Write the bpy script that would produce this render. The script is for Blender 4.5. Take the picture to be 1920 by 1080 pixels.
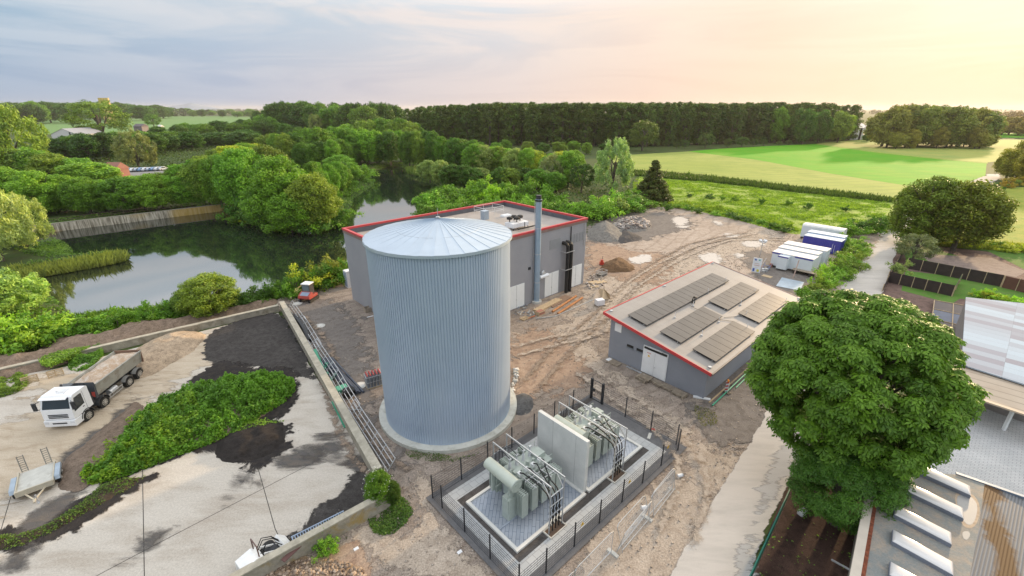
import bpy, bmesh, math, random
import numpy as np
from mathutils import Vector, Matrix
R = math.radians
# ---------------------------------------------------------------- camera, world, sun, exposure
scene = bpy.context.scene
for o in list(bpy.data.objects): bpy.data.objects.remove(o)
FPX = 850.0; PITCH = math.atan((540 - 204) / FPX); CAMH = 25.0
cam = bpy.data.cameras.new('camera'); camo = bpy.data.objects.new('camera', cam)
scene.collection.objects.link(camo); scene.camera = camo
camo.location = (0, 0, CAMH); camo.rotation_euler = (math.pi / 2 - PITCH, 0, 0)
cam.sensor_width = 36; cam.lens = 36 * FPX / 1920; cam.clip_start = .3; cam.clip_end = 20000
scene.render.resolution_x = 1024; scene.render.resolution_y = 576
SUN_AZ = 47.0; SUN_EL = 11.0           # azimuth to the right of the view direction (+Y), elevation
w = bpy.data.worlds.new('World'); scene.world = w; w.use_nodes = True
nt = w.node_tree; nt.nodes.clear()
def N(t, **k):
    n = nt.nodes.new(t)
    for a, b in k.items(): setattr(n, a, b)
    return n
def L(a, b): nt.links.new(a, b)
def ramp(fac, stops, interp='LINEAR'):
    n = nt.nodes.new('ShaderNodeValToRGB'); n.color_ramp.interpolation = interp
    e = n.color_ramp.elements
    while len(e) < len(stops): e.new(.5)
    for i, (p, c) in enumerate(stops):
        e[i].position = p; e[i].color = (c[0], c[1], c[2], 1) if not isinstance(c, (int, float)) else (c, c, c, 1)
    L(fac, n.inputs[0]); return n.outputs[0]
def mathn(op, a, b=None, clamp=False):
    n = nt.nodes.new('ShaderNodeMath'); n.operation = op; n.use_clamp = clamp
    for i, x in enumerate((a, b)):
        if x is None: continue
        if isinstance(x, (int, float)): n.inputs[i].default_value = x
        else: L(x, n.inputs[i])
    return n.outputs[0]
def mixc(f, a, b, mode='MIX'):
    n = nt.nodes.new('ShaderNodeMix'); n.data_type = 'RGBA'; n.blend_type = mode; n.clamp_result = False
    for i, x in ((0, f), (6, a), (7, b)):
        if isinstance(x, (int, float)): n.inputs[i].default_value = x if i == 0 else (x, x, x, 1)
        elif isinstance(x, tuple): n.inputs[i].default_value = (*x, 1)
        else: L(x, n.inputs[i])
    return n.outputs[2]
sky = N('ShaderNodeTexSky', sky_type='NISHITA', sun_disc=False)
sky.sun_elevation = R(SUN_EL); sky.sun_rotation = R(SUN_AZ); sky.altitude = 100; sky.air_density = 1.4; sky.dust_density = 3.0
tc = N('ShaderNodeTexCoord')
sp = N('ShaderNodeSeparateXYZ'); L(tc.outputs['Generated'], sp.inputs[0])
zz = mathn('MAXIMUM', sp.outputs[2], 0.0)
dot = N('ShaderNodeVectorMath', operation='DOT_PRODUCT'); L(tc.outputs['Generated'], dot.inputs[0])
sd = (math.sin(R(SUN_AZ)) * math.cos(R(SUN_EL)), math.cos(R(SUN_AZ)) * math.cos(R(SUN_EL)), math.sin(R(SUN_EL)))
dot.inputs[1].default_value = sd
dv = mathn('MULTIPLY_ADD', dot.outputs['Value'], .5); nt.nodes[-1].inputs[2].default_value = .5
# veil of thin evening cloud: colour by angle to the sun near the horizon, brighter higher up
hor = ramp(dv, [(0, (.24, .30, .42)), (.46, (.29, .385, .54)), (.62, (.40, .45, .575)), (.84, (.70, .59, .57)), (.92, (.80, .60, .50)), (.97, (.92, .69, .52)), (1, (.96, .72, .50))])
mid = ramp(dv, [(0, (.33, .46, .57)), (.46, (.33, .49, .61)), (.62, (.44, .57, .68)), (.84, (.64, .69, .74)), (.92, (.84, .73, .66)), (.97, (.90, .73, .60)), (1, (.97, .85, .72))])
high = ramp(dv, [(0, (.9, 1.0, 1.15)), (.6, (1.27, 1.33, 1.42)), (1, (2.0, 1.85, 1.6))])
e1 = ramp(zz, [(0, 0), (.05, .15), (.12, .6), (.2, 1)])
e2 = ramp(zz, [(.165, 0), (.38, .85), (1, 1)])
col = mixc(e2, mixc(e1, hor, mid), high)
mp = N('ShaderNodeMapping'); L(tc.outputs['Generated'], mp.inputs[0]); mp.inputs['Scale'].default_value = (1.6, 1.6, 13); mp.inputs['Rotation'].default_value = (R(4), R(-5), R(20))
nz = N('ShaderNodeTexNoise'); L(mp.outputs[0], nz.inputs[0]); nz.inputs['Scale'].default_value = 1.3; nz.inputs['Detail'].default_value = 9; nz.inputs['Roughness'].default_value = .58; nz.inputs['Distortion'].default_value = .9
cl = ramp(nz.outputs[0], [(.38, 0), (.60, 1)], 'EASE')
cl = mathn('MULTIPLY', cl, ramp(zz, [(.0, .1), (.07, .35), (.16, .85), (.5, .4)]))
cloudc = mixc(e2, ramp(dv, [(0, (.55, .58, .64)), (.5, (.62, .67, .73)), (.84, (.88, .76, .70)), (.97, (.95, .78, .63)), (1, (1.04, .90, .75))]), (1.6, 1.58, 1.6))
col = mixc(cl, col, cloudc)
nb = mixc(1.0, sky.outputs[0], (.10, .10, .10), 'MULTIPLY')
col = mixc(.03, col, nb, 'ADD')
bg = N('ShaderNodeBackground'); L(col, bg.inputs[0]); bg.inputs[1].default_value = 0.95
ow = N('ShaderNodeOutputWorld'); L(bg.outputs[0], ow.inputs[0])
sun = bpy.data.lights.new('sun', 'SUN'); sun.energy = 5.0; sun.angle = R(2.0); sun.color = (1.0, .72, .42)
suno = bpy.data.objects.new('sun', sun); scene.collection.objects.link(suno)
suno.rotation_euler = Vector(sd).to_track_quat('Z', 'Y').to_euler()
vs = scene.view_settings; vs.view_transform = 'Standard'; vs.look = 'None'; vs.exposure = 0.2; vs.gamma = 1
scene.cycles.max_bounces = 8; scene.cycles.transparent_max_bounces = 16

# ---------------------------------------------------------------- helpers
COL = scene.collection
S_, C_ = math.sin(PITCH), math.cos(PITCH)
def G(u, v, z=0.0):
    "point at height z seen at photo pixel (u, v)"
    a = (u - 960) / FPX; b = (v - 540) / FPX
    d = (a, C_ - b * S_, -S_ - b * C_); t = (CAMH - z) / -d[2]
    return Vector((d[0] * t, d[1] * t, z))
def H_at(y, vt, z0=0.0):
    "height above z0 of something at depth y whose top is seen in row vt"
    b = (vt - 540) / FPX
    return CAMH + y * (b * C_ + S_) / (b * S_ - C_) - z0
def fw(y, z): return y * C_ - (z - CAMH) * S_
ANG = R(42.5)                       # the site's own axis: all its buildings share it
UX = Vector((math.cos(ANG), math.sin(ANG), 0)); UY = Vector((-math.sin(ANG), math.cos(ANG), 0))

class MB:
    def __init__(s): s.v = []; s.f = []
    def add(s, vs, fs):
        n = len(s.v); s.v += [tuple(p) for p in vs]; s.f += [tuple(i + n for i in f) for f in fs]; return s
    def box(s, x0, x1, y0, y1, z0, z1, M=None):
        vs = [Vector((x, y, z)) for z in (z0, z1) for y in (y0, y1) for x in (x0, x1)]
        if M is not None: vs = [M @ p for p in vs]
        return s.add(vs, [(0, 2, 3, 1), (4, 5, 7, 6), (0, 1, 5, 4), (2, 6, 7, 3), (0, 4, 6, 2), (1, 3, 7, 5)])
    def bar(s, p, q, w, h=None):
        "square bar from p to q"
        p = Vector(p); q = Vector(q); h = h or w; d = (q - p)
        l = d.length; d.normalize(); up = Vector((0, 0, 1)) if abs(d.z) < .95 else Vector((1, 0, 0))
        x = d.cross(up).normalized(); y = x.cross(d)
        vs = []
        for e in (p, q):
            for a, b in ((-1, -1), (1, -1), (1, 1), (-1, 1)): vs.append(e + x * (a * w / 2) + y * (b * h / 2))
        return s.add(vs, [(0, 3, 2, 1), (4, 5, 6, 7), (0, 1, 5, 4), (1, 2, 6, 5), (2, 3, 7, 6), (3, 0, 4, 7)])
    def cyl(s, p, q, r, n=12, r2=None, caps=True):
        p = Vector(p); q = Vector(q); d = (q - p).normalized(); r2 = r if r2 is None else r2
        up = Vector((0, 0, 1)) if abs(d.z) < .95 else Vector((1, 0, 0))
        x = d.cross(up).normalized(); y = d.cross(x); vs = []
        for e, rr in ((p, r), (q, r2)):
            for i in range(n):
                t = 2 * math.pi * i / n; vs.append(e + x * (math.cos(t) * rr) + y * (math.sin(t) * rr))
        fs = [(i, (i + 1) % n, n + (i + 1) % n, n + i) for i in range(n)]
        if caps: fs += [tuple(range(n))[::-1], tuple(range(n, 2 * n))]
        return s.add(vs, fs)
    def tube(s, pts, r, n=8):
        pts = [Vector(p) for p in pts]; vs = []; m = len(pts)
        up = Vector((0, 0, 1))
        for i, p in enumerate(pts):
            d = (pts[min(i + 1, m - 1)] - pts[max(i - 1, 0)]).normalized()
            if abs(d.dot(up)) > .95: ref = Vector((.9, .1, 0))
            else: ref = up
            x = d.cross(ref).normalized(); y = d.cross(x)
            for k in range(n):
                t = 2 * math.pi * k / n; vs.append(p + x * (math.cos(t) * r) + y * (math.sin(t) * r))
        fs = [(i * n + k, i * n + (k + 1) % n, (i + 1) * n + (k + 1) % n, (i + 1) * n + k) for i in range(m - 1) for k in range(n)]
        fs += [tuple(range(n))[::-1], tuple(range((m - 1) * n, m * n))]
        return s.add(vs, fs)
    def prism(s, poly, z0, z1, M=None):
        n = len(poly); vs = [Vector((p[0], p[1], z0)) for p in poly] + [Vector((p[0], p[1], z1)) for p in poly]
        if M is not None: vs = [M @ p for p in vs]
        return s.add(vs, [tuple(range(n))[::-1], tuple(range(n, 2 * n))] + [(i, (i + 1) % n, n + (i + 1) % n, n + i) for i in range(n)])
    def side(s, poly, y0, y1):
        "profile poly in x,z extruded along y"
        n = len(poly); vs = [Vector((p[0], y0, p[1])) for p in poly] + [Vector((p[0], y1, p[1])) for p in poly]
        return s.add(vs, [tuple(range(n)), tuple(range(n, 2 * n))[::-1]] + [(i, n + i, n + (i + 1) % n, (i + 1) % n) for i in range(n)])
    def build(s, name, m, parent=None, smooth=False, bevel=0, label=None):
        me = bpy.data.meshes.new(name); me.from_pydata(s.v, [], s.f); me.update()
        if bevel:
            bm = bmesh.new(); bm.from_mesh(me)
            bmesh.ops.remove_doubles(bm, verts=bm.verts, dist=1e-5)
            bmesh.ops.bevel(bm, geom=[e for e in bm.edges], offset=bevel, segments=2, affect='EDGES', profile=.6)
            bm.to_mesh(me); bm.free()
        if smooth:
            me.polygons.foreach_set('use_smooth', [True] * len(me.polygons))
            try: me.set_sharp_from_angle(angle=R(35))
            except Exception: pass
        me.materials.append(m)
        o = bpy.data.objects.new(name, me); COL.objects.link(o)
        if parent: o.parent = parent
        if label: o['label'] = label
        return o
def tag(o, label=None, cat=None, group=None, kind=None):
    for k, x in (('label', label), ('category', cat), ('group', group), ('kind', kind)):
        if x: o[k] = x
    return o
def empty(name, loc, rz=0.0):
    o = bpy.data.objects.new(name, None); COL.objects.link(o)
    o.empty_display_size = .3; o.location = loc; o.rotation_euler = (0, 0, rz); return o
KIDS = {}
def copy_tree(o, parent=None):
    c = o.copy(); COL.objects.link(c); c.parent = parent
    for ch in list(o.children): copy_tree(ch, c)
    return c
def meshobj(name, V, F, m, parent=None, smooth=False):
    me = bpy.data.meshes.new(name)
    V = np.asarray(V, dtype=np.float32); F = np.asarray(F, dtype=np.int32)
    me.vertices.add(len(V)); me.vertices.foreach_set('co', V.ravel())
    k = F.shape[1]; me.loops.add(F.size); me.loops.foreach_set('vertex_index', F.ravel())
    me.polygons.add(len(F)); me.polygons.foreach_set('loop_start', np.arange(0, F.size, k, dtype=np.int32))
    me.polygons.foreach_set('loop_total', np.full(len(F), k, dtype=np.int32))
    if smooth: me.polygons.foreach_set('use_smooth', np.ones(len(F), dtype=bool))
    me.update(calc_edges=True); me.validate()
    me.materials.append(m)
    o = bpy.data.objects.new(name, me); COL.objects.link(o)
    if parent: o.parent = parent
    return o

# ---------------------------------------------------------------- materials
MATS = {}
def newmat(name):
    global nt
    m = bpy.data.materials.new(name); m.use_nodes = True; nt = m.node_tree; nt.nodes.clear()
    b = N('ShaderNodeBsdfPrincipled'); o = N('ShaderNodeOutputMaterial'); L(b.outputs[0], o.inputs[0])
    return m, b, o
def noise(scale, detail=4, rough=.55, dist=0, vec=None, out=0):
    n = N('ShaderNodeTexNoise'); n.inputs['Scale'].default_value = scale; n.inputs['Detail'].default_value = detail
    n.inputs['Roughness'].default_value = rough; n.inputs['Distortion'].default_value = dist
    if vec is None:
        t = N('ShaderNodeTexCoord'); vec = t.outputs['Object']
    L(vec, n.inputs[0]); return n.outputs[out]
def bumpn(h, strength, dist, b):
    n = N('ShaderNodeBump'); n.inputs['Strength'].default_value = strength; n.inputs['Distance'].default_value = dist
    L(h, n.inputs['Height']); L(n.outputs[0], b.inputs['Normal'])
def shade(c, k): return tuple(max(0, min(1, x * k)) for x in c)
def mat(name, c, rough=.6, metal=0.0, var=.14, scale=1.5, bump=0.0, bscale=30, spec=.5, dirt=None, dscale=.8):
    if name in MATS: return MATS[name]
    m, b, o = newmat(name)
    n = noise(scale, 6, .6)
    col = ramp(n, [(.3, shade(c, 1 - var)), (.7, shade(c, 1 + var))])
    if dirt:
        col = mixc(ramp(noise(dscale, 8, .65, .6), [(.5, 0), (.68, .75)]), col, dirt)
    L(col, b.inputs['Base Color'])
    b.inputs['Roughness'].default_value = rough; b.inputs['Metallic'].default_value = metal; b.inputs['Specular IOR Level'].default_value = spec
    if bump: bumpn(noise(bscale, 5, .6), bump, .02, b)
    MATS[name] = m; return m
def ground_mat(name, cols, s1=.12, s2=1.2, speck=.3, sscale=14, rough=.9, bump=.5, bdist=.05, fade=False, stretch=None, wet=None, lines=None, fscale=.55, fsoft=.10):
    """mottled ground: three colours on two noise scales, grit, bump; fade=True lets the outline dissolve with the 'edge' attribute"""
    m, b, o = newmat(name)
    t = N('ShaderNodeTexCoord'); vec = t.outputs['Object']
    if stretch:
        mpn = N('ShaderNodeMapping'); L(vec, mpn.inputs[0]); mpn.inputs['Rotation'].default_value = (0, 0, stretch[0]); mpn.inputs['Scale'].default_value = (stretch[1], 1, 1); v2 = mpn.outputs[0]
    else: v2 = vec
    a = noise(s1, 7, .62, .8, v2); d = noise(s2, 8, .68, .3, v2)
    c = mixc(ramp(a, [(.38, 0), (.62, 1)]), cols[0], cols[1])
    c = mixc(ramp(d, [(.45, 0), (.66, 1)]), c, cols[2])
    if lines:      # field drills or rutted tracks: (angle, period, depth, colour)
        mpn = N('ShaderNodeMapping'); L(vec, mpn.inputs[0]); mpn.inputs['Rotation'].default_value = (0, 0, lines[0])
        wv = N('ShaderNodeTexWave'); L(mpn.outputs[0], wv.inputs[0]); wv.inputs['Scale'].default_value = lines[1]; wv.inputs['Distortion'].default_value = lines[4]; wv.inputs['Detail'].default_value = 3; wv.inputs['Detail Scale'].default_value = .6
        c = mixc(mathn('MULTIPLY', ramp(wv.outputs[1], [(.86, 0), (1, 1)]), lines[2]), c, lines[3])
    g = noise(sscale, 4, .75, 0, vec)
    c = mixc(1.0, c, ramp(g, [(.25, 1 - speck), (.5, 1), (.75, 1 + speck)]), 'MULTIPLY')
    L(c, b.inputs['Base Color']); b.inputs['Roughness'].default_value = rough
    b.inputs['Specular IOR Level'].default_value = .12
    if wet:
        L(ramp(a, [(.35, wet), (.6, rough)]), b.inputs['Roughness'])
    hh = mathn('ADD', mathn('MULTIPLY', g, .35), d)
    bumpn(hh, bump, bdist, b)
    if fade:
        at = N('ShaderNodeAttribute', attribute_name='edge')
        nn = noise(fscale, 9, .7, .5, v2 if stretch else vec)
        x = mathn('ADD', at.outputs['Fac'], mathn('MULTIPLY', mathn('SUBTRACT', nn, .5), 3.4))
        al = ramp(x, [(.5 - fsoft, 0), (.5 + fsoft, 1)])
        L(al, b.inputs['Alpha'])
    MATS[name] = m; return m
def leaf_mat(name, c, var=.52, trans=.28, warm=(1.12, 1.15, .55)):
    m, b, o = newmat(name)
    gi = N('ShaderNodeNewGeometry'); at = N('ShaderNodeAttribute', attribute_name='tone'); oi = N('ShaderNodeObjectInfo')
    k = mathn('ADD', mathn('MULTIPLY', gi.outputs['Random Per Island'], .5), mathn('MULTIPLY', at.outputs['Fac'], .5))
    base = mixc(1.0, oi.outputs['Color'], c, 'MULTIPLY')
    lo = mixc(1.0, base, (1 - var, 1 - var * .8, 1 - var * .8), 'MULTIPLY')
    hi = mixc(1.0, base, (1 + var * 1.05, 1 + var, 1 - var * .1), 'MULTIPLY')
    c2 = mixc(k, lo, hi)
    L(c2, b.inputs['Base Color']); b.inputs['Roughness'].default_value = .55; b.inputs['Specular IOR Level'].default_value = .35
    tr = N('ShaderNodeBsdfTranslucent'); L(mixc(1.0, c2, warm, 'MULTIPLY'), tr.inputs[0])
    mx = N('ShaderNodeMixShader'); mx.inputs[0].default_value = trans; L(b.outputs[0], mx.inputs[1]); L(tr.outputs[0], mx.inputs[2]); L(mx.outputs[0], o.inputs[0])
    MATS[name] = m; return m

M_leaf = leaf_mat('leaf', (1.18, 1.16, .95))
M_bark = mat('bark', (.10, .085, .065), .95, var=.4, scale=6, bump=.6)
M_red = mat('red_trim', (.50, .045, .05), .5, var=.06)
M_wallgrey = mat('grey_render', (.235, .25, .285), .85, var=.05, scale=.6, bump=.15, bscale=60)
M_conc = mat('cast_concrete', (.50, .49, .45), .85, var=.10, scale=.7, bump=.2, bscale=25, dirt=(.36, .35, .31), dscale=1.1)
M_oldconc = mat('old_concrete', (.31, .28, .22), .95, var=.25, scale=1.6, bump=.5, bscale=12, dirt=(.15, .12, .07), dscale=1.3)
M_white = mat('white_paint', (.74, .75, .76), .5, var=.05, scale=1)
M_dark = mat('anthracite', (.02, .023, .028), .5, var=.1)
M_black = mat('black_rubber', (.012, .012, .012), .7, var=.2)
M_galv = mat('galvanised', (.50, .52, .54), .42, .6, var=.15, scale=5)
M_wood = mat('raw_wood', (.42, .32, .20), .85, var=.25, scale=4, bump=.2)
M_greywood = mat('weathered_wood', (.30, .25, .19), .9, var=.25, scale=4, bump=.2)
M_glass = mat('dark_glass', (.02, .03, .035), .08, var=.1, spec=.8)
M_trans = mat('transformer_green', (.37, .42, .38), .45, var=.07, scale=3)
M_radi = mat('radiator_green', (.25, .31, .27), .5, var=.08, scale=3)
# ---------------------------------------------------------------- ground, pond, fields, roads
rng = np.random.default_rng(7)
PZ = -1.5
def spline(pts, per=4):
    P = [np.array(p[:2], float) for p in pts]; n = len(P); out = []
    for i in range(n):
        a, b, c, d = P[i - 1], P[i], P[(i + 1) % n], P[(i + 2) % n]
        for k in range(per):
            t = k / per
            out.append(.5 * ((2 * b) + (c - a) * t + (2 * a - 5 * b + 4 * c - d) * t * t + (3 * b - a - 3 * c + d) * t ** 3))
    return np.array(out)
def inside(px, py, poly):
    r = np.zeros(px.shape, bool); n = len(poly)
    for i in range(n):
        x0, y0 = poly[i]; x1, y1 = poly[(i + 1) % n]
        c = ((y0 > py) != (y1 > py)); 
        with np.errstate(divide='ignore', invalid='ignore'):
            r ^= c & (px < (x1 - x0) * (py - y0) / (y1 - y0 + 1e-12) + x0)
    return r
def sdist(px, py, poly):
    d = np.full(px.shape, 1e18); n = len(poly)
    for i in range(n):
        x0, y0 = poly[i]; x1, y1 = poly[(i + 1) % n]; dx, dy = x1 - x0, y1 - y0
        t = np.clip(((px - x0) * dx + (py - y0) * dy) / (dx * dx + dy * dy + 1e-12), 0, 1)
        d = np.minimum(d, (px - x0 - t * dx) ** 2 + (py - y0 - t * dy) ** 2)
    d = np.sqrt(d); return np.where(inside(px, py, poly), d, -d)
pond_px = [(100, 560), (48, 530), (120, 512), (185, 500), (237, 488), (232, 474), (150, 482), (100, 470), (60, 448), (86, 432), (110, 428),
           (260, 412), (405, 395), (450, 405), (520, 425), (600, 428), (655, 400), (662, 372), (700, 347), (694, 326), (725, 314), (800, 316), (850, 330),
           (838, 352), (795, 380), (790, 396), (800, 410), (700, 470), (640, 505), (560, 540), (520, 552), (300, 590), (190, 596), (135, 600)]
pond = np.array([G(u, v, PZ)[:2] for u, v in pond_px])
pond = spline(pond, 2)
def axis(lo, hi, step, far, grow):
    a = list(np.arange(lo, hi + step, step)); s = step
    x = hi
    while x < far[1]: s *= grow; x += s; a.append(x)
    s = step; x = lo; b = []
    while x > far[0]: s *= grow; x -= s; b.append(x)
    return np.array(b[::-1] + a)
gx = axis(-112, 20, 1.0, (-9000, 9000), 1.22); gy = axis(36, 178, 1.0, (-300, 12000), 1.22)
X, Y = np.meshgrid(gx, gy)
sdv = sdist(X, Y, pond)
Z = np.where(sdv > -4.5, np.clip(PZ - sdv * .42, -3.2, 0), 0.0)
def hillk(cx, cy, rx, ry, h): return h * np.exp(-((X - cx) / rx) ** 2 - ((Y - cy) / ry) ** 2)
nx, ny = len(gx), len(gy)
idx = np.arange(nx * ny).reshape(ny, nx)
F = np.stack([idx[:-1, :-1], idx[:-1, 1:], idx[1:, 1:], idx[1:, :-1]], -1).reshape(-1, 4)
M_ground = ground_mat('ground_green', [(.05, .085, .02), (.07, .10, .03), (.06, .07, .03)], .02, .3, .25, 3, bump=.4, bdist=.2)
ground = meshobj('ground', np.stack([X, Y, Z], -1).reshape(-1, 3), F, M_ground, smooth=True); tag(ground, kind='structure')
# water
m, b, o = newmat('pond_water'); MATS['water'] = m
b.inputs['Base Color'].default_value = (.012, .018, .014, 1); b.inputs['Roughness'].default_value = .035; b.inputs['IOR'].default_value = 2.6; b.inputs['Specular IOR Level'].default_value = 1.0
bumpn(noise(2.4, 3, .5, .2), .10, .012, b)
x0, y0 = pond.min(0) - 6; x1, y1 = pond.max(0) + 6
wtr = MB().add([(x0, y0, PZ), (x1, y0, PZ), (x1, y1, PZ), (x0, y1, PZ)], [(0, 1, 2, 3)]).build('water', m); tag(wtr, kind='structure')

def sheet(name, px, m, z, smooth=0, inset=0.0, world=False, kind='structure', jit=0.0, **kw):
    "flat sheet lying on the ground; inset>0 gives it an inner ring so its edge can dissolve"
    P = [Vector(p) for p in px] if world else [G(u, v) for u, v in px]
    pts = spline([p[:2] for p in P], smooth) if smooth else np.array([p[:2] for p in P])
    area = .5 * sum(pts[i - 1][0] * pts[i][1] - pts[i][0] * pts[i - 1][1] for i in range(len(pts)))
    if area < 0: pts = pts[::-1]
    n = len(pts)
    if jit: pts = pts + rng.normal(0, jit, pts.shape)
    if inset:
        wd = inset * 1.5
        lo = pts.min(0) - wd; hi = pts.max(0) + wd
        lo = np.maximum(lo, (-75, 8)); hi = np.minimum(hi, (200, 190))
        st = max(min(inset * .5, .6), .25); 
        if (hi - lo).max() > 60: st = max(st, .5)
        xs = np.arange(lo[0], hi[0] + st, st); ys = np.arange(lo[1], hi[1] + st, st)
        gX, gY = np.meshgrid(xs, ys)
        d = .5 + sdist(gX, gY, pts) / (2 * inset)
        d = np.clip(d, -.9, 1.9)
        ii = np.arange(d.size).reshape(d.shape)
        q = np.stack([ii[:-1, :-1], ii[:-1, 1:], ii[1:, 1:], ii[1:, :-1]], -1).reshape(-1, 4)
        q = q[d.ravel()[q].max(1) > -.25]
        use, inv = np.unique(q, return_inverse=True)
        o = meshobj(name, np.stack([gX.ravel()[use], gY.ravel()[use], np.zeros(len(use))], -1), inv.reshape(-1, 4), m)
        at = o.data.attributes.new('edge', 'FLOAT', 'POINT'); at.data.foreach_set('value', d.ravel()[use].astype(np.float32))
        o.location.z = z; o['kind'] = kind; return o
    me = bpy.data.meshes.new(name)
    if 0: pass
    else:
        me.from_pydata([(x, y, 0) for x, y in pts], [], [tuple(range(n))])
    me.update(); me.materials.append(m)
    o = bpy.data.objects.new(name, me); COL.objects.link(o); o.location.z = z; o['kind'] = kind
    return o
Zc = [0.0]
def zz_():
    Zc[0] += .004; return Zc[0]

# --- fields
M_wheat = ground_mat('wheat', [(.25, .31, .06), (.29, .335, .08), (.21, .28, .055)], .012, .08, .12, 1.2, bump=.6, bdist=.3, lines=(R(78), .055, .5, (.18, .21, .055), 1.2))
M_bright = ground_mat('young_crop', [(.075, .28, .006), (.10, .33, .010), (.14, .31, .015)], .01, .06, .12, 1.0, bump=.5, bdist=.3, lines=(R(80), .045, .35, (.06, .19, .01), 1.5))
M_pale = ground_mat('pale_crop', [(.28, .32, .07), (.32, .33, .09), (.20, .29, .07)], .006, .05, .1, .8, bump=.5, bdist=.3)
M_fargreen = ground_mat('far_crop', [(.13, .24, .08), (.15, .26, .085), (.16, .26, .09)], .004, .03, .08, .5, bump=.2, bdist=.3)
M_yellow = ground_mat('rape_field', [(.46, .40, .12), (.5, .44, .15), (.42, .4, .14)], .004, .03, .08, .5, bump=.2, bdist=.3)
M_meadow = ground_mat('meadow', [(.25, .28, .045), (.30, .30, .06), (.17, .25, .035)], .03, .3, .22, 2.5, bump=.8, bdist=.2)
M_rough = ground_mat('rough_grass', [(.24, .33, .05), (.28, .36, .07), (.15, .22, .04)], .05, .5, .35, 4, bump=1, bdist=.2)
M_lawn = ground_mat('lawn', [(.07, .17, .025), (.10, .21, .035), (.12, .17, .05)], .2, 1.2, .25, 12, bump=.6, bdist=.05)
M_soil = ground_mat('tilled_soil', [(.15, .10, .085), (.19, .13, .11), (.10, .07, .06)], .15, 1.2, .4, 8, bump=1, bdist=.08)
sheet('field', [(1150, 292), (1290, 284), (1420, 300), (1560, 326), (1700, 348), (1850, 352), (1840, 372), (1660, 376), (1500, 358), (1330, 337), (1150, 325)], M_wheat, .03)
sheet('field', [(1290, 284), (1350, 279), (1440, 274), (1528, 270), (1640, 285), (1760, 298), (1850, 306), (1845, 352), (1700, 348), (1560, 326), (1420, 300)], M_bright, .04)
sheet('field', [(1532, 269), (1600, 263), (1650, 260), (1750, 262), (1920, 262), (1980, 270), (1880, 302), (1850, 305), (1760, 297), (1640, 284)], M_pale, .05)
sheet('field', [(1840, 250), (1990, 250), (1990, 258), (1840, 258)], M_bright, .05)
sheet('path', [(1529, 270.5), (1532, 269.5), (1640, 284), (1760, 297), (1852, 305), (1852, 307), (1760, 299), (1640, 286)], M_rough, .07)
sheet('field', [(60, 222), (600, 219), (600, 245), (60, 252)], M_fargreen, .03)
sheet('field', [(250, 217.8), (420, 218.2), (560, 219.2), (60, 222)], M_fargreen, .05)
sheet('field', [(300, 209.5), (470, 208), (570, 208.5), (560, 214), (330, 212.8)], M_yellow, .08)
sheet('meadow', [(1878, 352), (1990, 350), (1990, 480), (1920, 468), (1745, 452), (1700, 440), (1760, 400)], M_meadow, .02)
sheet('meadow', [(1200, 326), (1330, 337), (1500, 358), (1660, 376), (1700, 385), (1650, 425), (1600, 448), (1480, 438), (1380, 412), (1290, 392), (1235, 385), (1190, 370)], M_rough, .012)
sheet('grass_bank', [(1640, 455), (1745, 450), (1920, 466), (1990, 478), (1990, 540), (1850, 470), (1760, 462), (1700, 480)], M_lawn, .03)
# --- site
M_dirt = ground_mat('site_dirt', [(.26, .218, .182), (.315, .265, .222), (.19, .155, .128)], .10, .9, .7, 9, bump=.9, bdist=.06, fade=True, lines=(R(52), .22, .35, (.14, .10, .075), 9))
M_lot = ground_mat('lot_gravel', [(.34, .28, .23), (.40, .335, .28), (.27, .215, .17)], .08, .7, .6, 8, bump=.8, bdist=.05, fade=True, lines=(R(30), .12, .35, (.17, .13, .10), 11))
M_lightdirt = ground_mat('pale_dirt', [(.37, .31, .25), (.42, .355, .29), (.295, .24, .19)], .2, 1.1, .55, 9, bump=.7, bdist=.05, fade=True)
M_orange = ground_mat('ochre_dirt', [(.30, .215, .155), (.36, .265, .195), (.22, .15, .11)], .2, 1.1, .45, 9, bump=.9, bdist=.05, fade=True)
M_grav = ground_mat('grey_gravel', [(.165, .148, .135), (.20, .178, .16), (.125, .11, .098)], .25, 1.5, .5, 12, bump=.9, bdist=.05, fade=True)
M_dgrav = ground_mat('dark_gravel', [(.075, .07, .068), (.10, .09, .085), (.05, .047, .045)], .25, 1.5, .6, 16, bump=.9, bdist=.04)
M_yard = ground_mat('yard_concrete', [(.46, .42, .365), (.52, .485, .43), (.38, .335, .28)], .09, .55, .25, 9, rough=.8, bump=.25, bdist=.02, stretch=(R(-30), .35))
M_sandy = ground_mat('sand_film', [(.43, .36, .27), (.50, .43, .34), (.36, .29, .21)], .2, 1.2, .25, 12, bump=.5, bdist=.03, fade=True, stretch=(R(-32), .3))
M_blk = ground_mat('black_earth', [(.022, .02, .02), (.033, .03, .03), (.05, .042, .036)], .4, 2.0, .6, 14, bump=1, bdist=.06, fade=True)
M_coke = ground_mat('coal_grit', [(.052, .048, .046), (.07, .065, .062), (.035, .032, .03)], .4, 2.0, .6, 12, bump=1, bdist=.05, fade=True)
M_stain = ground_mat('damp_stain', [(.085, .08, .078), (.11, .105, .10), (.14, .12, .10)], .4, 2.0, .4, 14, bump=.6, bdist=.03, fade=True, stretch=(R(-32), .4), fsoft=.3)
M_asph = ground_mat('worn_asphalt', [(.46, .43, .395), (.50, .47, .43), (.41, .385, .355)], .12, 1.3, .18, 22, bump=.35, bdist=.015, fade=True, stretch=(R(48), .2))
M_asph2 = ground_mat('blue_asphalt', [(.39, .385, .375), (.43, .42, .41), (.36, .355, .345)], .1, 1.0, .22, 22, bump=.3, bdist=.015, fade=True, stretch=(R(48), .2))
M_pud = None
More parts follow.
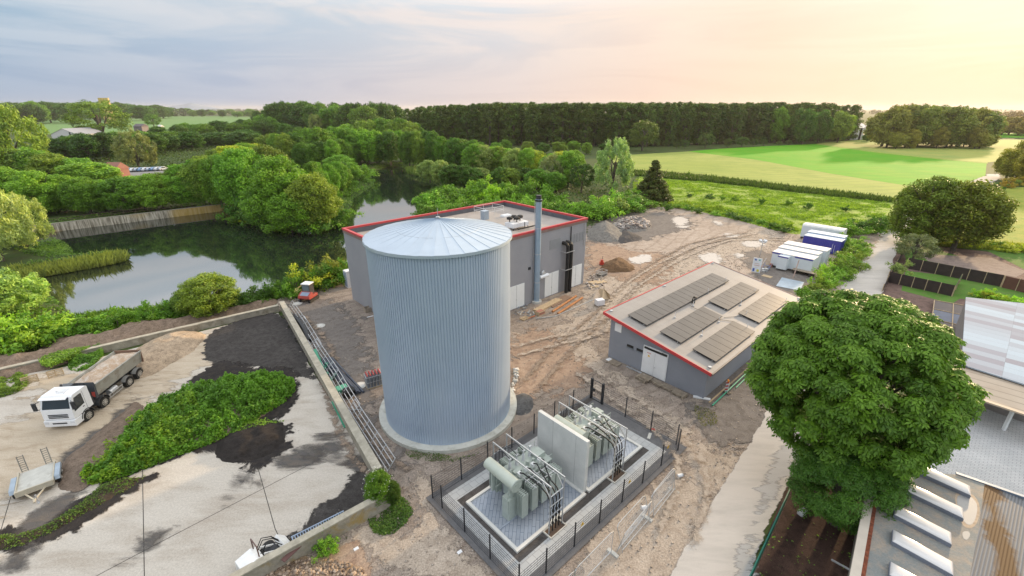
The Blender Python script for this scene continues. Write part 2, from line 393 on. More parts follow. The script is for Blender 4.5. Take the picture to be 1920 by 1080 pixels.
m, b, o = newmat('puddle_water'); M_pud = m
b.inputs['Base Color'].default_value = (.46, .42, .37, 1); b.inputs['Roughness'].default_value = .12; b.inputs['IOR'].default_value = 1.6
at = N('ShaderNodeAttribute', attribute_name='edge')
L(ramp(mathn('ADD', at.outputs['Fac'], mathn('MULTIPLY', mathn('SUBTRACT', noise(1.3, 8, .65, .4), .5), 2.2)), [(.46, 0), (.54, 1)]), b.inputs['Alpha'])
sheet('dirt_yard', [(430, 1120), (620, 1010), (725, 925), (700, 870), (600, 700), (515, 565), (575, 538), (655, 515), (800, 480), (1095, 440), (1160, 402), (1215, 383), (1290, 390), (1420, 413), (1480, 434), (1560, 447), (1650, 452), (1640, 520), (1600, 600), (1530, 750), (1470, 880), (1330, 1120)], M_dirt, zz_(), inset=.8)
sheet('gravel_lot', [(1105, 428), (1215, 388), (1290, 394), (1420, 416), (1480, 438), (1600, 452), (1570, 520), (1500, 560), (1330, 500), (1240, 560), (1150, 590), (1110, 520)], M_lot, zz_(), smooth=3, inset=2.5)
sheet('dirt_path', [(960, 610), (1010, 640), (1100, 640), (1140, 690), (1230, 760), (1330, 830), (1400, 860), (1450, 830), (1470, 850), (1400, 930), (1290, 900), (1280, 830), (1200, 760), (1120, 700), (1060, 690), (1000, 720), (970, 700)], M_lightdirt, zz_(), smooth=3, inset=1.6)
sheet('dirt_path', [(1110, 520), (1180, 500), (1320, 470), (1420, 430), (1460, 440), (1420, 480), (1340, 490), (1240, 550), (1150, 600), (1120, 640), (1010, 640), (1060, 600)], M_lightdirt, zz_(), smooth=3, inset=3.0)
sheet('dirt_path', [(770, 880), (800, 960), (760, 1010), (700, 985), (660, 1000), (700, 1050), (800, 1080), (950, 1110), (890, 1060), (840, 1000), (815, 960), (800, 890)], M_lightdirt, zz_(), smooth=3, inset=.6)
sheet('dirt_path', [(1110, 1000), (1200, 930), (1290, 900), (1330, 960), (1290, 1040), (1240, 1110), (1080, 1110)], M_lightdirt, zz_(), smooth=3, inset=1.0)
sheet('soil_patch', [(960, 640), (1020, 620), (1090, 680), (1080, 720), (1000, 740), (965, 720)], M_orange, zz_(), smooth=3, inset=1.6)
sheet('soil_patch', [(1110, 450), (1180, 470), (1250, 480), (1230, 530), (1150, 520), (1105, 500)], M_orange, zz_(), smooth=3, inset=2.2)
sheet('soil_patch', [(480, 1110), (560, 1065), (620, 1030), (680, 1020), (700, 1060), (690, 1120)], M_orange, zz_(), smooth=3, inset=.5)
sheet('gravel_patch', [(535, 575), (600, 560), (665, 600), (690, 700), (700, 800), (760, 870), (745, 900), (700, 860), (620, 720), (560, 640)], M_grav, zz_(), smooth=3, inset=1.6)
sheet('gravel_patch', [(1105, 425), (1180, 400), (1250, 400), (1300, 420), (1230, 445), (1150, 455), (1110, 450)], M_grav, zz_(), smooth=3, inset=2.0)
sheet('gravel_patch', [(1395, 480), (1430, 470), (1530, 520), (1500, 560), (1420, 520)], M_grav, zz_(), smooth=3, inset=1.2)
sheet('gravel_patch', [(1300, 770), (1400, 660), (1450, 700), (1440, 800), (1350, 830)], M_grav, zz_(), smooth=3, inset=1.6)
for q in ([(1262, 410), (1278, 406), (1290, 415), (1280, 424), (1266, 420)], [(1360, 438), (1385, 440), (1380, 446), (1362, 444)], [(1390, 455), (1425, 452), (1430, 462), (1400, 463)],
          [(1310, 482), (1335, 474), (1352, 484), (1348, 496), (1325, 492)], [(1268, 425), (1290, 423), (1285, 429)], [(1335, 415), (1352, 417), (1350, 424)], [(1375, 476), (1395, 478), (1388, 486)],
          [(1592, 480), (1608, 480), (1606, 488), (1594, 487)], [(1180, 485), (1215, 478), (1220, 490), (1190, 495)]):
    sheet('puddle', q, M_pud, zz_() , smooth=3, inset=1.1)
# tarmac of the site road, then the lane to the fields
sheet('road', [(1200, 1180), (1256, 1084), (1285, 1030), (1310, 990), (1355, 912), (1388, 860), (1418, 812), (1445, 755), (1475, 700), (1500, 620), (1560, 540), (1600, 480), (1690, 400), (1698, 402), (1690, 440), (1672, 500), (1650, 560), (1610, 640), (1545, 790), (1480, 900), (1400, 1080), (1370, 1180)], M_asph, zz_(), inset=.16)
sheet('road', [(1392, 1080), (1385, 1040), (1440, 900), (1490, 800), (1530, 790), (1470, 895), (1420, 1000)], M_asph2, zz_(), smooth=2, inset=.8)
sheet('road', [(1688, 405), (1745, 372), (1800, 348), (1848, 330), (1856, 318), (1853, 308), (1866, 302), (1880, 303), (1874, 320), (1876, 334), (1850, 350), (1790, 370), (1720, 410), (1694, 440)], M_asph, zz_() + .01, inset=.6)
sheet('gravel_apron', [(1560, 450), (1600, 440), (1650, 440), (1634, 468), (1592, 520), (1560, 560), (1535, 560), (1560, 520), (1600, 480)], M_lot, zz_(), smooth=2, inset=.8)
# concrete yard
sheet('concrete_yard', [(-900, 1130), (-900, 760), (-300, 740), (0, 712), (120, 690), (250, 655), (420, 612), (522, 588), (600, 720), (716, 915), (600, 985), (440, 1075), (330, 1160)], M_yard, zz_())
yz = zz_()
js = MB()
for a, b_ in (((267, 872), (271, 1100)), ((120, 1112), (271, 1032)), ((271, 1032), (482, 922)), ((482, 922), (655, 832)), ((483, 875), (516, 992)), ((25, 915), (0, 1000)), ((267, 872), (390, 808)), ((516, 992), (540, 1040))):
    p, q = G(*a, yz), G(*b_, yz); js.bar(p, q, .045, .002)
jo = js.build('expansion_joint', mat('joint_tar', (.05, .045, .04), .9)); jo['kind'] = 'structure'
def yp(px, m, inset=.8, name='soil_patch'): return sheet(name, px, m, zz_(), smooth=3, inset=inset)
yp([(120, 800), (60, 720), (180, 690), (270, 660), (400, 625), (400, 670), (330, 720), (240, 770), (200, 810)], M_sandy, 1.6, 'sand_film')
yp([(-100, 830), (60, 780), (200, 760), (300, 720), (260, 800), (100, 880), (-60, 960)], M_sandy, 2.5, 'sand_film')
yp([(385, 640), (440, 605), (520, 590), (560, 640), (592, 700), (575, 715), (540, 700), (470, 690), (405, 690)], M_coke, .7)
yp([(655, 850), (690, 870), (715, 905), (700, 925), (668, 890)], M_stain, .6)
yp([(570, 985), (620, 940), (660, 895), (700, 900), (712, 922), (650, 957), (590, 995), (540, 1035), (525, 1030)], M_coke, .6)
yp([(390, 690), (480, 690), (560, 700), (552, 760), (500, 800), (540, 800), (535, 850), (480, 885), (430, 855), (380, 850), (270, 880), (200, 910), (230, 850)], M_blk, .7)
yp([(-40, 995), (50, 985), (150, 940), (260, 895), (300, 890), (240, 930), (170, 980), (60, 1030), (-40, 1040)], M_blk, .5)
yp([(150, 905), (110, 870), (180, 810), (240, 760), (260, 770), (230, 850), (190, 905), (110, 970), (60, 1000), (30, 1000), (100, 940)], M_stain, .6)
for q in ([(540, 862), (600, 838), (615, 850), (560, 880)], [(430, 905), (470, 890), (468, 910), (436, 925)], [(600, 820), (640, 830), (640, 860), (600, 850)], [(20, 1060), (50, 1040), (40, 1070)], [(270, 1020), (330, 985), (300, 1010), (268, 1034)],
          ):
    yp(q, M_stain, 1.0)
# tyre ruts
M_track = ground_mat('tyre_rut', [(.25, .195, .15), (.29, .23, .18), (.21, .16, .12)], .5, 2, .5, 10, bump=1, bdist=.05, fade=True, fscale=1.4, fsoft=.25)
M_track2 = ground_mat('pale_rut', [(.38, .32, .26), (.42, .36, .295), (.33, .275, .225)], .5, 2, .4, 10, bump=.8, bdist=.04, fade=True, fscale=1.4, fsoft=.25)
def ruts(px, m, gap=1.9, wd=.34):
    P = np.array([G(u, v)[:2] for u, v in px]); 
    for s in (-1, 1):
        Q = []; t = np.gradient(P, axis=0); t /= np.linalg.norm(t, axis=1)[:, None]; n_ = np.stack([-t[:, 1], t[:, 0]], -1)
        a_, b_ = P + n_ * (s * gap / 2 - wd / 2), P + n_ * (s * gap / 2 + wd / 2)
        sheet('tyre_rut', [Vector((x, y, 0)) for x, y in list(a_) + list(b_[::-1])], m, zz_(), world=True, smooth=2, inset=.34)
for px, m_ in (([(1000, 720), (1060, 650), (1130, 590), (1200, 520), (1300, 460), (1400, 440)], M_track), ([(970, 660), (1040, 640), (1120, 620), (1160, 560), (1240, 500), (1360, 450), (1470, 450)], M_track2), ([(1100, 700), (1190, 765), (1270, 830), (1300, 900), (1270, 1000)], M_track2),
               ([(560, 600), (600, 650), (640, 760), (690, 860), (760, 900)], M_track)):
    ruts(px, m_)
# gardens east of the lane
sheet('garden_soil', [(1655, 470), (1760, 462), (1920, 480), (1990, 500), (1990, 640), (1800, 640), (1760, 700), (1640, 620), (1655, 545)], M_soil, .02)
sheet('lawn', [(1690, 455), (1760, 470), (1870, 500), (1860, 530), (1700, 492)], M_lawn, .034)
sheet('lawn', [(1698, 508), (1800, 520), (1925, 548), (1925, 580), (1800, 560), (1785, 570), (1690, 545)], M_lawn, .034)
sheet('soil_bed', [(1715, 470), (1760, 478), (1860, 484), (1925, 510), (1905, 520), (1820, 505), (1740, 490)], ground_mat('bed', [(.25, .20, .17), (.28, .22, .19), (.2, .15, .13)], .2, 1, .4, 10, bump=.8, bdist=.05), .042)
sheet('soil_bed', [(1478, 900), (1640, 880), (1660, 1120), (1390, 1130)], ground_mat('bark_mulch', [(.055, .032, .025), (.075, .045, .035), (.035, .022, .018)], .3, 2, .6, 18, bump=1, bdist=.06), .045)
m, b, o = newmat('grey_pavers'); M_pave = m
tcn = N('ShaderNodeTexCoord'); mpn = N('ShaderNodeMapping'); L(tcn.outputs['Object'], mpn.inputs[0]); mpn.inputs['Rotation'].default_value = (0, 0, R(48))
br = N('ShaderNodeTexBrick'); L(mpn.outputs[0], br.inputs[0]); br.inputs['Scale'].default_value = 1; br.inputs['Brick Width'].default_value = .42; br.inputs['Row Height'].default_value = .22; br.inputs['Mortar Size'].default_value = .018
br.inputs['Color1'].default_value = (.42, .43, .43, 1); br.inputs['Color2'].default_value = (.48, .48, .475, 1); br.inputs['Mortar'].default_value = (.27, .27, .275, 1)
L(mixc(1.0, br.outputs[0], ramp(noise(.3, 6, .6), [(.3, .85), (.7, 1.15)]), 'MULTIPLY'), b.inputs['Base Color']); b.inputs['Roughness'].default_value = .85
sheet('paved_yard', [(1740, 760), (1990, 760), (1990, 1130), (1650, 1130), (1680, 850)], M_pave, .045)
# ---------------------------------------------------------------- storage tank
def make_tank():
    c = Vector((-5.66, 34.15, 0)); t = tag(empty('storage_tank', c), 'tall round storage tank clad in ribbed blue-grey metal with a shallow cone roof', 'tank')
    m, b, o = newmat('ribbed_cladding'); MATS['clad'] = m
    n = noise(.35, 5, .6)
    L(ramp(n, [(.3, (.40, .485, .60)), (.7, (.45, .535, .64))]), b.inputs['Base Color']); b.inputs['Metallic'].default_value = .3; b.inputs['Roughness'].default_value = .45
    Rr = 5.5; Ht = 15.79; NR = 165
    prof = [(0, 0), (.60, 0), (.67, -.05), (.89, -.05), (.96, 0)]
    pts = []
    for i in range(NR):
        for f, d in prof:
            a = 2 * math.pi * (i + f) / NR; r = Rr + d; pts.append((math.cos(a) * r, math.sin(a) * r))
    n_ = len(pts)
    def shell(z0, z1, off):
        V = [(x * off, y * off, z0) for x, y in pts] + [(x * off, y * off, z1) for x, y in pts]
        return V, [(i, (i + 1) % n_, n_ + (i + 1) % n_, n_ + i) for i in range(n_)]
    s = MB(); s.add(*shell(.33, 8.2, 1.0)); s.add(*shell(8.18, Ht, 1.002)); s.build('cladding', m, t)
    # cone roof in 32 lapped sheets
    mr = mat('roof_sheet', (.42, .50, .585), .40, .35, var=.06, scale=.8)
    V = []; Fs = []; nr = 34; za = 17.25; zb = 15.98
    for i in range(nr):
        a0 = 2 * math.pi * i / nr; a1 = 2 * math.pi * (i + 1) / nr; k = len(V)
        for rr in (0.12, 5.66):
            for a, dz in ((a0, .02), (a1, 0.0)):
                z = za + (zb - za) * rr / 5.66; V.append((math.cos(a) * rr, math.sin(a) * rr, z + (dz if rr > 1 else dz * .2)))
        Fs.append((k, k + 1, k + 3, k + 2))
        V.append((math.cos(a1) * 5.66, math.sin(a1) * 5.66, zb + .02)); V.append((math.cos(a1) * .12, math.sin(a1) * .12, za + .007)); Fs.append((k + 1, k + 5, k + 4, k + 3))
    MB().add(V, Fs).build('roof', mr, t)
    rim = MB(); q = 128
    for r0, z0, r1, z1 in ((5.66, 15.99, 5.68, 15.99), (5.68, 15.99, 5.68, 15.78), (5.68, 15.78, 5.5, 15.78)):
        V = [(math.cos(2 * math.pi * i / q) * r, math.sin(2 * math.pi * i / q) * r, z) for r, z in ((r0, z0), (r1, z1)) for i in range(q)]
        rim.add(V, [(i, (i + 1) % q, q + (i + 1) % q, q + i) for i in range(q)])
    rim.build('rim', mat('rim_metal', (.45, .53, .60), .4, .3, var=.04), t, smooth=True)
    MB().cyl((0, 0, 17.1), (0, 0, 17.35), .16, 12).cyl((0, 0, 17.3), (0, 0, 18.0), .018, 6).build('vent_cap', M_galv, t)
    se = MB()
    for a in (200, 285):
        pp = [(math.cos(R(a + d)) * 3.2, math.sin(R(a + d)) * 3.2, 16.54) for d in range(0, 78, 6)]; se.tube(pp, .012, 4)
    se.build('lightning_wire', M_galv, t)
    ft = MB(); ft.cyl((0, 0, -.05), (0, 0, .34), 6.1, 96); ft.build('foundation_ring', mat('foundation_concrete', (.50, .50, .45), .9, var=.12, scale=1, bump=.2, dirt=(.30, .29, .24), dscale=1.6), t)
make_tank()

# ---------------------------------------------------------------- site-frame helper: origin, local x = along UX, local y = along UY
def S(orig, x, y, z=0): return Vector(orig) + UX * x + UY * y + Vector((0, 0, z))
def to_local(p, orig): d = Vector(p) - Vector(orig); return d.dot(UX), d.dot(UY)

# ---------------------------------------------------------------- plant building behind the tank
def make_plant():
    o = Vector((-10.3, 45.75, 0)); W, D, Hh = 28.8, 18.1, 10.25
    t = tag(empty('plant_building', o, ANG), 'large flat-roofed grey plant building with red roof edge behind the tank', 'building')
    mw = mat('plant_wall', (.30, .30, .315), .85, var=.05, scale=.5, bump=.2, bscale=30)
    m, b, oo = newmat('block_wall'); mw = m
    tcn = N('ShaderNodeTexCoord'); mpn = N('ShaderNodeMapping'); L(tcn.outputs['Object'], mpn.inputs[0]); mpn.inputs['Rotation'].default_value = (R(90), 0, 0)
    wv = N('ShaderNodeTexWave', bands_direction='Z'); L(tcn.outputs['Object'], wv.inputs[0]); wv.inputs['Scale'].default_value = 1.25
    c = ramp(noise(.35, 5, .6), [(.3, (.27, .275, .295)), (.7, (.315, .315, .33))])
    c = mixc(mathn('MULTIPLY', ramp(wv.outputs[1], [(.0, 1), (.08, 0)]), .18), c, (.16, .16, .17))
    L(c, b.inputs['Base Color']); b.inputs['Roughness'].default_value = .8
    wl = MB(); th = .22
    # hollow box with real parapet; wall openings are set in as recessed leaves
    wl.box(0, W, 0, th, 0, Hh - .25); wl.box(0, W, D - th, D, 0, Hh - .25); wl.box(0, th, th, D - th, 0, Hh - .25); wl.box(W - th, W, th, D - th, 0, Hh - .25)
    wl.build('wall', mw, t)
    cp = MB(); e = .12
    cp.box(-e, W + e, -e, th + .02, Hh - .25, Hh); cp.box(-e, W + e, D - th - .02, D + e, Hh - .25, Hh); cp.box(-e, th + .02, th + .02, D - th - .02, Hh - .25, Hh); cp.box(W - th - .02, W + e, th + .02, D - th - .02, Hh - .25, Hh)
    cp.build('roof_edge', M_red, t)
    fa = MB(); fa.box(-e + .02, W + e - .02, -e + .03, 0, Hh - .62, Hh - .25); fa.box(-e + .03, 0, 0, D, Hh - .62, Hh - .25); fa.build('fascia', mat('brown_fascia', (.22, .15, .13), .7), t)
    mr = mat('roof_membrane', (.33, .30, .275), .8, var=.08, scale=.4, dirt=(.24, .22, .2), dscale=.35)
    MB().box(th, W - th, th, D - th, Hh - 1.1, Hh - .9).build('roof', mr, t)
    lin = MB(); k = .03
    lin.box(th, W - th, D - th - k, D - th, Hh - .9, Hh - .26); lin.box(W - th - k, W - th, th, D - th - k, Hh - .9, Hh - .26); lin.box(th, th + k, th, D - th - k, Hh - .9, Hh - .26)
    lin.build('parapet_lining', mat('parapet_membrane', (.10, .105, .12), .7), t)
    # doors and openings on the front wall (y = 0)
    md = mat('door_white', (.76, .78, .77), .5, var=.03)
    for x0, x1, h in ((13.3, 16.2, 3.35), (20.2, 23.0, 3.5), (25.4, 28.2, 3.35)):
        d = MB().box(x0, x1, -.05, .0, .12, h).build('door', md, t)
        MB().bar(((x0 + x1) / 2, -.054, .12), ((x0 + x1) / 2, -.054, h), .03, .008).bar(((x0 + x1) / 2 - .12, -.07, 1.3), ((x0 + x1) / 2 - .02, -.07, 1.3), .05, .03).build('handle', M_dark, d)
    # flush vent panels with a line frame
    mv = mat('vent_panel', (.25, .26, .27), .7, var=.05)
    def louvre(x0, x1, z0, z1):
        v = MB().box(x0, x1, -.03, 0, z0, z1)
        for i in range(int((z1 - z0) / .16)): v.box(x0 + .05, x1 - .05, -.045, -.03, z0 + .06 + i * .16, z0 + .11 + i * .16)
        v.build('vent_grille', mv, t)
    louvre(21.0, 23.2, 6.9, 8.3)
    for i in range(5): louvre(25.45 + i * .62, 25.45 + i * .62 + .5, 7.0, 8.3)
    MB().box(16.9, 17.3, -.12, 0, 5.0, 5.35).build('wall_lamp', M_dark, t)
    # twin lagged pipes that leave the wall high up and run down to the ground
    for x in (24.0, 24.75):
        MB().tube([(x - .35, 0, 7.45), (x - .25, -.35, 7.45), (x - .12, -.6, 7.3), (x, -.72, 7.0), (x, -.75, 6.6), (x, -.75, .05)], .26, 12).build('lagged_pipe', M_black, t, smooth=True)
    for z in (6.2, 3.6):
        pb = MB(); pb.box(23.3, 25.15, -1.06, -1.01, z, z + .1); pb.box(23.3, 23.36, -1.06, 0, z, z + .1); pb.build('pipe_bracket', M_galv, t)
    MB().cyl((25.25, -.12, .1), (25.25, -.12, Hh - .7), .07, 8).build('rain_pipe', M_dark, t, smooth=True)
    MB().cyl((28.3, -.12, 6.2), (28.3, -.12, Hh - .7), .05, 8).build('rain_pipe', M_galv, t, smooth=True)
    # on the roof
    rz = Hh - .9
    f = tag(empty('roof_fan_unit', G(969, 428, rz), ANG), 'white roof cooling unit with four round black fan heads', 'fan unit')
    MB().box(-1.5, 1.5, -.85, .85, .35, .95).build('casing', mat('unit_white', (.72, .73, .74), .45), f, bevel=.02)
    lg = MB()
    for x in (-1.4, 1.4):
        for y in (-.8, .8): lg.box(x - .04, x + .04, y - .04, y + .04, 0, .35)
    lg.build('leg', M_dark, f)
    for x, y in ((-.9, .5), (.25, .85), (-.15, -.15), (.95, .35)):
        MB().cyl((x, y, .95), (x, y, 1.35), .07, 8).cyl((x, y, 1.35), (x, y, 1.6), .42, 20).cyl((x, y, 1.6), (x, y, 1.68), .42, 20, .3).build('fan_head', M_black, f, smooth=True)
    dk = MB()
    dk.tube([(-1.2, -1.6, .3), (2.8, -1.6, .3)], .05, 6).tube([(-1.0, -1.3, .3), (2.6, -1.3, .3)], .05, 6).tube([(2.9, -1.6, .0), (2.9, -1.6, 1.4)], .05, 6).tube([(0, -1.6, .3), (0, -1.6, 1.2)], .05, 6).tube([(-.9, -1.0, .3), (-.9, -1.6, .3)], .05, 6)
    dk.build('coolant_pipe', M_black, f)
    h = tag(empty('roof_hatch', G(909, 411, rz), ANG), 'grey metal stair head on the plant roof inside a guard rail', 'hatch')
    MB().box(-.45, .45, -.45, .45, 0, 1.25).box(-.5, .5, -.5, .5, 1.25, 1.32).build('housing', mat('hatch_grey', (.36, .43, .50), .5, .3), h)
    g = tag(empty('guard_rail', G(917, 401, rz), ANG), 'pale metal guard rail round the hatch on the plant roof', 'railing')
    gr = MB()
    xs = [-1.9, 0, 1.9]; ys = [-1.4, 1.4]
    for x in xs:
        for y in ys: gr.cyl((x, y, 0), (x, y, 1.25), .03, 6)
    for z in (.65, 1.25):
        for y in ys: gr.cyl((xs[0], y, z), (xs[-1], y, z), .028, 6)
        for x in (xs[0], xs[-1]): gr.cyl((x, ys[0], z), (x, ys[1], z), .028, 6)
    gr.build('rail', mat('rail_pale', (.66, .66, .64), .5, .2), g)
    sk = tag(empty('roof_skylight', S(o, 23.3, 11.6, rz), ANG), 'small white rectangular skylight on the far side of the plant roof', 'skylight')
    MB().box(-.8, .8, -.5, .5, 0, .22).build('curb', M_white, sk); MB().box(-.72, .72, -.42, .42, .22, .3).build('pane', mat('dome', (.7, .76, .8), .2), sk, bevel=.02)
    cr = MB()
    for i in range(9): cr.cyl((26.6 + i * .12, 14.8 - i * .4, rz), (26.6 + i * .12, 14.8 - i * .4, rz + .35), .03, 5)
    return o
PL = make_plant()
# free-standing flue in front of the plant
def make_flue():
    b0 = G(1006, 567); hh = H_at(b0.y, 366)
    t = tag(empty('flue_stack', b0), 'tall thin blue-grey steel flue standing against the plant front', 'chimney')
    ms = mat('flue_steel', (.30, .40, .50), .42, .3, var=.07, scale=1)
    MB().cyl((0, 0, .3), (0, 0, hh - .5), .40, 28).build('shaft', ms, t, smooth=True)
    MB().cyl((0, 0, hh - .75), (0, 0, hh - .55), .5, 28).cyl((0, 0, hh - .5), (0, 0, hh), .34, 24).build('cap', M_dark, t, smooth=True)
    MB().cyl((0, 0, 0), (0, 0, .3), .7, 24).build('base', M_conc, t)
    l = MB()
    for z in np.arange(.6, hh - 1, .3): l.bar((-.52, -.18, z), (-.52, .12, z), .02)
    l.bar((-.52, -.18, .3), (-.52, -.18, hh - .8), .035).bar((-.52, .12, .3), (-.52, .12, hh - .8), .035)
    l.build('ladder', M_galv, t)
    b_ = MB(); 
    for z in (3, 7, 10.5): b_.cyl((0, 0, z), (0, 0, z + .08), .43, 28)
    b_.build('clamp_ring', M_galv, t, smooth=True)
    i = tag(empty('fan_inlet', b0 + Vector((0, 0, 3.6)), ANG), 'white inlet duct with grey motor beside the flue', 'duct')
    MB().cyl((.42, -.1, 0), (1.9, -.25, .1), .27, 18).build('duct', M_white, i, smooth=True)
    MB().box(.7, 1.5, -.25, .25, .33, .5).cyl((.9, 0, .5), (1.3, 0, .75), .15, 10).build('motor', M_galv, i)
make_flue()

# ---------------------------------------------------------------- low building with solar panels
def make_shed():
    o = Vector((10.45, 42.85, 0)); o = G(1140, 668)
    # local: x along UX (24 m), y along -UY towards the camera (10.5 m)
    Lx, Ly = 23.6, 10.7; z0, z1 = 5.15, 3.35       # high eave at y=0, low eave at y=-Ly
    t = tag(empty('equipment_building', o, ANG), 'low blue-grey building with a sloping grey roof carrying solar panels', 'building')
    w_ = MB(); th = .3
    def wallx(x0, x1): # gable-like end walls
        w_.add([(x0, 0, 0), (x1, 0, 0), (x1, -Ly, 0), (x0, -Ly, 0), (x0, 0, z0 - .25), (x1, 0, z0 - .25), (x1, -Ly, z1 - .25), (x0, -Ly, z1 - .25)], [(0, 1, 2, 3), (4, 7, 6, 5), (0, 4, 5, 1), (2, 6, 7, 3), (0, 3, 7, 4), (1, 5, 6, 2)])
    wallx(0, th); wallx(Lx - th, Lx)
    w_.box(th, Lx - th, -th, 0, 0, z0 - .3); w_.box(th, Lx - th, -Ly, -Ly + th, 0, z1 - .25)
    w_.build('wall', M_wallgrey, t)
    sl = (z0 - z1) / Ly
    def rz(y): return z0 + sl * y
    def slab(m, name, x0, x1, y0, y1, d0, d1):
        return MB().add([(x0, y0, rz(y0) + d0), (x1, y0, rz(y0) + d0), (x1, y1, rz(y1) + d0), (x0, y1, rz(y1) + d0), (x0, y0, rz(y0) + d1), (x1, y0, rz(y0) + d1), (x1, y1, rz(y1) + d1), (x0, y1, rz(y1) + d1)],
                        [(0, 1, 2, 3), (4, 7, 6, 5), (0, 4, 5, 1), (2, 6, 7, 3), (0, 3, 7, 4), (1, 5, 6, 2)])
    ov = .55
    m, b, oo = newmat('pale_roof_membrane'); MATS['paleroof'] = m
    t2 = N('ShaderNodeTexCoord'); br = N('ShaderNodeTexBrick'); L(t2.outputs['Object'], br.inputs[0]); br.inputs['Scale'].default_value = 1; br.offset = 0
    br.inputs['Brick Width'].default_value = 1.05; br.inputs['Row Height'].default_value = 40; br.inputs['Mortar Size'].default_value = .012
    br.inputs['Color1'].default_value = (.26, .245, .232, 1); br.inputs['Color2'].default_value = (.275, .26, .245, 1); br.inputs['Mortar'].default_value = (.21, .19, .175, 1)
    L(mixc(1.0, br.outputs[0], ramp(noise(.5, 6, .6), [(.3, .88), (.7, 1.1)]), 'MULTIPLY'), b.inputs['Base Color']); b.inputs['Roughness'].default_value = .62
    slab(None, 'roof', -ov, Lx + ov, ov, -Ly - ov, -.22, 0).build('roof', m, t)
    e = MB(); k = .09
    E = slab(None, '', -ov - k, -ov, ov, -Ly - ov, -.26, .05); e.v += E.v; e.f += E.f
    E = slab(None, '', -ov - k, Lx + ov, ov + k, ov, -.26, .05); n = len(e.v); e.v += E.v; e.f += [tuple(i + n for i in f) for f in E.f]
    e.build('roof_edge', M_red, t)
    E = slab(None, '', Lx + ov, Lx + ov + k, ov + k, -Ly - ov, -.2, .04); E.build('roof_edge', mat('brown_edge', (.20, .09, .08), .5), t, label='dark brown roof edge at the far end')
    slab(None, '', -ov + .02, Lx + ov, -Ly - ov, -Ly - ov - .1, -.2, -.03).build('gutter', mat('gutter_brown', (.17, .15, .14), .5), t)
    slab(None, '', -ov + .01, 0, ov - .02, -Ly - ov + .02, -.3, -.222).build('soffit', mat('brown_soffit', (.16, .10, .08), .7), t)
    # door in the short front wall (x = 0 face)
    dy0, dy1 = -4.2, -6.75; dh = 3.0
    MB().box(-.07, 0, dy1 - .08, dy0 + .08, .1, dh + .1).build('door_frame', M_white, t)
    d = MB().box(-.1, -.07, dy1, dy0, .15, dh - .25).build('door', M_white, t)
    MB().bar((-.105, (dy0 + dy1) / 2, .15), (-.105, (dy0 + dy1) / 2, dh - .25), .02, .01).build('door_gap', M_galv, d)
    MB().bar((-.14, (dy0 + dy1) / 2 - .08, 1.15), (-.14, (dy0 + dy1) / 2 - .2, 1.15), .04).build('handle', M_galv, d)
    MB().box(-.1, -.07, dy1 + .05, dy0 - .02, dh - .22, dh + .02).build('door_vent', M_black, t)
    MB().box(-.22, -.07, dy1 + .5, dy0 - .5, dh + .1, dh + .2).build('door_hood', M_white, t)
    # warning triangle and line of text on the left leaf
    ws = MB(); yb = dy0 - .62
    ws.add([(-.106, yb + .15, 2.05), (-.106, yb - .15, 2.05), (-.106, yb, 2.32)], [(0, 1, 2)])
    tw = ws.build('warning_triangle', mat('sign_yellow', (.80, .50, .03), .5), d)
    MB().bar((-.108, yb, 2.11), (-.108, yb, 2.24), .035, .002).build('symbol', M_black, tw)
    MB().box(-.106, -.101, yb - .22, yb + .22, 2.42, 2.48).build('sign_plate', mat('sign_red', (.55, .12, .08), .5), d)
    MB().box(-.03, 0, -1.35, -.55, 3.35, 4.25).build('blank_panel', M_white, t)
    for y in (-2.2, -3.35): MB().box(-.04, 0, y - .75, y, 2.15, 2.42).build('window_slot', M_black, t); MB().box(-.09, -.04, y - .8, y + .05, 2.02, 2.12).build('sill', mat('slot_sill', (.16, .19, .22), .5), t)
    MB().cyl((17.6, -Ly - .1, .1), (17.6, -Ly - .1, z1 - .3), .06, 8).build('rain_pipe', M_dark, t)
    # side wall vent flap
    MB().box(4.0, 5.3, -Ly - .25, -Ly, 2.45, 2.5).build('vent_flap', M_dark, t)
    # solar arrays: (x start, y start, number)
    m, b, oo = newmat('solar_glass')
    L(ramp(noise(.6, 4, .6), [(.3, (.062, .060, .058)), (.7, (.085, .082, .08))]), b.inputs['Base Color']); b.inputs['Roughness'].default_value = .38
    mf = mat('panel_frame', (.05, .045, .045), .45, .3)
    pw, pl = 1.12, 2.3
    arrays = [(.9, -1.35, 17, 'long solar array of {} panels nearest the high red eave'), (1.1, -5.0, 8, 'solar array in the middle row above the door end'), (1.2, -8.45, 8, 'solar array nearest the low eave at the door end'),
              (12.0, -4.7, 8, 'solar array in the middle row at the far end'), (12.4, -8.0, 8, 'solar array nearest the low eave at the far end')]
    for x, y, n_, lab in arrays:
        a = tag(empty('solar_array', S(o, x, y, rz(y) + .08), ANG), lab.replace('{} ', ''), 'solar array', 'solar arrays on the low roof')
        sb = MB()
        for q in (-.35, -pl + .35): sb.add([(0, q - .04, sl * q + .0), (n_ * pw, q - .04, sl * q), (n_ * pw, q + .04, sl * q), (0, q + .04, sl * q), (0, q - .04, sl * q + .09), (n_ * pw, q - .04, sl * q + .09), (n_ * pw, q + .04, sl * q + .09), (0, q + .04, sl * q + .09)], [(0, 1, 2, 3), (4, 7, 6, 5), (0, 4, 5, 1), (2, 6, 7, 3), (0, 3, 7, 4), (1, 5, 6, 2)])
        sb.build('mounting_rail', M_galv, a)
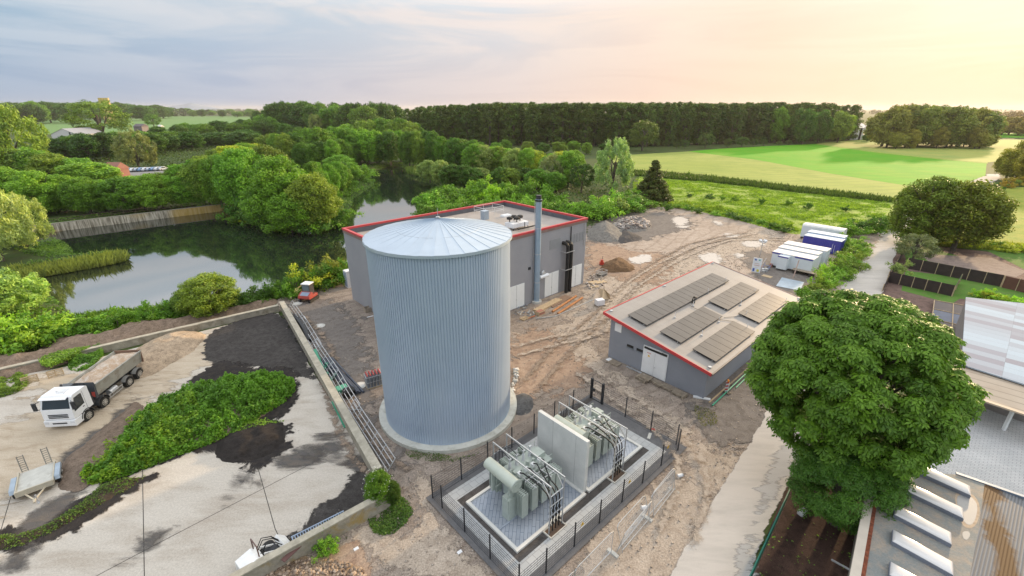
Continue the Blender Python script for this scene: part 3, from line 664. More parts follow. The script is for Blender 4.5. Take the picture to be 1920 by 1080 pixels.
        for i in range(n_):
            x0, x1 = i * pw + .012, (i + 1) * pw - .012; zt = .10
            P = [(x0, 0, zt), (x1, 0, zt), (x1, -pl, zt - sl * pl), (x0, -pl, zt - sl * pl)]; Q = [(p[0], p[1], p[2] + .055) for p in P]
            fr = MB().add(P + Q, [(0, 3, 2, 1), (0, 1, 5, 4), (1, 2, 6, 5), (2, 3, 7, 6), (3, 0, 4, 7), (4, 5, 6, 7)]).build('panel', mf, a)
            P = [(x0 + .025, -.025, zt + .058 - sl * .025), (x1 - .025, -.025, zt + .058 - sl * .025), (x1 - .025, -pl + .025, zt + .058 - sl * (pl - .025)), (x0 + .025, -pl + .025, zt + .058 - sl * (pl - .025))]
            MB().add(P, [(0, 3, 2, 1)]).build('glass', m, fr)
    # lightning rods on little feet
    for x, y in ((5.3, -4.3), (9.6, -4.15), (14.2, -3.6), (19.6, -3.3), (4.6, -7.7), (8.8, -7.5), (15, -7.2), (20, -6.8), (13.2, -8.6), (10.2, -9.9), (21, -10.1)):
        r = tag(empty('lightning_rod', S(o, x, y, rz(y)), ANG), 'short white lightning rod on the pale roof between solar arrays', 'rod', 'lightning rods on the low roof')
        MB().cyl((0, 0, 0), (0, 0, .08), .12, 10).build('foot', M_galv, r); MB().cyl((0, 0, .08), (0, 0, .62), .022, 6).build('rod', M_white, r)
    wr = MB()
    for a_, b_ in (((9.2, -3.9), (9.2, -5.0)), ((9.2, -4.9), (12, -4.9)), ((10.2, -7.4), (12.4, -8.4)), ((9.2, -7.2), (10.4, -8.4))): wr.tube([(a_[0], a_[1], rz(a_[1]) + .06), (b_[0], b_[1], rz(b_[1]) + .06)], .02, 5)
    wr.build('roof_cable', M_dark, t)
    v = tag(empty('roof_gooseneck', S(o, 10.1, -3.75, rz(-3.75)), ANG), 'small black cable gooseneck beside the long solar array', 'vent')
    MB().tube([(0, 0, 0), (0, 0, .55), (.12, 0, .72), (.3, 0, .72), (.36, 0, .55)], .07, 8).tube([(.2, -.15, 0), (.2, -.15, .5), (.32, -.15, .66), (.5, -.15, .6)], .07, 8).build('pipe', M_black, v)
    for x, y in ((.3, .3), (11, .3), (Lx, .3), (Lx + .2, -Ly), (.2, -Ly)):
        q = tag(MB().cyl(S(o, x, y, rz(y)), S(o, x, y, rz(y) + .09), .16, 10).build('conductor_holder', M_galv), 'small grey lightning conductor foot at the roof edge of the low building', 'conductor foot', 'conductor feet on the low roof')
    return o, rz
SH, shz = make_shed()

# ---------------------------------------------------------------- walls of the bunker yard
def wall_run(name, label, a, b, h, w_, m, cop=None):
    a = Vector((a[0], a[1], 0)); b = Vector((b[0], b[1], 0)); d = b - a; l = d.length; rz = math.atan2(d.y, d.x)
    t = tag(empty(name, a, rz), label, 'wall')
    MB().box(0, l, -w_ / 2, w_ / 2, -.2, h).build('wall_body', m, t)
    if cop: MB().box(-.03, l + .03, -w_ / 2 - .04, w_ / 2 + .04, h + .002, h + .09).build('coping', cop, t)
    return t
def gz(u, v, z): return G(u, v, z)
m, b, oo = newmat('lichen_wall'); 
c = mixc(ramp(noise(.9, 8, .7, .5), [(.5, 0), (.66, .9)]), ramp(noise(3, 7, .7), [(.3, (.22, .195, .15)), (.7, (.36, .33, .27))]), (.30, .21, .06))
L(c, b.inputs['Base Color']); b.inputs['Roughness'].default_value = .95; bumpn(noise(9, 6, .7), .6, .03, b); M_lich = m
WH = 1.15
wall_run('yard_wall', 'long weathered concrete wall between the bunker yard and the tank yard', gz(528, 566, WH), gz(708, 880, WH), WH, .55, M_oldconc, mat('wall_top', (.38, .35, .28), .95, var=.25, scale=2, bump=.4))
wall_run('yard_wall', 'stained concrete wall with yellow lichen at the bottom edge of the photo', gz(727, 923, WH), gz(330, 1142, WH), WH, .40, M_lich, mat('wall_top', (.38, .35, .28)))
wall_run('yard_wall', 'low kerb-like old wall along the soil bank behind the truck', gz(521, 573, .8), gz(-260, 752, .8), .8, .45, M_oldconc, mat('wall_top', (.38, .35, .28)))
# quay wall of the pond
m, b, oo = newmat('quay_concrete')
sx = N('ShaderNodeTexCoord'); mpn = N('ShaderNodeMapping'); L(sx.outputs['Object'], mpn.inputs[0]); mpn.inputs['Scale'].default_value = (1.2, 1, .12)
c = mixc(ramp(noise(1.6, 6, .7, .2, mpn.outputs[0]), [(.42, 0), (.6, 1)]), (.50, .46, .38), (.14, .12, .085))
c = mixc(ramp(noise(.05, 2, .5), [(.5, 0), (.56, .75)]), c, (.40, .26, .05))
L(c, b.inputs['Base Color']); b.inputs['Roughness'].default_value = .95
a_, b_ = G(84, 437, PZ), G(408, 397, PZ); d_ = b_ - a_
q = tag(empty('quay_wall', (a_.x, a_.y, 0), math.atan2(d_.y, d_.x)), 'pale concrete quay wall with rusty and mossy streaks on the far side of the pond', 'wall')
MB().box(-3, d_.length + 6, 0, .5, PZ - 1.5, .35).build('wall_body', m, q); MB().box(-3, d_.length + 6, -.05, .55, .352, .45).build('coping', mat('quay_cap', (.3, .28, .22), .9), q)
q = tag(empty('quay_railing', (a_.x, a_.y, .45), math.atan2(d_.y, d_.x)), 'dark rusty pipe railing along the top of the quay wall', 'railing')
r_ = MB(); l_ = d_.length + 5
for i in range(int(l_ / 2.4)): r_.bar((i * 2.4 - 2, .3, 0), (i * 2.4 - 2, .3, 1.15), .07)
for z in (.6, 1.12): r_.bar((-2, .3, z), (l_, .3, z), .06)
r_.build('rail', mat('rust_rail', (.10, .07, .05), .8), q)
# ---------------------------------------------------------------- foliage
def leaves(C, Nrm, size, aspect=1.6, jit=.6, rs=None, droop=0.0):
    "one bent quad per point; C centres, Nrm rough facing"
    n = len(C); rs = rs or np.random.default_rng(1)
    Nv = Nrm + rs.normal(0, jit, (n, 3)); Nv /= np.linalg.norm(Nv, axis=1)[:, None] + 1e-9
    T = rs.normal(0, 1, (n, 3)); T[:, 2] -= droop
    T -= (T * Nv).sum(1)[:, None] * Nv; T /= np.linalg.norm(T, axis=1)[:, None] + 1e-9
    B = np.cross(Nv, T); s = (size * rs.uniform(.6, 1.3, n))[:, None]
    a = C - T * s * .5 * aspect; c = C + T * s * .5 * aspect
    b = C + B * s * .5 + Nv * s * .12; d = C - B * s * .5 + Nv * s * .12
    V = np.stack([a, b, c, d], 1).reshape(-1, 3); F = np.arange(4 * n).reshape(-1, 4)
    return V, F
def crown_points(rs, clumps, per, shell=.35, up=.25):
    "clumps: list of (centre, radius xyz); points sit near each clump's outside, upper side favoured"
    P = []; Nn = []; T = []
    for (c, r) in clumps:
        k = max(6, int(per * (np.mean(r) ** 2))); d = rs.normal(0, 1, (k, 3)); d[:, 2] += up
        d /= np.linalg.norm(d, axis=1)[:, None]; q = 1 - np.abs(rs.normal(0, shell, k)); q = np.clip(q, .1, 1.12)
        P.append(np.array(c) + d * np.array(r) * q[:, None]); Nn.append(d); T.append(np.full(k, rs.uniform(0, 1)))
    return np.concatenate(P), np.concatenate(Nn), np.concatenate(T)
def set_tone(o, t, k):
    at = o.data.attributes.new('tone', 'FLOAT', 'POINT'); at.data.foreach_set('value', np.repeat(t, k).astype(np.float32))
def make_clumps(rs, n, cx, rx, rz, cr, lobes=6, base_z=0.0, rough=.16):
    "clump centres on the skin of one rounded envelope that swells and dents irregularly"
    K = rs.normal(0, 1, (lobes, 3)); K /= np.linalg.norm(K, axis=1)[:, None]; am = rs.uniform(.5, 1, lobes); out = []
    while len(out) < n:
        d = rs.normal(0, 1, 3); d /= np.linalg.norm(d)
        if d[2] < -.93: continue
        sw = (am * np.exp(-6 * (1 - K @ d))).max(); q = rs.uniform(.80, 1.0) if rs.uniform() < .8 else rs.uniform(.45, .8)
        p = d * np.array((rx, rx, rz)) * (1 - rough + rough * 1.5 * sw) * q + np.array((0, 0, cx))
        if p[2] < base_z: continue
        r = cr * rs.uniform(.65, 1.3); out.append((p, (r, r, r * rs.uniform(.75, .95))))
    return out
def trunk_mesh(mb, h, r, rs, limbs=6, spread=3.0, top=.8, split=.3):
    mb.tube([(0, 0, -.3), (r * .3, 0, h * split), (rs.uniform(-.3, .3), rs.uniform(-.3, .3), h * .6)], r, 7)
    for i in range(limbs):
        a = 2 * math.pi * i / limbs + rs.uniform(-.4, .4); z0 = h * rs.uniform(split, .55); sp_ = spread * rs.uniform(.6, 1)
        mb.cyl((0, 0, z0), (math.cos(a) * sp_ * .55, math.sin(a) * sp_ * .55, z0 + (h * top - z0) * .5), r * .5, 5, r * .28, False)
        mb.cyl((math.cos(a) * sp_ * .55, math.sin(a) * sp_ * .55, z0 + (h * top - z0) * .5), (math.cos(a) * sp_, math.sin(a) * sp_, z0 + (h * top - z0) * rs.uniform(.8, 1)), r * .28, 4, r * .08, False)
    return mb
PROTO = {}
HIDE = []
def proto(kind, k, seed, H, W, build_clumps, per, size, aspect=1.5, shell=.35, up=.25, jit=.6, droop=0.0, tr=.3, limbs=6, bare=.25):
    rs = np.random.default_rng(seed)
    cl = build_clumps(rs); P, Nn, T = crown_points(rs, cl, per, shell, up)
    V, F = leaves(P, Nn, size, aspect, jit, rs, droop)
    e = empty('tree', (0, 0, -500)); c = meshobj('crown', V, F, M_leaf, e); set_tone(c, T, 4)
    tb = trunk_mesh(MB(), H, tr, rs, limbs, W * .33, .85, bare).build('trunk', M_bark, e)
    PROTO.setdefault(kind, []).append((e, H, W)); return e
for k in range(4):
    # broadleaf 12 m tall, 10 m wide
    proto('broad', k, 10 + k, 12, 10, lambda rs: make_clumps(rs, 120, 6.0, 4.3, 5.4, 1.3, lobes=7, base_z=.3), 62, .34, bare=.12)
for k in range(2):
    proto('fine', k, 20 + k, 12, 10, lambda rs: make_clumps(rs, 210, 6.0, 4.4, 5.6, 1.0, lobes=9, base_z=.3), 135, .20, aspect=1.8, bare=.15)
for k in range(3):
    # poplar 28 m tall, 7 m wide
    def pc(rs):
        out = []
        for i in range(105):
            z = .8 + 26.5 * rs.uniform(0, 1) ** .85; rr = 3.3 * (1 - max(0, (z - 19) / 10) ** 1.8) * (.9 if z < 7 else 1); a = rs.uniform(0, 6.28); q = rs.uniform(.35, 1) ** .5
            r = rs.uniform(.9, 1.6); out.append((np.array((math.cos(a) * rr * q, math.sin(a) * rr * q, z)), (r * .8, r * .8, r * 1.25)))
        return out
    proto('poplar', k, 30 + k, 28, 7, pc, 26, .50, aspect=1.5, tr=.4, limbs=4, bare=.1)
for k in range(2):
    def wc(rs):
        out = []
        for i in range(150):
            d = rs.normal(0, 1, 3); d /= np.linalg.norm(d)
            if d[2] < -.75: continue
            q = rs.uniform(.7, 1.03); p = d * np.array((4.6, 4.6, 5.8)) * q + np.array((0, 0, 6.2))
            if p[2] < .8: continue
            r = rs.uniform(.55, 1.0); out.append((p, (r * .75, r * .75, r * 1.5)))
        return out
    proto('willow', k, 40 + k, 12.5, 9.6, wc, 150, .17, aspect=3.4, shell=.5, droop=2.2, jit=.9, bare=.1)
for k in range(3):
    # shrub 3 m tall 3.6 m wide, leafy to the ground
    proto('shrub', k, 50 + k, 3, 3.6, lambda rs: [(np.array((rs.normal(0, .85), rs.normal(0, .85), abs(rs.normal(1.1, .65)))), (.6, .6, .5)) for _ in range(36)], 190, .15, aspect=1.9, shell=.5, limbs=5, tr=.07, bare=.1)
def conifer(rs):
    out = []
    for i in range(300):
        z = 11.3 * rs.uniform(0, 1) ** 1.3 + .3; rr = (1 - z / 12) * 3.9 * rs.uniform(.5, 1.05); a = rs.uniform(0, 6.28); r = .5 + .7 * (1 - z / 12)
        out.append((np.array((math.cos(a) * rr, math.sin(a) * rr, z - rr * .12)), (r, r, r * .45)))
    return out
proto('conifer', 0, 60, 12, 7.8, conifer, 150, .22, aspect=2.6, shell=.6, tr=.22)
def blob(rs):   # very regular round lone crown
    out = []
    for i in range(120):
        d = rs.normal(0, 1, 3); d /= np.linalg.norm(d)
        if d[2] < -.75: continue
        r = rs.uniform(.7, 1.2); out.append((d * np.array((4.3, 4.3, 4.6)) * rs.uniform(.82, 1.02) + np.array((0, 0, 6.0)), (r, r, r * .75)))
    return out
proto('round', 0, 70, 11.5, 10, blob, 75, .26, bare=.08)
used = set()
GREENS = {'dark': (0.062, 0.144, 0.022), 'mid': (0.119, 0.244, 0.03), 'bright': (0.165, 0.32, 0.045), 'yellow': (0.338, 0.4, 0.05), 'olive': (0.175, 0.26, 0.045), 'silver': (0.375, 0.425, 0.19), 'grey': (0.237, 0.312, 0.13), 'warm': (0.35, 0.263, 0.05), 'brown': (0.213, 0.15, 0.05), 'deep': (0.043, 0.1, 0.02), 'lime': (0.263, 0.475, 0.04)}
rt = random.Random(3)
def plant(kind, base, h, wdt, color, name, label, cat, group=None, v=None):
    L_ = PROTO[kind]; i = rt.randrange(len(L_)) if v is None else v % len(L_); e, H, W = L_[i]
    c = copy_tree(e); c.name = name; c.location = base; c.rotation_euler = (0, 0, rt.uniform(0, 6.28))
    c.scale = (wdt / W, wdt / W * rt.uniform(.9, 1.1), h / H)
    col = GREENS[color] if isinstance(color, str) else color; j = rt.uniform(.85, 1.18)
    for ch in c.children:
        if ch.name.startswith('crown'): ch.color = (col[0] * j * rt.uniform(.92, 1.12), col[1] * j, col[2] * j, 1)
    return tag(c, label, cat, group)
def T(kind, u, vb, vt, hw, color, label, name='tree', cat='tree', group=None, z=0.0, v=None):
    "a tree standing at photo pixel (u, vb), its top seen in row vt, half as wide as hw pixels"
    b = G(u, vb, z); h = H_at(b.y, vt, z); wd = 2 * hw * fw(b.y, z + h / 2) / FPX
    return plant(kind, b, h, wd, color, name, label, cat, group, v)
def row(kind, pts, n, hw, color, label, name='tree', cat='tree', group=None, jit=6, vj=4, z=0.0, tj=4):
    "n trees between listed (u, vb, vt) stations"
    m_ = len(pts) - 1
    for i in range(n):
        t = (i + rt.uniform(.1, .9)) / n * m_; k = min(int(t), m_ - 1); f = t - k; a, b_ = pts[k], pts[k + 1]
        u = a[0] + (b_[0] - a[0]) * f + rt.uniform(-jit, jit); vb = a[1] + (b_[1] - a[1]) * f + rt.uniform(-vj, vj); vt = a[2] + (b_[2] - a[2]) * f + rt.uniform(-tj, tj * .6)
        cl = rt.choice(color) if isinstance(color, list) else color
        T(kind, u, vb, vt, hw * rt.uniform(.8, 1.2), cl, label, name, cat, group, z)
# --- far horizon
hm = MB()
def hill(az0, az1, dist, hgt, seed, n=60):
    rs = random.Random(seed); V = []; ph = [rs.uniform(0, 6) for _ in range(4)]
    for j, (dd, k) in enumerate(((0, 0), (500, .6), (1100, 1), (2200, 0))):
        for i in range(n + 1):
            t = i / n; a = R(az0 + (az1 - az0) * t); env = math.sin(math.pi * t) ** .6
            hh = hgt * k * env * (.6 + .2 * math.sin(t * 9 + ph[0]) + .12 * math.sin(t * 21 + ph[1]) + .06 * math.sin(t * 47 + ph[2]))
            V.append((math.sin(a) * (dist + dd), math.cos(a) * (dist + dd), hh - 1))
    F_ = [(j * (n + 1) + i, j * (n + 1) + i + 1, (j + 1) * (n + 1) + i + 1, (j + 1) * (n + 1) + i) for j in range(3) for i in range(n)]
    return V, F_
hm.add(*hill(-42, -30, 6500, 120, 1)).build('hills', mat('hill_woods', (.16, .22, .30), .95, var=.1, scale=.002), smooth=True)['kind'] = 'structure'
# distant wood strips that read as one mass
def wood_strip(name, u0, u1, vb, vt, color, n, seed, depth=40):
    rs = np.random.default_rng(seed); a, b_ = G(u0, vb), G(u1, vb); P = []; T_ = []
    h = H_at(.5 * (a.y + b_.y), vt)
    for i in range(n):
        t = rs.uniform(); c = np.array(a.lerp(b_, t)) + np.array((0, rs.uniform(0, depth), 0)); rr = h * rs.uniform(.28, .42); hh = h * rs.uniform(.55, .8)
        k = 70; d = rs.normal(0, 1, (k, 3)); d /= np.linalg.norm(d, axis=1)[:, None]; P.append(c + np.array((0, 0, hh * .6)) + d * np.array((rr, rr, hh * .55))); T_.append(np.full(k, rs.uniform()))
    P = np.concatenate(P); Nn = np.tile((0, -.3, 1.0), (len(P), 1)); V, F_ = leaves(P, Nn, h * .13, 1.3, .8, rs)
    o = meshobj(name, V, F_, M_leaf); set_tone(o, np.concatenate(T_), 4); o.color = (*GREENS[color], 1) if isinstance(color, str) else (*color, 1)
    tag(o, kind='stuff', label='distant strip of woodland on the horizon', cat='woodland', group='woods along the horizon'); return o
wood_strip('woodland', 330, 700, 210.5, 203.0, (.06, .09, .06), 120, 1, 250)
wood_strip('woodland', 1540, 1990, 214, 204.5, (.12, .10, .05), 130, 2, 150)
wood_strip('woodland', 1820, 2040, 226, 208, (.17, .12, .045), 120, 3, 100)
wood_strip('woodland', -60, 330, 219, 200, (.05, .085, .04), 110, 5, 200)
# --- left background
W1 = 'dark green tree of the far wood on the left horizon'
row('broad', [(-20, 232, 191), (60, 230, 190), (160, 228, 192), (235, 226, 192), (320, 221, 198)], 22, 22, ['dark', 'mid', 'dark'], W1, group='trees on the left horizon')
row('broad', [(330, 218, 204), (480, 217, 206)], 14, 10, ['dark', 'mid'], 'small dark tree in the hedge line between far fields on the left', group='hedge trees between the far fields')
row('broad', [(480, 236, 207), (500, 236, 207)], 2, 12, 'dark', 'dark rounded tree at the left end of the central far wood', group='trees at the wood end')
T('round', 196, 262, 183, 52, 'olive', 'big rounded olive-green tree in front of the yellow silo tower', name='broadleaf_tree')
T('willow', 38, 330, 191, 62, (.24, .31, .08), 'tall yellow-green tree at the left edge of the photo behind the brighter trees')
T('round', 290, 240, 212, 15, 'mid', 'lone round tree in the pale green field behind the wood')
T('willow', 262, 318, 243, 38, (.19, .23, .13), 'silvery willow in the middle of the dark band of trees', name='willow_tree')
row('broad', [(90, 300, 262), (180, 300, 245), (300, 285, 246), (400, 275, 248), (480, 275, 242)], 26, 26, ['dark', 'deep', 'mid', 'dark'], 'dark green tree in the dense band left of the pond', group='dark band of trees left of the pond')
row('broad', [(300, 262, 235), (400, 258, 228), (500, 256, 222), (560, 250, 232)], 14, 20, ['dark', 'mid'], 'dark tree beyond the band left of the pond', group='trees beyond the dark band')
row('broad', [(-30, 345, 268), (60, 345, 272), (130, 350, 288), (200, 352, 305)], 12, 38, ['bright', 'mid', 'olive'], 'bright green tree in the upper row on the left slope', group='upper row on the left slope')
row('fine', [(-30, 395, 300), (60, 400, 312), (140, 400, 325), (210, 395, 335)], 11, 38, ['bright', 'bright', 'mid'], 'bright green tree above the quay wall', group='trees above the quay wall')
row('fine', [(225, 395, 330), (300, 392, 322), (380, 386, 295), (440, 385, 280)], 11, 36, ['mid', 'bright', 'mid', 'olive'], 'mid green tree beside the pond left of the big island tree', group='trees between quay and island')
row('fine', [(360, 360, 300), (440, 345, 270), (500, 330, 262)], 7, 36, ['olive', 'bright', 'yellow'], 'sunlit yellow-green tree behind the island tree', group='sunlit trees behind the island tree')
# the big island tree: several stems
for (u, vb, vt, hw, c, lab) in ((475, 405, 268, 58, 'bright', 'tall left stem of the big tree group standing in the pond'), (540, 424, 282, 62, 'mid', 'central dense green tree of the group standing in the pond'), (598, 432, 318, 50, 'olive', 'right olive-tinted tree of the pond group leaning over the water'),
                                (560, 434, 352, 52, 'mid', 'low front tree of the pond group touching the water'), (508, 424, 340, 50, 'bright', 'front left tree of the pond group with drooping crown'), (520, 395, 262, 50, (.15, .22, .05), 'highest tree at the back of the pond group')):
    T('fine', u, vb, vt, hw, c, lab, z=-1.2, name='pond_tree')
row('shrub', [(450, 412, 375), (520, 430, 392), (600, 434, 396), (650, 415, 380)], 12, 30, ['mid', 'dark'], 'drooping bush at the water line below the pond tree group', name='bush', cat='bush', group='bushes at the foot of the pond trees', z=-1.4)
T('shrub', 655, 338, 300, 36, 'mid', 'spreading bush reaching over the water behind the pond group', z=-1, name='bush', cat='bush')
T('fine', 640, 325, 288, 30, 'bright', 'bright tree behind the pond group at the narrows')
T('shrub', 680, 335, 306, 20, 'mid', 'small bush at the tip of the narrows', z=-1, name='bush', cat='bush')
row('fine', [(585, 392, 300), (615, 375, 300), (640, 355, 302), (655, 342, 305)], 7, 22, ['mid', 'bright', 'dark'], 'leafy tree on the bank between pond group and narrows', group='trees on the bank by the narrows')
row('shrub', [(615, 390, 362), (640, 368, 345), (672, 346, 325)], 7, 15, ['mid', 'bright'], 'bush at the water line of the narrows', name='bush', cat='bush', group='bushes at the narrows', z=-1.2)
# left near side
T('willow', 8, 500, 335, 66, (.36, .45, .23), 'pale silvery willow at the left edge of the photo beside the reeds', name='willow_tree', z=-1, v=0)
T('willow', 55, 470, 360, 44, (.33, .42, .21), 'smaller pale willow leaning over the pond on the left', name='willow_tree', z=-1, v=1)
T('willow', 20, 600, 510, 72, (.32, .44, .15), 'pale yellow-green willow bush at the left bank', name='willow_bush', cat='bush', z=-.8)
T('willow', -30, 620, 530, 80, (.29, .42, .13), 'pale bush cut by the left edge of the photo', name='willow_bush', cat='bush', z=-.8)
row('shrub', [(-30, 660, 590), (40, 655, 588), (100, 640, 590)], 8, 40, [(.19, .34, .04), 'bright', (.22, .36, .05)], 'bright lime-green shrub behind the soil bank on the left', name='shrub', cat='shrub', group='lime-green shrubs on the left', z=-.2)
row('shrub', [(110, 640, 598), (200, 625, 585), (290, 605, 572), (370, 592, 560)], 20, 27, ['mid', 'bright', 'mid'], 'green shrub along the near bank of the pond', name='shrub', cat='shrub', group='shrubs on the near pond bank', z=-.5, tj=5)
T('fine', 400, 590, 512, 58, (.22, .28, .05), 'large rounded yellow-green bush at the near bank of the pond', name='bush', cat='bush', z=-.3, v=1)
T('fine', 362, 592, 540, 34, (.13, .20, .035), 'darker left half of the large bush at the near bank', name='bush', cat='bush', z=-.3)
row('shrub', [(455, 575, 545), (520, 562, 528), (570, 550, 506), (620, 535, 490), (650, 522, 485)], 15, 24, ['mid', 'dark', 'olive', 'mid'], 'leafy shrub in the hedge behind the red digger', name='shrub', cat='shrub', group='hedge shrubs behind the digger', z=-.3, tj=5)
T('shrub', 575, 548, 498, 28, 'yellow', 'yellowish shrub right behind the red digger', name='shrub', cat='shrub', z=-.2)
T('shrub', 618, 532, 480, 32, (.19, .22, .05), 'taller yellow-green shrub between digger and plant building', name='shrub', cat='shrub', z=-.2)
# --- centre background
row('broad', [(515, 250, 190), (570, 252, 189), (640, 252, 193), (700, 256, 188), (760, 258, 194)], 20, 24, ['dark', 'mid', 'deep', 'dark'], 'dark green tree of the far wood in the centre', group='far wood in the centre')
T('round', 690, 262, 193, 28, (.12, .19, .04), 'rounded sunlit tree standing before the central far wood')
T('round', 595, 256, 210, 14, 'grey', 'small grey-green tree beside the red-roofed house')
row('broad', [(500, 300, 250), (580, 300, 240), (640, 285, 235), (720, 280, 215), (790, 280, 228)], 20, 22, ['mid', 'dark', 'bright', 'olive'], 'mixed green tree of the middle wood behind the pond', group='middle wood behind the pond')
row('broad', [(490, 245, 208), (560, 270, 235)], 5, 14, ['dark', 'mid'], 'tree beside the small far field left of the house', group='trees by the small far field')
row('fine', [(560, 322, 268), (620, 318, 262), (680, 308, 245), (760, 306, 240)], 12, 24, ['mid', 'dark', 'mid'], 'slender green tree on the far shore of the pond', group='trees on the far shore')
row('broad', [(640, 305, 238), (690, 306, 238), (740, 305, 238)], 9, 18, ['mid', 'bright'], 'tall tree with pale trunk on the far shore', group='pale-trunked trees on the far shore')
row('fine', [(770, 308, 240), (810, 312, 245), (845, 320, 254), (885, 325, 258)], 10, 22, ['mid', 'dark', 'olive', 'dark'], 'dark rounded tree on the right far shore of the pond', group='dark trees on the right far shore')
row('fine', [(880, 330, 262), (930, 330, 272), (980, 335, 276), (1040, 345, 282), (1080, 350, 280)], 13, 26, ['olive', 'mid', 'bright', 'yellow', 'grey'], 'yellow-green tree of the thicket right of the pond', group='thicket right of the pond')
row('fine', [(800, 338, 296), (860, 350, 308), (920, 352, 312), (990, 355, 315), (1050, 362, 318)], 12, 28, ['mid', 'grey', 'olive', 'dark'], 'mid-sized tree of the thicket above the plant roof', group='thicket above the plant roof')
row('shrub', [(800, 392, 362), (850, 385, 345), (910, 378, 335), (970, 380, 340), (1040, 392, 352)], 20, 26, ['bright', 'mid', 'mid', 'lime'], 'low bright bush on the slope behind the plant', name='bush', cat='bush', group='low bushes behind the plant', z=-.2, tj=6)
row('shrub', [(800, 405, 380), (900, 400, 372), (1000, 400, 370), (1110, 410, 372), (1170, 400, 372)], 20, 26, ['mid', 'bright', 'mid'], 'leafy bush right behind the plant building', name='bush', cat='bush', group='bushes right behind the plant', tj=6)
T('willow', 1147, 366, 260, 40, (.26, .36, .20), 'tall silver-green willow between the thicket and the spruce', name='willow_tree', v=0)
T('willow', 1035, 352, 288, 26, (.20, .24, .15), 'silvery willow in the thicket above the plant roof', name='willow_tree')
T('round', 1090, 362, 302, 28, 'deep', 'dark green round tree left of the tall silver willow')
T('conifer', 1221, 380, 299, 37, (.07, .10, .03), 'dark brownish spruce at the edge of the gravel lot', name='spruce_tree')
row('shrub', [(1130, 400, 360), (1170, 395, 362), (1200, 388, 365), (1190, 380, 350)], 9, 26, ['bright', 'grey', 'mid'], 'bush between the silver willow and the spruce', name='bush', cat='bush', group='bushes below the silver willow')
row('shrub', [(1240, 392, 380), (1300, 396, 386), (1370, 410, 399), (1440, 424, 413), (1480, 434, 422)], 12, 11, ['mid', 'dark', 'bright'], 'small dark shrub along the far edge of the gravel lot', name='shrub', cat='shrub', group='shrubs along the gravel lot')
# poplar row and its undergrowth
for i in range(100):
    t = (i + .5) / 100; u = 765 + t * 830; a = G(u, 268 + 10 * math.sin(math.pi * min(1, t * 1.15)) - 3 * t); u += rt.uniform(-3, 3)
    vt = 205 - 11 * min(1, t * 5.5) + (3.5 if t > .9 else 0) + rt.uniform(-1.5, 2.5)
    b_ = G(u, 266 + 10 * math.sin(math.pi * min(1, t * 1.1)) - 3 * t + rt.uniform(-2, 1)); h = H_at(b_.y, vt)
    plant('poplar', b_, h, rt.uniform(9, 13), rt.choice([(.075, .13, .03), (.09, .15, .035), (.08, .135, .04)]), 'poplar_tree', 'tall dark poplar in the long straight row behind the fields', 'poplar', 'poplars in the long row')
for i in range(60):
    t = (i + .5) / 60; u = 790 + t * 760; b_ = G(u, 262 + 9 * math.sin(math.pi * t) + rt.uniform(-2, 2)); vt = 200 - 6 * min(1, t * 4) + rt.uniform(-1, 3); h = H_at(b_.y, vt)
    plant('poplar', b_, h, rt.uniform(10, 14), rt.choice([(.06, .11, .03), (.07, .12, .03)]), 'poplar_tree', 'poplar of the second rank hidden partly behind the front row', 'poplar', 'poplars of the second rank')
row('broad', [(1440, 268, 196), (1500, 268, 196), (1545, 266, 206), (1585, 264, 209)], 9, 22, ['dark', 'mid', 'olive'], 'broad crowned tree at the right end of the poplar row', group='broad trees at the end of the poplar row')
T('round', 1204, 283, 221, 29, (.085, .13, .03), 'large round tree standing alone in front of the poplar row')
for u, vb, vt, hw in ((1268, 279, 265, 7), (1284, 279, 262, 8), (1322, 278, 248, 17), (1364, 277, 259, 8), (1390, 276, 255, 13), (1412, 275, 259, 8), (1431, 274, 260, 7), (1460, 273, 264, 6), (1478, 272, 262, 6)):
    T('round', u, vb, vt, hw, (.07, .12, .03), 'small round tree at the foot of the poplar row', group='small round trees at the field edge')
row('broad', [(780, 288, 262), (900, 290, 262), (1050, 286, 266), (1180, 284, 268)], 14, 14, ['dark', 'mid', 'olive'], 'low tree under the poplars', group='undergrowth trees below the poplars')
# right background
row('broad', [(1650, 274, 200), (1690, 274, 191), (1740, 274, 196), (1800, 274, 199), (1835, 274, 205)], 14, 34, [(.16, .21, .055), (.19, .215, .06), (.145, .20, .05)], 'big brownish-green tree of the copse in the right-hand fields', group='copse in the right-hand fields')
row('broad', [(1660, 276, 250), (1710, 277, 240), (1780, 277, 236), (1830, 276, 240), (1850, 276, 252)], 14, 18, [(.24, .24, .06), (.19, .19, .055), (.26, .26, .06)], 'low sunlit tree along the foot of the copse', group='low trees at the foot of the copse')
row('broad', [(1855, 252, 222), (1900, 252, 218), (1960, 254, 216)], 9, 20, [(.28, .21, .06), (.24, .19, .06)], 'warm brown tree of the wood beyond the right fields', group='warm brown wood at the right edge')
row('broad', [(1555, 262, 240), (1600, 262, 250), (1640, 262, 246)], 8, 9, ['olive', 'mid'], 'bush in front of the far white buildings', group='bushes before the far white buildings', tj=2)
for u, vb, vt, hw, c, lab in ((1905, 338, 258, 36, (.25, .26, .045), 'large golden-green tree right of the lane at the photo edge'), (1945, 345, 262, 44, (.32, .27, .05), 'tree cut by the right edge beside the lane'), (1885, 335, 285, 24, (.28, .26, .05), 'lower golden tree next to the lane')):
    T('fine', u, vb, vt, hw, c, lab)
T('shrub', 1869, 358, 341, 12, 'dark', 'dark small shrub at the lane verge near the edge tree', name='shrub', cat='shrub')
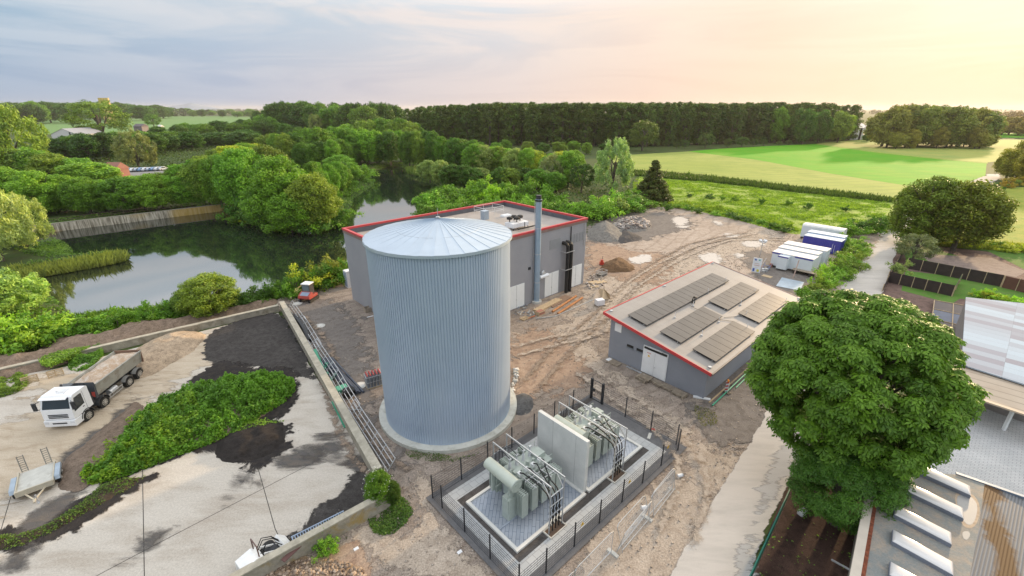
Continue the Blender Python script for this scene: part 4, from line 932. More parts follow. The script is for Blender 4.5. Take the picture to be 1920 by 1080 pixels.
row('shrub', [(1880, 350, 330), (1925, 345, 330)], 5, 14, ['olive', 'warm'], 'verge shrub below the golden tree', name='shrub', cat='shrub', group='verge shrubs below the golden tree')
# big round tree by the lane: two merged crowns
T('fine', 1716, 462, 322, 68, (.14, .20, .03), 'big dark green spreading tree beside the lane, left crown', name='broadleaf_tree', v=0)
T('fine', 1786, 470, 330, 76, (.16, .215, .032), 'big spreading tree beside the lane, right crown', name='broadleaf_tree', v=1)
T('round', 1710, 492, 436, 35, (.22, .25, .17), 'small white-blossoming tree on a slanted trunk beside the garden', name='blossom_tree')
T('shrub', 1684, 516, 488, 17, (.22, .30, .14), 'white-flowering shrub between the dark garden fences', name='flowering_shrub', cat='shrub')
row('shrub', [(1590, 442, 415), (1640, 440, 402), (1662, 420, 400)], 6, 22, ['dark', 'mid'], 'dark bush left of the lane mouth', name='bush', cat='bush', group='bushes at the lane mouth')
row('shrub', [(1575, 462, 438), (1600, 470, 448), (1590, 500, 470), (1560, 520, 490), (1535, 545, 510), (1510, 568, 538)], 15, 21, ['mid', 'olive', 'bright'], 'leafy shrub in the hedge beside the site cabins', name='hedge_shrub', cat='shrub', group='hedge shrubs beside the cabins')
row('shrub', [(1830, 556, 541), (1880, 566, 550), (1930, 582, 566)], 7, 13, ['yellow', 'lime'], 'clipped yellow-green shrub in the border hedge by the big shed', name='hedge_shrub', cat='shrub', group='border hedge by the big shed')
row('shrub', [(1760, 458, 448), (1850, 463, 450), (1930, 476, 462)], 8, 15, ['yellow', 'mid'], 'low shrub on the meadow edge above the gardens', name='shrub', cat='shrub', group='shrubs on the meadow edge')
row('shrub', [(1280, 372, 362), (1400, 380, 368), (1600, 396, 384)], 8, 7, ['dark', 'mid'], 'small sapling in the rough meadow', name='sapling', cat='sapling', group='saplings in the rough meadow')
for u in (1291, 1337, 1382, 1432): T('shrub', u, 329 + (u - 1291) * .13, 320 + (u - 1291) * .13, 3, 'olive', 'tiny young tree at the near edge of the wheat field', name='sapling', cat='sapling', group='young trees at the wheat edge')
bb = T('fine', 714, 946, 880, 29, (.11, .20, .03), 'dense green bush with white blossoms at the wall corner', name='blossom_bush', cat='bush')
_r = random.Random(4); _m = MB(); bb0 = bb.location
for k in range(90):
    a_, e_ = _r.uniform(0, 6.28), _r.uniform(.1, 1.5); q_ = Vector((math.cos(a_) * math.cos(e_) * 5.1, math.sin(a_) * math.cos(e_) * 5.1, 6.0 + math.sin(e_) * 6.1)); s_ = .12
    _m.add([q_ + Vector((-s_, 0, 0)), q_ + Vector((0, -s_, .05)), q_ + Vector((s_, 0, 0)), q_ + Vector((0, s_, .05))], [(0, 1, 2, 3)])
_m.build('blossoms', mat('blossom_white', (.7, .7, .6), .7), bb)
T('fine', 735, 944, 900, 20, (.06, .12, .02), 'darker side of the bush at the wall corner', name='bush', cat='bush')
T('shrub', 612, 1035, 1003, 20, 'bright', 'small weed bush at the foot of the lichen wall', name='bush', cat='bush')
# --- great chestnut
def chestnut(base, Rr, Hc, zc, seed, nclump, per, col, label, palm=True, lsize=.23, name='chestnut_tree'):
    rs = np.random.default_rng(seed); e = tag(empty(name, base), label, 'tree')
    C = []; Nn = []; T_ = []
    cl = []
    K_ = rs.normal(0, 1, (14, 3)); K_ /= np.linalg.norm(K_, axis=1)[:, None]
    while len(cl) < nclump:
        d = rs.normal(0, 1, 3); d /= np.linalg.norm(d)
        if d[2] < -.85: continue
        sw = np.exp(-9 * (1 - K_ @ d)).max(); q = rs.uniform(.84, 1.0) if rs.uniform() < .85 else rs.uniform(.6, .84)
        p = d * (.9 + .13 * sw) * q * (1 - .12 * max(0, d[2]) ** 2)
        r = rs.uniform(.45, .95); cl.append((p * np.array((Rr, Rr, Hc)) + np.array((0, 0, zc)), np.array((r, r, r * .75)), d))
    for c, r, d0 in cl:
        k = int(per * r[0] ** 2); d = rs.normal(0, 1, (k, 3)) + d0 * .6; d[:, 2] += .35; d /= np.linalg.norm(d, axis=1)[:, None]
        C.append(c + d * r * np.clip(1 - np.abs(rs.normal(0, .22, k)), .3, 1.05)[:, None]); n_ = d * .6 + np.array((0, 0, .75)); Nn.append(n_); T_.append(np.full(k, rs.uniform()))
    C = np.concatenate(C); Nn = np.concatenate(Nn); T_ = np.concatenate(T_); n = len(C)
    Nn = Nn + rs.normal(0, .28, (n, 3)); Nn /= np.linalg.norm(Nn, axis=1)[:, None]
    A = rs.normal(0, 1, (n, 3)); A -= (A * Nn).sum(1)[:, None] * Nn; A /= np.linalg.norm(A, axis=1)[:, None]; B = np.cross(Nn, A)
    V = []; K = 6 if palm else 4
    for j in range(K):
        th = 2 * math.pi * j / (K + .6) + .3; L0 = lsize * (1.25 if j in (2, 3) else .95); s = rs.uniform(.75, 1.25, n)[:, None] * L0
        dr = A * math.cos(th) + B * math.sin(th); pr = -A * math.sin(th) + B * math.cos(th)
        a = C + dr * s * .08; m1 = C + dr * s * .75 + pr * s * .24 - Nn * s * .10; m2 = C + dr * s * .75 - pr * s * .24 - Nn * s * .10; t = C + dr * s * 1.2 - Nn * s * .42
        V.append(np.stack([a, m1, t, m2], 1))
    V = np.stack(V, 1).reshape(-1, 3); F_ = np.arange(len(V)).reshape(-1, 4)
    o = meshobj('crown', V, F_, M_leaf, e); set_tone(o, T_, 4 * K); o.color = (*col, 1)
    trunk_mesh(MB(), zc + Hc * .4, .42, rs, 10, Rr * .75, 1.0, .25).build('trunk', M_bark, e)
    return e
chestnut(Vector((22.2, 25.0, 0)), 5.75, 6.15, 9.1, 5, 660, 80, (.10, .20, .022), 'huge dense horse chestnut tree with sunlit right side beside the road')
chestnut(Vector((20.9, 21.7, 0)), 2.7, 3.0, 3.4, 6, 170, 150, (.06, .145, .022), 'smaller dark dense round tree under the huge chestnut', palm=False, lsize=.12, name='round_tree')
# prototypes have served
for L_ in PROTO.values():
    for e, _, _ in L_:
        for ch in list(e.children): bpy.data.objects.remove(ch)
        bpy.data.objects.remove(e)
# ---------------------------------------------------------------- heaps
def fbm(x, y, s, seed=0, oct=4):
    r = np.zeros_like(x); a = 1.0
    for k in range(oct):
        f = s * 2 ** k; p = seed * 1.7 + k * 3.1
        r += a * (np.sin(x * f + 2.1 * np.sin(y * f * .7 + p) + p) * np.cos(y * f * 1.1 + 1.7 * np.sin(x * f * .8 - p)))
        a *= .55
    return r
HF = {}
def heap(name, px, h, slope, m, label=None, cat=None, st=.2, rough=.12, seed=1, nf=1.3, z0=0.0, kind=None, smooth=3):
    P = spline([G(u, v)[:2] for u, v in px], smooth); lo = P.min(0) - .5; hi = P.max(0) + .5
    xs = np.arange(lo[0], hi[0] + st, st); ys = np.arange(lo[1], hi[1] + st, st); gX, gY = np.meshgrid(xs, ys)
    wob = fbm(gX, gY, .8, seed) * .18
    def f(x, y):
        d = sdist(x, y, P) + fbm(x, y, .8, seed) * .18
        return h * (1 - np.exp(-np.clip(d, 0, None) * slope / h)) * (1 + rough * fbm(x, y, nf, seed + 3)) + fbm(x, y, 4, seed + 5, 3) * .035 - .05 * (d < 0) - np.clip(-d, 0, .3) * .5
    Zh = f(gX, gY) + z0; ii = np.arange(gX.size).reshape(gX.shape)
    q = np.stack([ii[:-1, :-1], ii[:-1, 1:], ii[1:, 1:], ii[1:, :-1]], -1).reshape(-1, 4)
    q = q[Zh.ravel()[q].max(1) > .0 + z0]
    use, inv = np.unique(q, return_inverse=True); c = P.mean(0)
    o = meshobj(name, np.stack([gX.ravel()[use] - c[0], gY.ravel()[use] - c[1], Zh.ravel()[use]], -1), inv.reshape(-1, 4), m, smooth=True)
    o.location = (c[0], c[1], 0); HF[name + str(seed)] = f
    tag(o, label, cat, None, kind); return o, f, P
def hmat(n, c, **k): return ground_mat(n, [c, shade(c, 1.25), shade(c, .65)], .5, 2.2, .5, 11, bump=1, bdist=.08, **k)
M_earth = hmat('heap_earth', (.17, .13, .10)); M_blackheap = hmat('heap_black', (.03, .026, .024)); M_sand = hmat('heap_sand', (.36, .28, .20)); M_brown = hmat('heap_brown', (.13, .08, .045)); M_greyheap = hmat('heap_grey', (.17, .16, .145)); M_chip = hmat('heap_chips', (.29, .21, .14))
_, f_green, P_green = heap('soil_mound', [(150, 905), (195, 868), (240, 815), (300, 765), (400, 725), (500, 708), (550, 718), (548, 745), (490, 785), (420, 825), (330, 860), (215, 903)], 1.6, .9, M_earth, 'long earth mound overgrown with bright green weeds in the concrete yard', 'mound', seed=1)
heap('soil_mound', [(95, 905), (110, 872), (170, 820), (225, 772), (262, 752), (275, 775), (235, 860), (190, 905), (130, 935)], 1.0, .5, M_earth, 'bare grey-brown earth heap beside the overgrown mound and the trailer', 'mound', seed=2)
heap('soil_mound', [(395, 862), (420, 815), (480, 790), (535, 790), (542, 820), (520, 850), (480, 870), (430, 872)], .8, .55, M_blackheap, 'black compost heap at the right end of the overgrown mound', 'mound', seed=3, rough=.2)
_, f_ridge, P_ridge = heap('soil_mound', [(-40, 1018), (40, 1000), (110, 972), (180, 920), (230, 900), (280, 892), (262, 912), (200, 945), (120, 990), (40, 1028), (-40, 1040)], .5, .7, hmat('ridge_soil', (.055, .042, .03)), 'low dark earth ridge curving across the concrete in the lower left', 'mound', seed=4, rough=.25)
heap('soil_bank', [(-60, 690), (0, 668), (80, 660), (90, 640), (180, 630), (250, 610), (345, 598), (470, 572), (515, 562), (515, 572), (440, 590), (300, 628), (180, 665), (60, 702), (-60, 722)], 1.3, .9, hmat('bank_soil', (.21, .155, .115)), 'long brown spoil bank between shrubs and old yard wall', 'bank', seed=5, st=.25, rough=.2)
heap('sand_heap', [(215, 700), (240, 665), (285, 640), (345, 622), (385, 628), (378, 650), (330, 682), (285, 706), (250, 715)], 1.5, .75, M_sand, 'spread heap of tan sand behind the tipper truck', 'heap', seed=6)
heap('gravel_heap', [(1102, 448), (1110, 425), (1135, 418), (1165, 430), (1168, 448), (1140, 455)], 2.5, .7, M_greyheap, 'cone of beige gravel beside the plant corner', 'heap', seed=7, rough=.05)
heap('gravel_heap', [(1155, 448), (1165, 432), (1185, 436), (1205, 446), (1190, 453), (1165, 456)], 1.2, .5, M_dgrav, 'low dark grey gravel heap right of the beige cone', 'heap', seed=8, rough=.05)
heap('rubble_heap', [(1145, 430), (1160, 414), (1200, 412), (1222, 420), (1215, 432), (1180, 436)], 1.3, .6, M_greyheap, 'heap of broken concrete rubble on the gravel lot', 'heap', seed=9, rough=.3)
heap('earth_heap', [(1125, 508), (1135, 492), (1160, 484), (1180, 494), (1190, 506), (1160, 512)], 1.7, .65, M_brown, 'dark brown excavated earth cone on the lot between the two buildings', 'heap', seed=10)
heap('earth_heap', [(1170, 372), (1200, 366), (1235, 380), (1225, 390), (1195, 388)], 1.5, .6, hmat('berm', (.14, .095, .07)), 'brown earth berm at the foot of the spruce', 'heap', seed=11)
heap('gravel_heap', [(958, 765), (965, 742), (985, 738), (1003, 748), (995, 768), (975, 778)], .75, .6, hmat('slate_grit', (.11, .11, .11)), 'small dark grey grit heap beside the tank foundation', 'heap', seed=12)
heap('chip_heap', [(470, 1110), (500, 1075), (560, 1050), (640, 1055), (690, 1080), (700, 1130)], .55, .5, M_chip, 'orange-brown heap of soil and chips in front of the lichen wall', 'heap', seed=13, rough=.3, nf=3)
# rubble, stones
def stones(name, pxpoly, n, s0, s1, m, label, f=None, seed=1, kind='stuff', world=None):
    rs = np.random.default_rng(seed); P = world if world is not None else spline([G(u, v)[:2] for u, v in pxpoly], 2)
    lo, hi = P.min(0), P.max(0); q = rs.uniform(lo, hi, (n * 4, 2)); q = q[inside(q[:, 0], q[:, 1], P)][:n]
    z = f(q[:, 0], q[:, 1]) if f else np.full(len(q), .02); z = np.maximum(z, 0)
    cube = np.array([(-1, -1, -1), (1, -1, -1), (1, 1, -1), (-1, 1, -1), (-1, -1, 1), (1, -1, 1), (1, 1, 1), (-1, 1, 1)], float)
    s = (s0 + (s1 - s0) * rs.uniform(0, 1, len(q)) ** 3)
    V = cube[None] * s[:, None, None] * rs.uniform(.45, 1.1, (len(q), 8, 3)) * .5
    a = rs.uniform(0, 6.28, len(q)); c, d = np.cos(a)[:, None], np.sin(a)[:, None]
    X_ = V[:, :, 0] * c - V[:, :, 1] * d; Y_ = V[:, :, 0] * d + V[:, :, 1] * c
    V = np.stack([X_ + q[:, 0, None], Y_ + q[:, 1, None], V[:, :, 2] * .7 + z[:, None] + s[:, None] * .15], -1).reshape(-1, 3)
    fc = np.array([(0, 3, 2, 1), (4, 5, 6, 7), (0, 1, 5, 4), (1, 2, 6, 5), (2, 3, 7, 6), (3, 0, 4, 7)])
    F_ = (fc[None] + 8 * np.arange(len(q))[:, None, None]).reshape(-1, 4)
    return tag(meshobj(name, V, F_, m), label, 'stones', None, kind)
def isl_mat(name, a, b_, rough=.9):
    m, b, o = newmat(name); gi = N('ShaderNodeNewGeometry'); L(ramp(gi.outputs['Random Per Island'], [(0, a), (1, b_)]), b.inputs['Base Color']); b.inputs['Roughness'].default_value = rough; return m
M_stone = isl_mat('loose_stone', (.20, .165, .13), (.38, .33, .28)); M_rub = isl_mat('rubble', (.18, .14, .12), (.46, .42, .38))
stones('loose_stones', [(540, 580), (655, 560), (700, 700), (720, 830), (820, 870), (1000, 760), (970, 600), (1100, 545), (1250, 470), (1420, 430), (1540, 460), (1520, 520), (1330, 500), (1140, 600), (1140, 680), (1310, 760), (1430, 700), (1420, 860), (1280, 1060), (1060, 1110), (760, 1110), (700, 1000), (740, 930), (600, 740)], 13000, .03, .15, M_stone, 'small loose stones strewn over the dirt yard')
stones('rubble', [(1150, 430), (1162, 415), (1200, 413), (1220, 421), (1212, 431), (1180, 434)], 500, .3, .9, M_rub, 'broken concrete lumps lying on the rubble heap', HF['rubble_heap9'], 2)
stones('rubble', [(1098, 530), (1110, 515), (1135, 520), (1130, 540), (1105, 545)], 120, .12, .45, M_rub, 'loose rubble at the plant corner', None, 3)
stones('rubble', [(962, 740), (972, 700), (968, 690), (960, 720), (955, 760)], 60, .15, .5, isl_mat('pale_rubble', (.3, .3, .28), (.55, .54, .52)), 'pale broken stones beside the tank', None, 4)
stones('clods', [(430, 800), (540, 790), (600, 900), (660, 920), (560, 1000), (480, 900), (300, 900), (280, 1000), (20, 1060), (-20, 1020), (260, 890), (400, 860)], 5200, .03, .13, M_blackheap, 'small black soil clods scattered on the concrete yard', None, 5)
stones('wood_chips', [(480, 1110), (510, 1070), (600, 1050), (680, 1070), (690, 1120)], 1500, .06, .25, isl_mat('chips', (.10, .065, .045), (.46, .36, .27)), 'light and dark chips on the heap in front of the lichen wall', HF['chip_heap13'], 6)
# ---------------------------------------------------------------- weeds, grass, reeds
def weeds(name, pxpoly, n, h, size, col, label, f=None, seed=1, aspect=1.6, jit=.6, upright=0.0, world=None, clump=0.0, z=0.0, cat='weeds', droop=0.0, mask=None):
    rs = np.random.default_rng(seed); P = world if world is not None else spline([G(u, v, z)[:2] for u, v in pxpoly], 2)
    lo, hi = P.min(0), P.max(0); q = rs.uniform(lo, hi, (n * 4, 2)); q = q[inside(q[:, 0], q[:, 1], P)][:n]
    if mask is not None: q = q[mask(q[:, 0], q[:, 1])]
    cl = .5 + .5 * fbm(q[:, 0], q[:, 1], clump, seed) if clump else np.ones(len(q)); keep = rs.uniform(0, 1, len(q)) < np.clip(cl * 1.3 + .25, 0, 1); q = q[keep]; cl = np.clip(cl[keep], .15, 1.5)
    zg = (f(q[:, 0], q[:, 1]) if f else 0) + z; zz = zg + rs.uniform(.05, 1, len(q)) * h * cl
    C = np.stack([q[:, 0], q[:, 1], zz], -1)
    if upright:
        Nn = rs.normal(0, 1, (len(q), 3)); Nn[:, 2] *= .15; V = []; k = len(q); s = size * rs.uniform(.6, 1.3, k)[:, None]
        Nn /= np.linalg.norm(Nn, axis=1)[:, None]; T_ = np.tile((0, 0, 1.0), (k, 1)) + rs.normal(0, .22, (k, 3)); B = np.cross(Nn, T_); base = np.stack([q[:, 0], q[:, 1], np.broadcast_to(zg, k)], -1)
        L0 = (h * rs.uniform(.6, 1.1, k) * cl)[:, None]; V = np.stack([base - B * s * .5, base + B * s * .5, base + T_ * L0 * .6 + B * s * .3, base + T_ * L0 + Nn * L0 * .25], 1).reshape(-1, 3); F_ = np.arange(4 * k).reshape(-1, 4)
    else:
        Nn = np.tile((0, -.2, 1.0), (len(q), 1)); V, F_ = leaves(C, Nn, size, aspect, jit, rs, droop)
    o = meshobj(name, V, F_, M_leaf); set_tone(o, np.clip(.5 + .5 * fbm(C[:, 0], C[:, 1], .9, seed + 2), 0, 1), 4); o.color = (*(GREENS[col] if isinstance(col, str) else col), 1)
    return tag(o, label, cat, None, 'stuff')
weeds('weeds', None, 80000, .95, .13, (.105, .23, .028), 'dense green weeds covering the long mound', f_green, 1, world=P_green, clump=2.2, jit=.8)
weeds('weeds', [(150, 905), (240, 790), (300, 780), (330, 850), (210, 905)], 14000, .9, .12, (.20, .32, .03), 'yellow-green weeds on the left part of the mound', f_green, 2, clump=1.6, jit=.8)
weeds('weeds', [(300, 790), (370, 770), (380, 820), (310, 860)], 7000, 1.1, .14, (.15, .26, .04), 'lighter weed clump in the middle of the mound', f_green, 3, clump=1.1, jit=.8)
weeds('weeds', [(430, 770), (550, 760), (540, 790), (440, 820), (400, 815)], 2500, .25, .09, (.12, .22, .03), 'thin weeds on the rim of the black heap', HF['soil_mound3'], 4, clump=1.5)
weeds('weeds', None, 2600, .2, .08, (.09, .15, .03), 'sparse weeds on the low earth ridge', f_ridge, 5, world=P_ridge, clump=1.4)
weeds('weeds', [(130, 695), (140, 668), (190, 655), (195, 668), (165, 695)], 9000, .7, .10, (.09, .20, .03), 'tuft of green weeds between old wall and truck', None, 6, clump=1.2)
weeds('weeds', [(75, 680), (110, 665), (170, 655), (150, 665), (95, 690)], 4000, .5, .10, (.15, .26, .04), 'weeds on top of the old yard wall', None, 7, z=.6)
weeds('weeds', [(-30, 715), (20, 700), (60, 715), (30, 740), (-30, 750)], 7000, .7, .11, (.16, .24, .04), 'green weeds at the left edge below the old wall', None, 8, clump=1.4)
weeds('weeds', [(690, 960), (715, 930), (750, 930), (775, 960), (740, 1000), (700, 1000)], 3500, .25, .09, (.06, .12, .025), 'low weeds on the soil below the wall corner', None, 9, clump=1.8)
weeds('weeds', [(760, 850), (790, 845), (860, 858), (900, 850), (850, 866), (780, 862)], 900, .2, .06, (.07, .12, .03), 'sparse weeds at the tank foundation', None, 10, clump=2)
weeds('grass', [(-60, 650), (110, 600), (300, 580), (420, 560), (520, 548), (650, 505), (650, 530), (520, 562), (340, 600), (150, 640), (-60, 680)], 30000, .8, .07, (.085, .17, .03), 'tall grass between the shrubs on the near pond bank', None, 11, upright=1, z=-.3, cat='grass')
weeds('reeds', [(20, 515), (90, 508), (170, 492), (232, 482), (236, 490), (180, 502), (90, 518), (40, 528)], 9000, 1.5, .06, (.27, .30, .10), 'tall yellow-green reeds on the spit in the pond', None, 12, upright=1, z=-1.4, cat='reeds')
weeds('weeds', [(-60, 500), (40, 470), (100, 450), (140, 475), (110, 500), (40, 515), (-60, 540)], 9000, .9, .16, (.12, .22, .04), 'green growth at the root of the reed spit', None, 24, z=-1.0)
weeds('reeds', [(770, 318), (850, 328), (845, 345), (810, 335), (765, 326)], 5000, 2.0, .14, (.12, .19, .05), 'band of reeds on the far shore of the pond', None, 13, upright=1, z=-1.4, cat='reeds')
weeds('reeds', [(785, 410), (790, 382), (830, 360), (870, 370), (860, 400), (800, 418)], 16000, 2.2, .12, (.09, .18, .04), 'dense green reeds on the near right shore behind the plant', None, 14, upright=1, z=-1.0, cat='reeds')
weeds('grass', [(1200, 326), (1330, 337), (1500, 358), (1660, 376), (1650, 410), (1560, 440), (1480, 438), (1380, 412), (1290, 392), (1235, 385), (1190, 370)], 60000, .45, .34, (.22, .33, .05), 'rough tufted meadow between wheat field and gravel lot', None, 15, upright=1, clump=.35, cat='grass')
weeds('grass', [(1235, 388), (1290, 392), (1420, 416), (1490, 434), (1490, 428), (1420, 406), (1290, 382)], 16000, 1.0, .16, (.22, .32, .05), 'taller weeds along the far rim of the gravel lot', None, 16, upright=1, clump=.6, cat='grass')
weeds('grass', [(1190, 322), (1330, 333), (1500, 354), (1665, 374), (1665, 380), (1500, 362), (1330, 342), (1190, 330)], 14000, 1.2, .3, (.07, .12, .025), 'dark grass line along the lower edge of the wheat field', None, 17, upright=1, cat='grass')
weeds('grass', [(1745, 450), (1920, 464), (1990, 475), (1990, 482), (1900, 472), (1760, 462)], 9000, .9, .16, (.30, .33, .07), 'long pale grass at the meadow edge above the gardens', None, 18, upright=1, cat='grass')
weeds('ground_ivy', [(1300, 760), (1340, 775), (1345, 795), (1315, 800)], 700, .15, .07, (.14, .14, .05), 'dry weeds by the building corner', None, 19)
weeds('weeds', [(1478, 940), (1600, 950), (1640, 1100), (1420, 1120)], 420, .12, .10, (.12, .24, .04), 'few small seedlings on the dark mulch bed', None, 20, clump=2.2)
_x0, _y0 = pond.min(0) - 5; _x1, _y1 = pond.max(0) + 5
weeds('bank_growth', None, 330000, .55, .24, (.10, .19, .035), 'rough green growth along the banks of the pond', lambda x, y: np.clip(PZ - sdist(x, y, pond) * .42, -3, 0), 31, world=np.array([(_x0, _y0), (_x1, _y0), (_x1, _y1), (_x0, _y1)]), clump=.9, mask=lambda x, y: (lambda d: (d > -5.0) & (d < .25))(sdist(x, y, pond)), cat='bank growth')
rs_ = np.random.default_rng(77)
fl = [G(u, v) for u, v in ((700, 905), (712, 890), (725, 885), (735, 895), (744, 902), (750, 915), (720, 905), (708, 920), (738, 880))]
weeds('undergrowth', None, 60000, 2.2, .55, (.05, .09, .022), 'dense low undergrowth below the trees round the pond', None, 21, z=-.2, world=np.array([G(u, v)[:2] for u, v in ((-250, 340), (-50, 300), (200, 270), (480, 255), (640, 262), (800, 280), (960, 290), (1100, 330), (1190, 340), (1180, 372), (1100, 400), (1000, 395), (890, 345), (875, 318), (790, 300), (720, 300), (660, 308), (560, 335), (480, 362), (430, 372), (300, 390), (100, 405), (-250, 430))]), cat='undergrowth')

# ---------------------------------------------------------------- transformer compound
W0 = Vector((-5.45, 23.7, 0))
def LP(x, y, z=0): return S(W0, x, y, z)
def lquad(x0, x1, y0, y1): return [LP(x0, y0), LP(x1, y0), LP(x1, y1), LP(x0, y1)]
m, b, oo = newmat('compound_pavers'); M_cpave = m
tcn = N('ShaderNodeTexCoord'); mpn = N('ShaderNodeMapping'); L(tcn.outputs['Object'], mpn.inputs[0]); mpn.inputs['Rotation'].default_value = (0, 0, -ANG)
br = N('ShaderNodeTexBrick'); L(mpn.outputs[0], br.inputs[0]); br.inputs['Scale'].default_value = 1; br.inputs['Brick Width'].default_value = .55; br.inputs['Row Height'].default_value = .5; br.inputs['Mortar Size'].default_value = .012
br.inputs['Color1'].default_value = (.36, .375, .38, 1); br.inputs['Color2'].default_value = (.43, .44, .44, 1); br.inputs['Mortar'].default_value = (.22, .22, .22, 1)
L(br.outputs[0], b.inputs['Base Color']); b.inputs['Roughness'].default_value = .85
m, b, oo = newmat('basin_grating'); M_tile = m
tcn = N('ShaderNodeTexCoord'); mpn = N('ShaderNodeMapping'); L(tcn.outputs['Object'], mpn.inputs[0]); mpn.inputs['Rotation'].default_value = (0, 0, -ANG)
br = N('ShaderNodeTexBrick'); L(mpn.outputs[0], br.inputs[0]); br.inputs['Scale'].default_value = 1; br.inputs['Brick Width'].default_value = 1.0; br.inputs['Row Height'].default_value = .24; br.inputs['Mortar Size'].default_value = .014
br.inputs['Color1'].default_value = (.33, .365, .42, 1); br.inputs['Color2'].default_value = (.39, .42, .47, 1); br.inputs['Mortar'].default_value = (.14, .17, .22, 1)
L(mixc(1.0, br.outputs[0], ramp(noise(.6, 5, .6), [(.3, .85), (.7, 1.2)]), 'MULTIPLY'), b.inputs['Base Color']); b.inputs['Roughness'].default_value = .45; b.inputs['Metallic'].default_value = .3
sheet('fence_strip', lquad(-.35, 17.6, .35, -9.35), ground_mat('strip_paver', [(.13, .13, .135), (.15, .15, .155), (.11, .11, .115)], .3, 2, .2, 15, bump=.4, bdist=.02), .10, world=True)
sheet('pavement', lquad(.35, 16.0, -.4, -8.5), M_cpave, .104, world=True)
sheet('gravel_strip', lquad(1.1, 15.1, -1.3, -7.5), M_dgrav, .108, world=True)
sheet('gravel_strip', lquad(12.0, 17.3, .1, -.4), M_dgrav, .112, world=True)
def basin(x0, x1, y0, y1, lab, step):
    t = tag(empty('oil_basin', LP(x0, y0), ANG), lab, 'basin')
    w_, l_ = x1 - x0, y0 - y1; r = MB(); k = .22
    r.box(0, w_, -k, 0, 0, .26); r.box(0, w_, -l_, -l_ + k, 0, .26); r.box(0, k, -l_ + k, -k, 0, .26); r.box(w_ - k, w_, -l_ + k, -k, 0, .26)
    r.build('rim', mat('rim_concrete', (.60, .60, .57), .8, var=.06, bump=.1), t)
    MB().box(k, w_ - k, -l_ + k, -k, .10, .17).build('floor', M_tile, t)
    MB().box(k, w_ - k, -l_ * .62 - .06, -l_ * .62 + .06, .17, .26).build('beam', mat('beam_steel', (.36, .40, .46), .5, .4), t)
basin(1.4, 7.95, -1.9, -7.0, 'white rimmed oil basin with blue-grey grating under the left transformer', 0)
basin(8.25, 14.95, -1.9, -7.0, 'white rimmed oil basin under the right transformer behind the firewall', 0)
fwl = tag(empty('firewall', LP(8.1, -2.2), ANG), 'tall free-standing white concrete firewall between the two transformers', 'wall')
m, b, oo = newmat('shuttered_concrete'); c = ramp(noise(.7, 7, .65, .4), [(.3, (.50, .51, .49)), (.7, (.66, .66, .63))])
c = mixc(mathn('MULTIPLY', ramp(noise(6, 6, .7, 1.5), [(.63, 0), (.7, 1)]), .5), c, (.33, .31, .28)); L(c, b.inputs['Base Color']); b.inputs['Roughness'].default_value = .8
MB().box(-.15, .15, -4.55, 0, .1, 4.5).build('slab', m, fwl, bevel=.02)
for q_ in (-1.52, -3.62): MB().box(-.154, -.15, q_, q_ + .02, .3, 4.45).build('panel_joint', mat('joint_grey', (.25, .25, .24), .8), fwl)
MB().box(-.3, -.16, .02, .2, .5, 1.1).build('junction_box', M_dark, fwl)
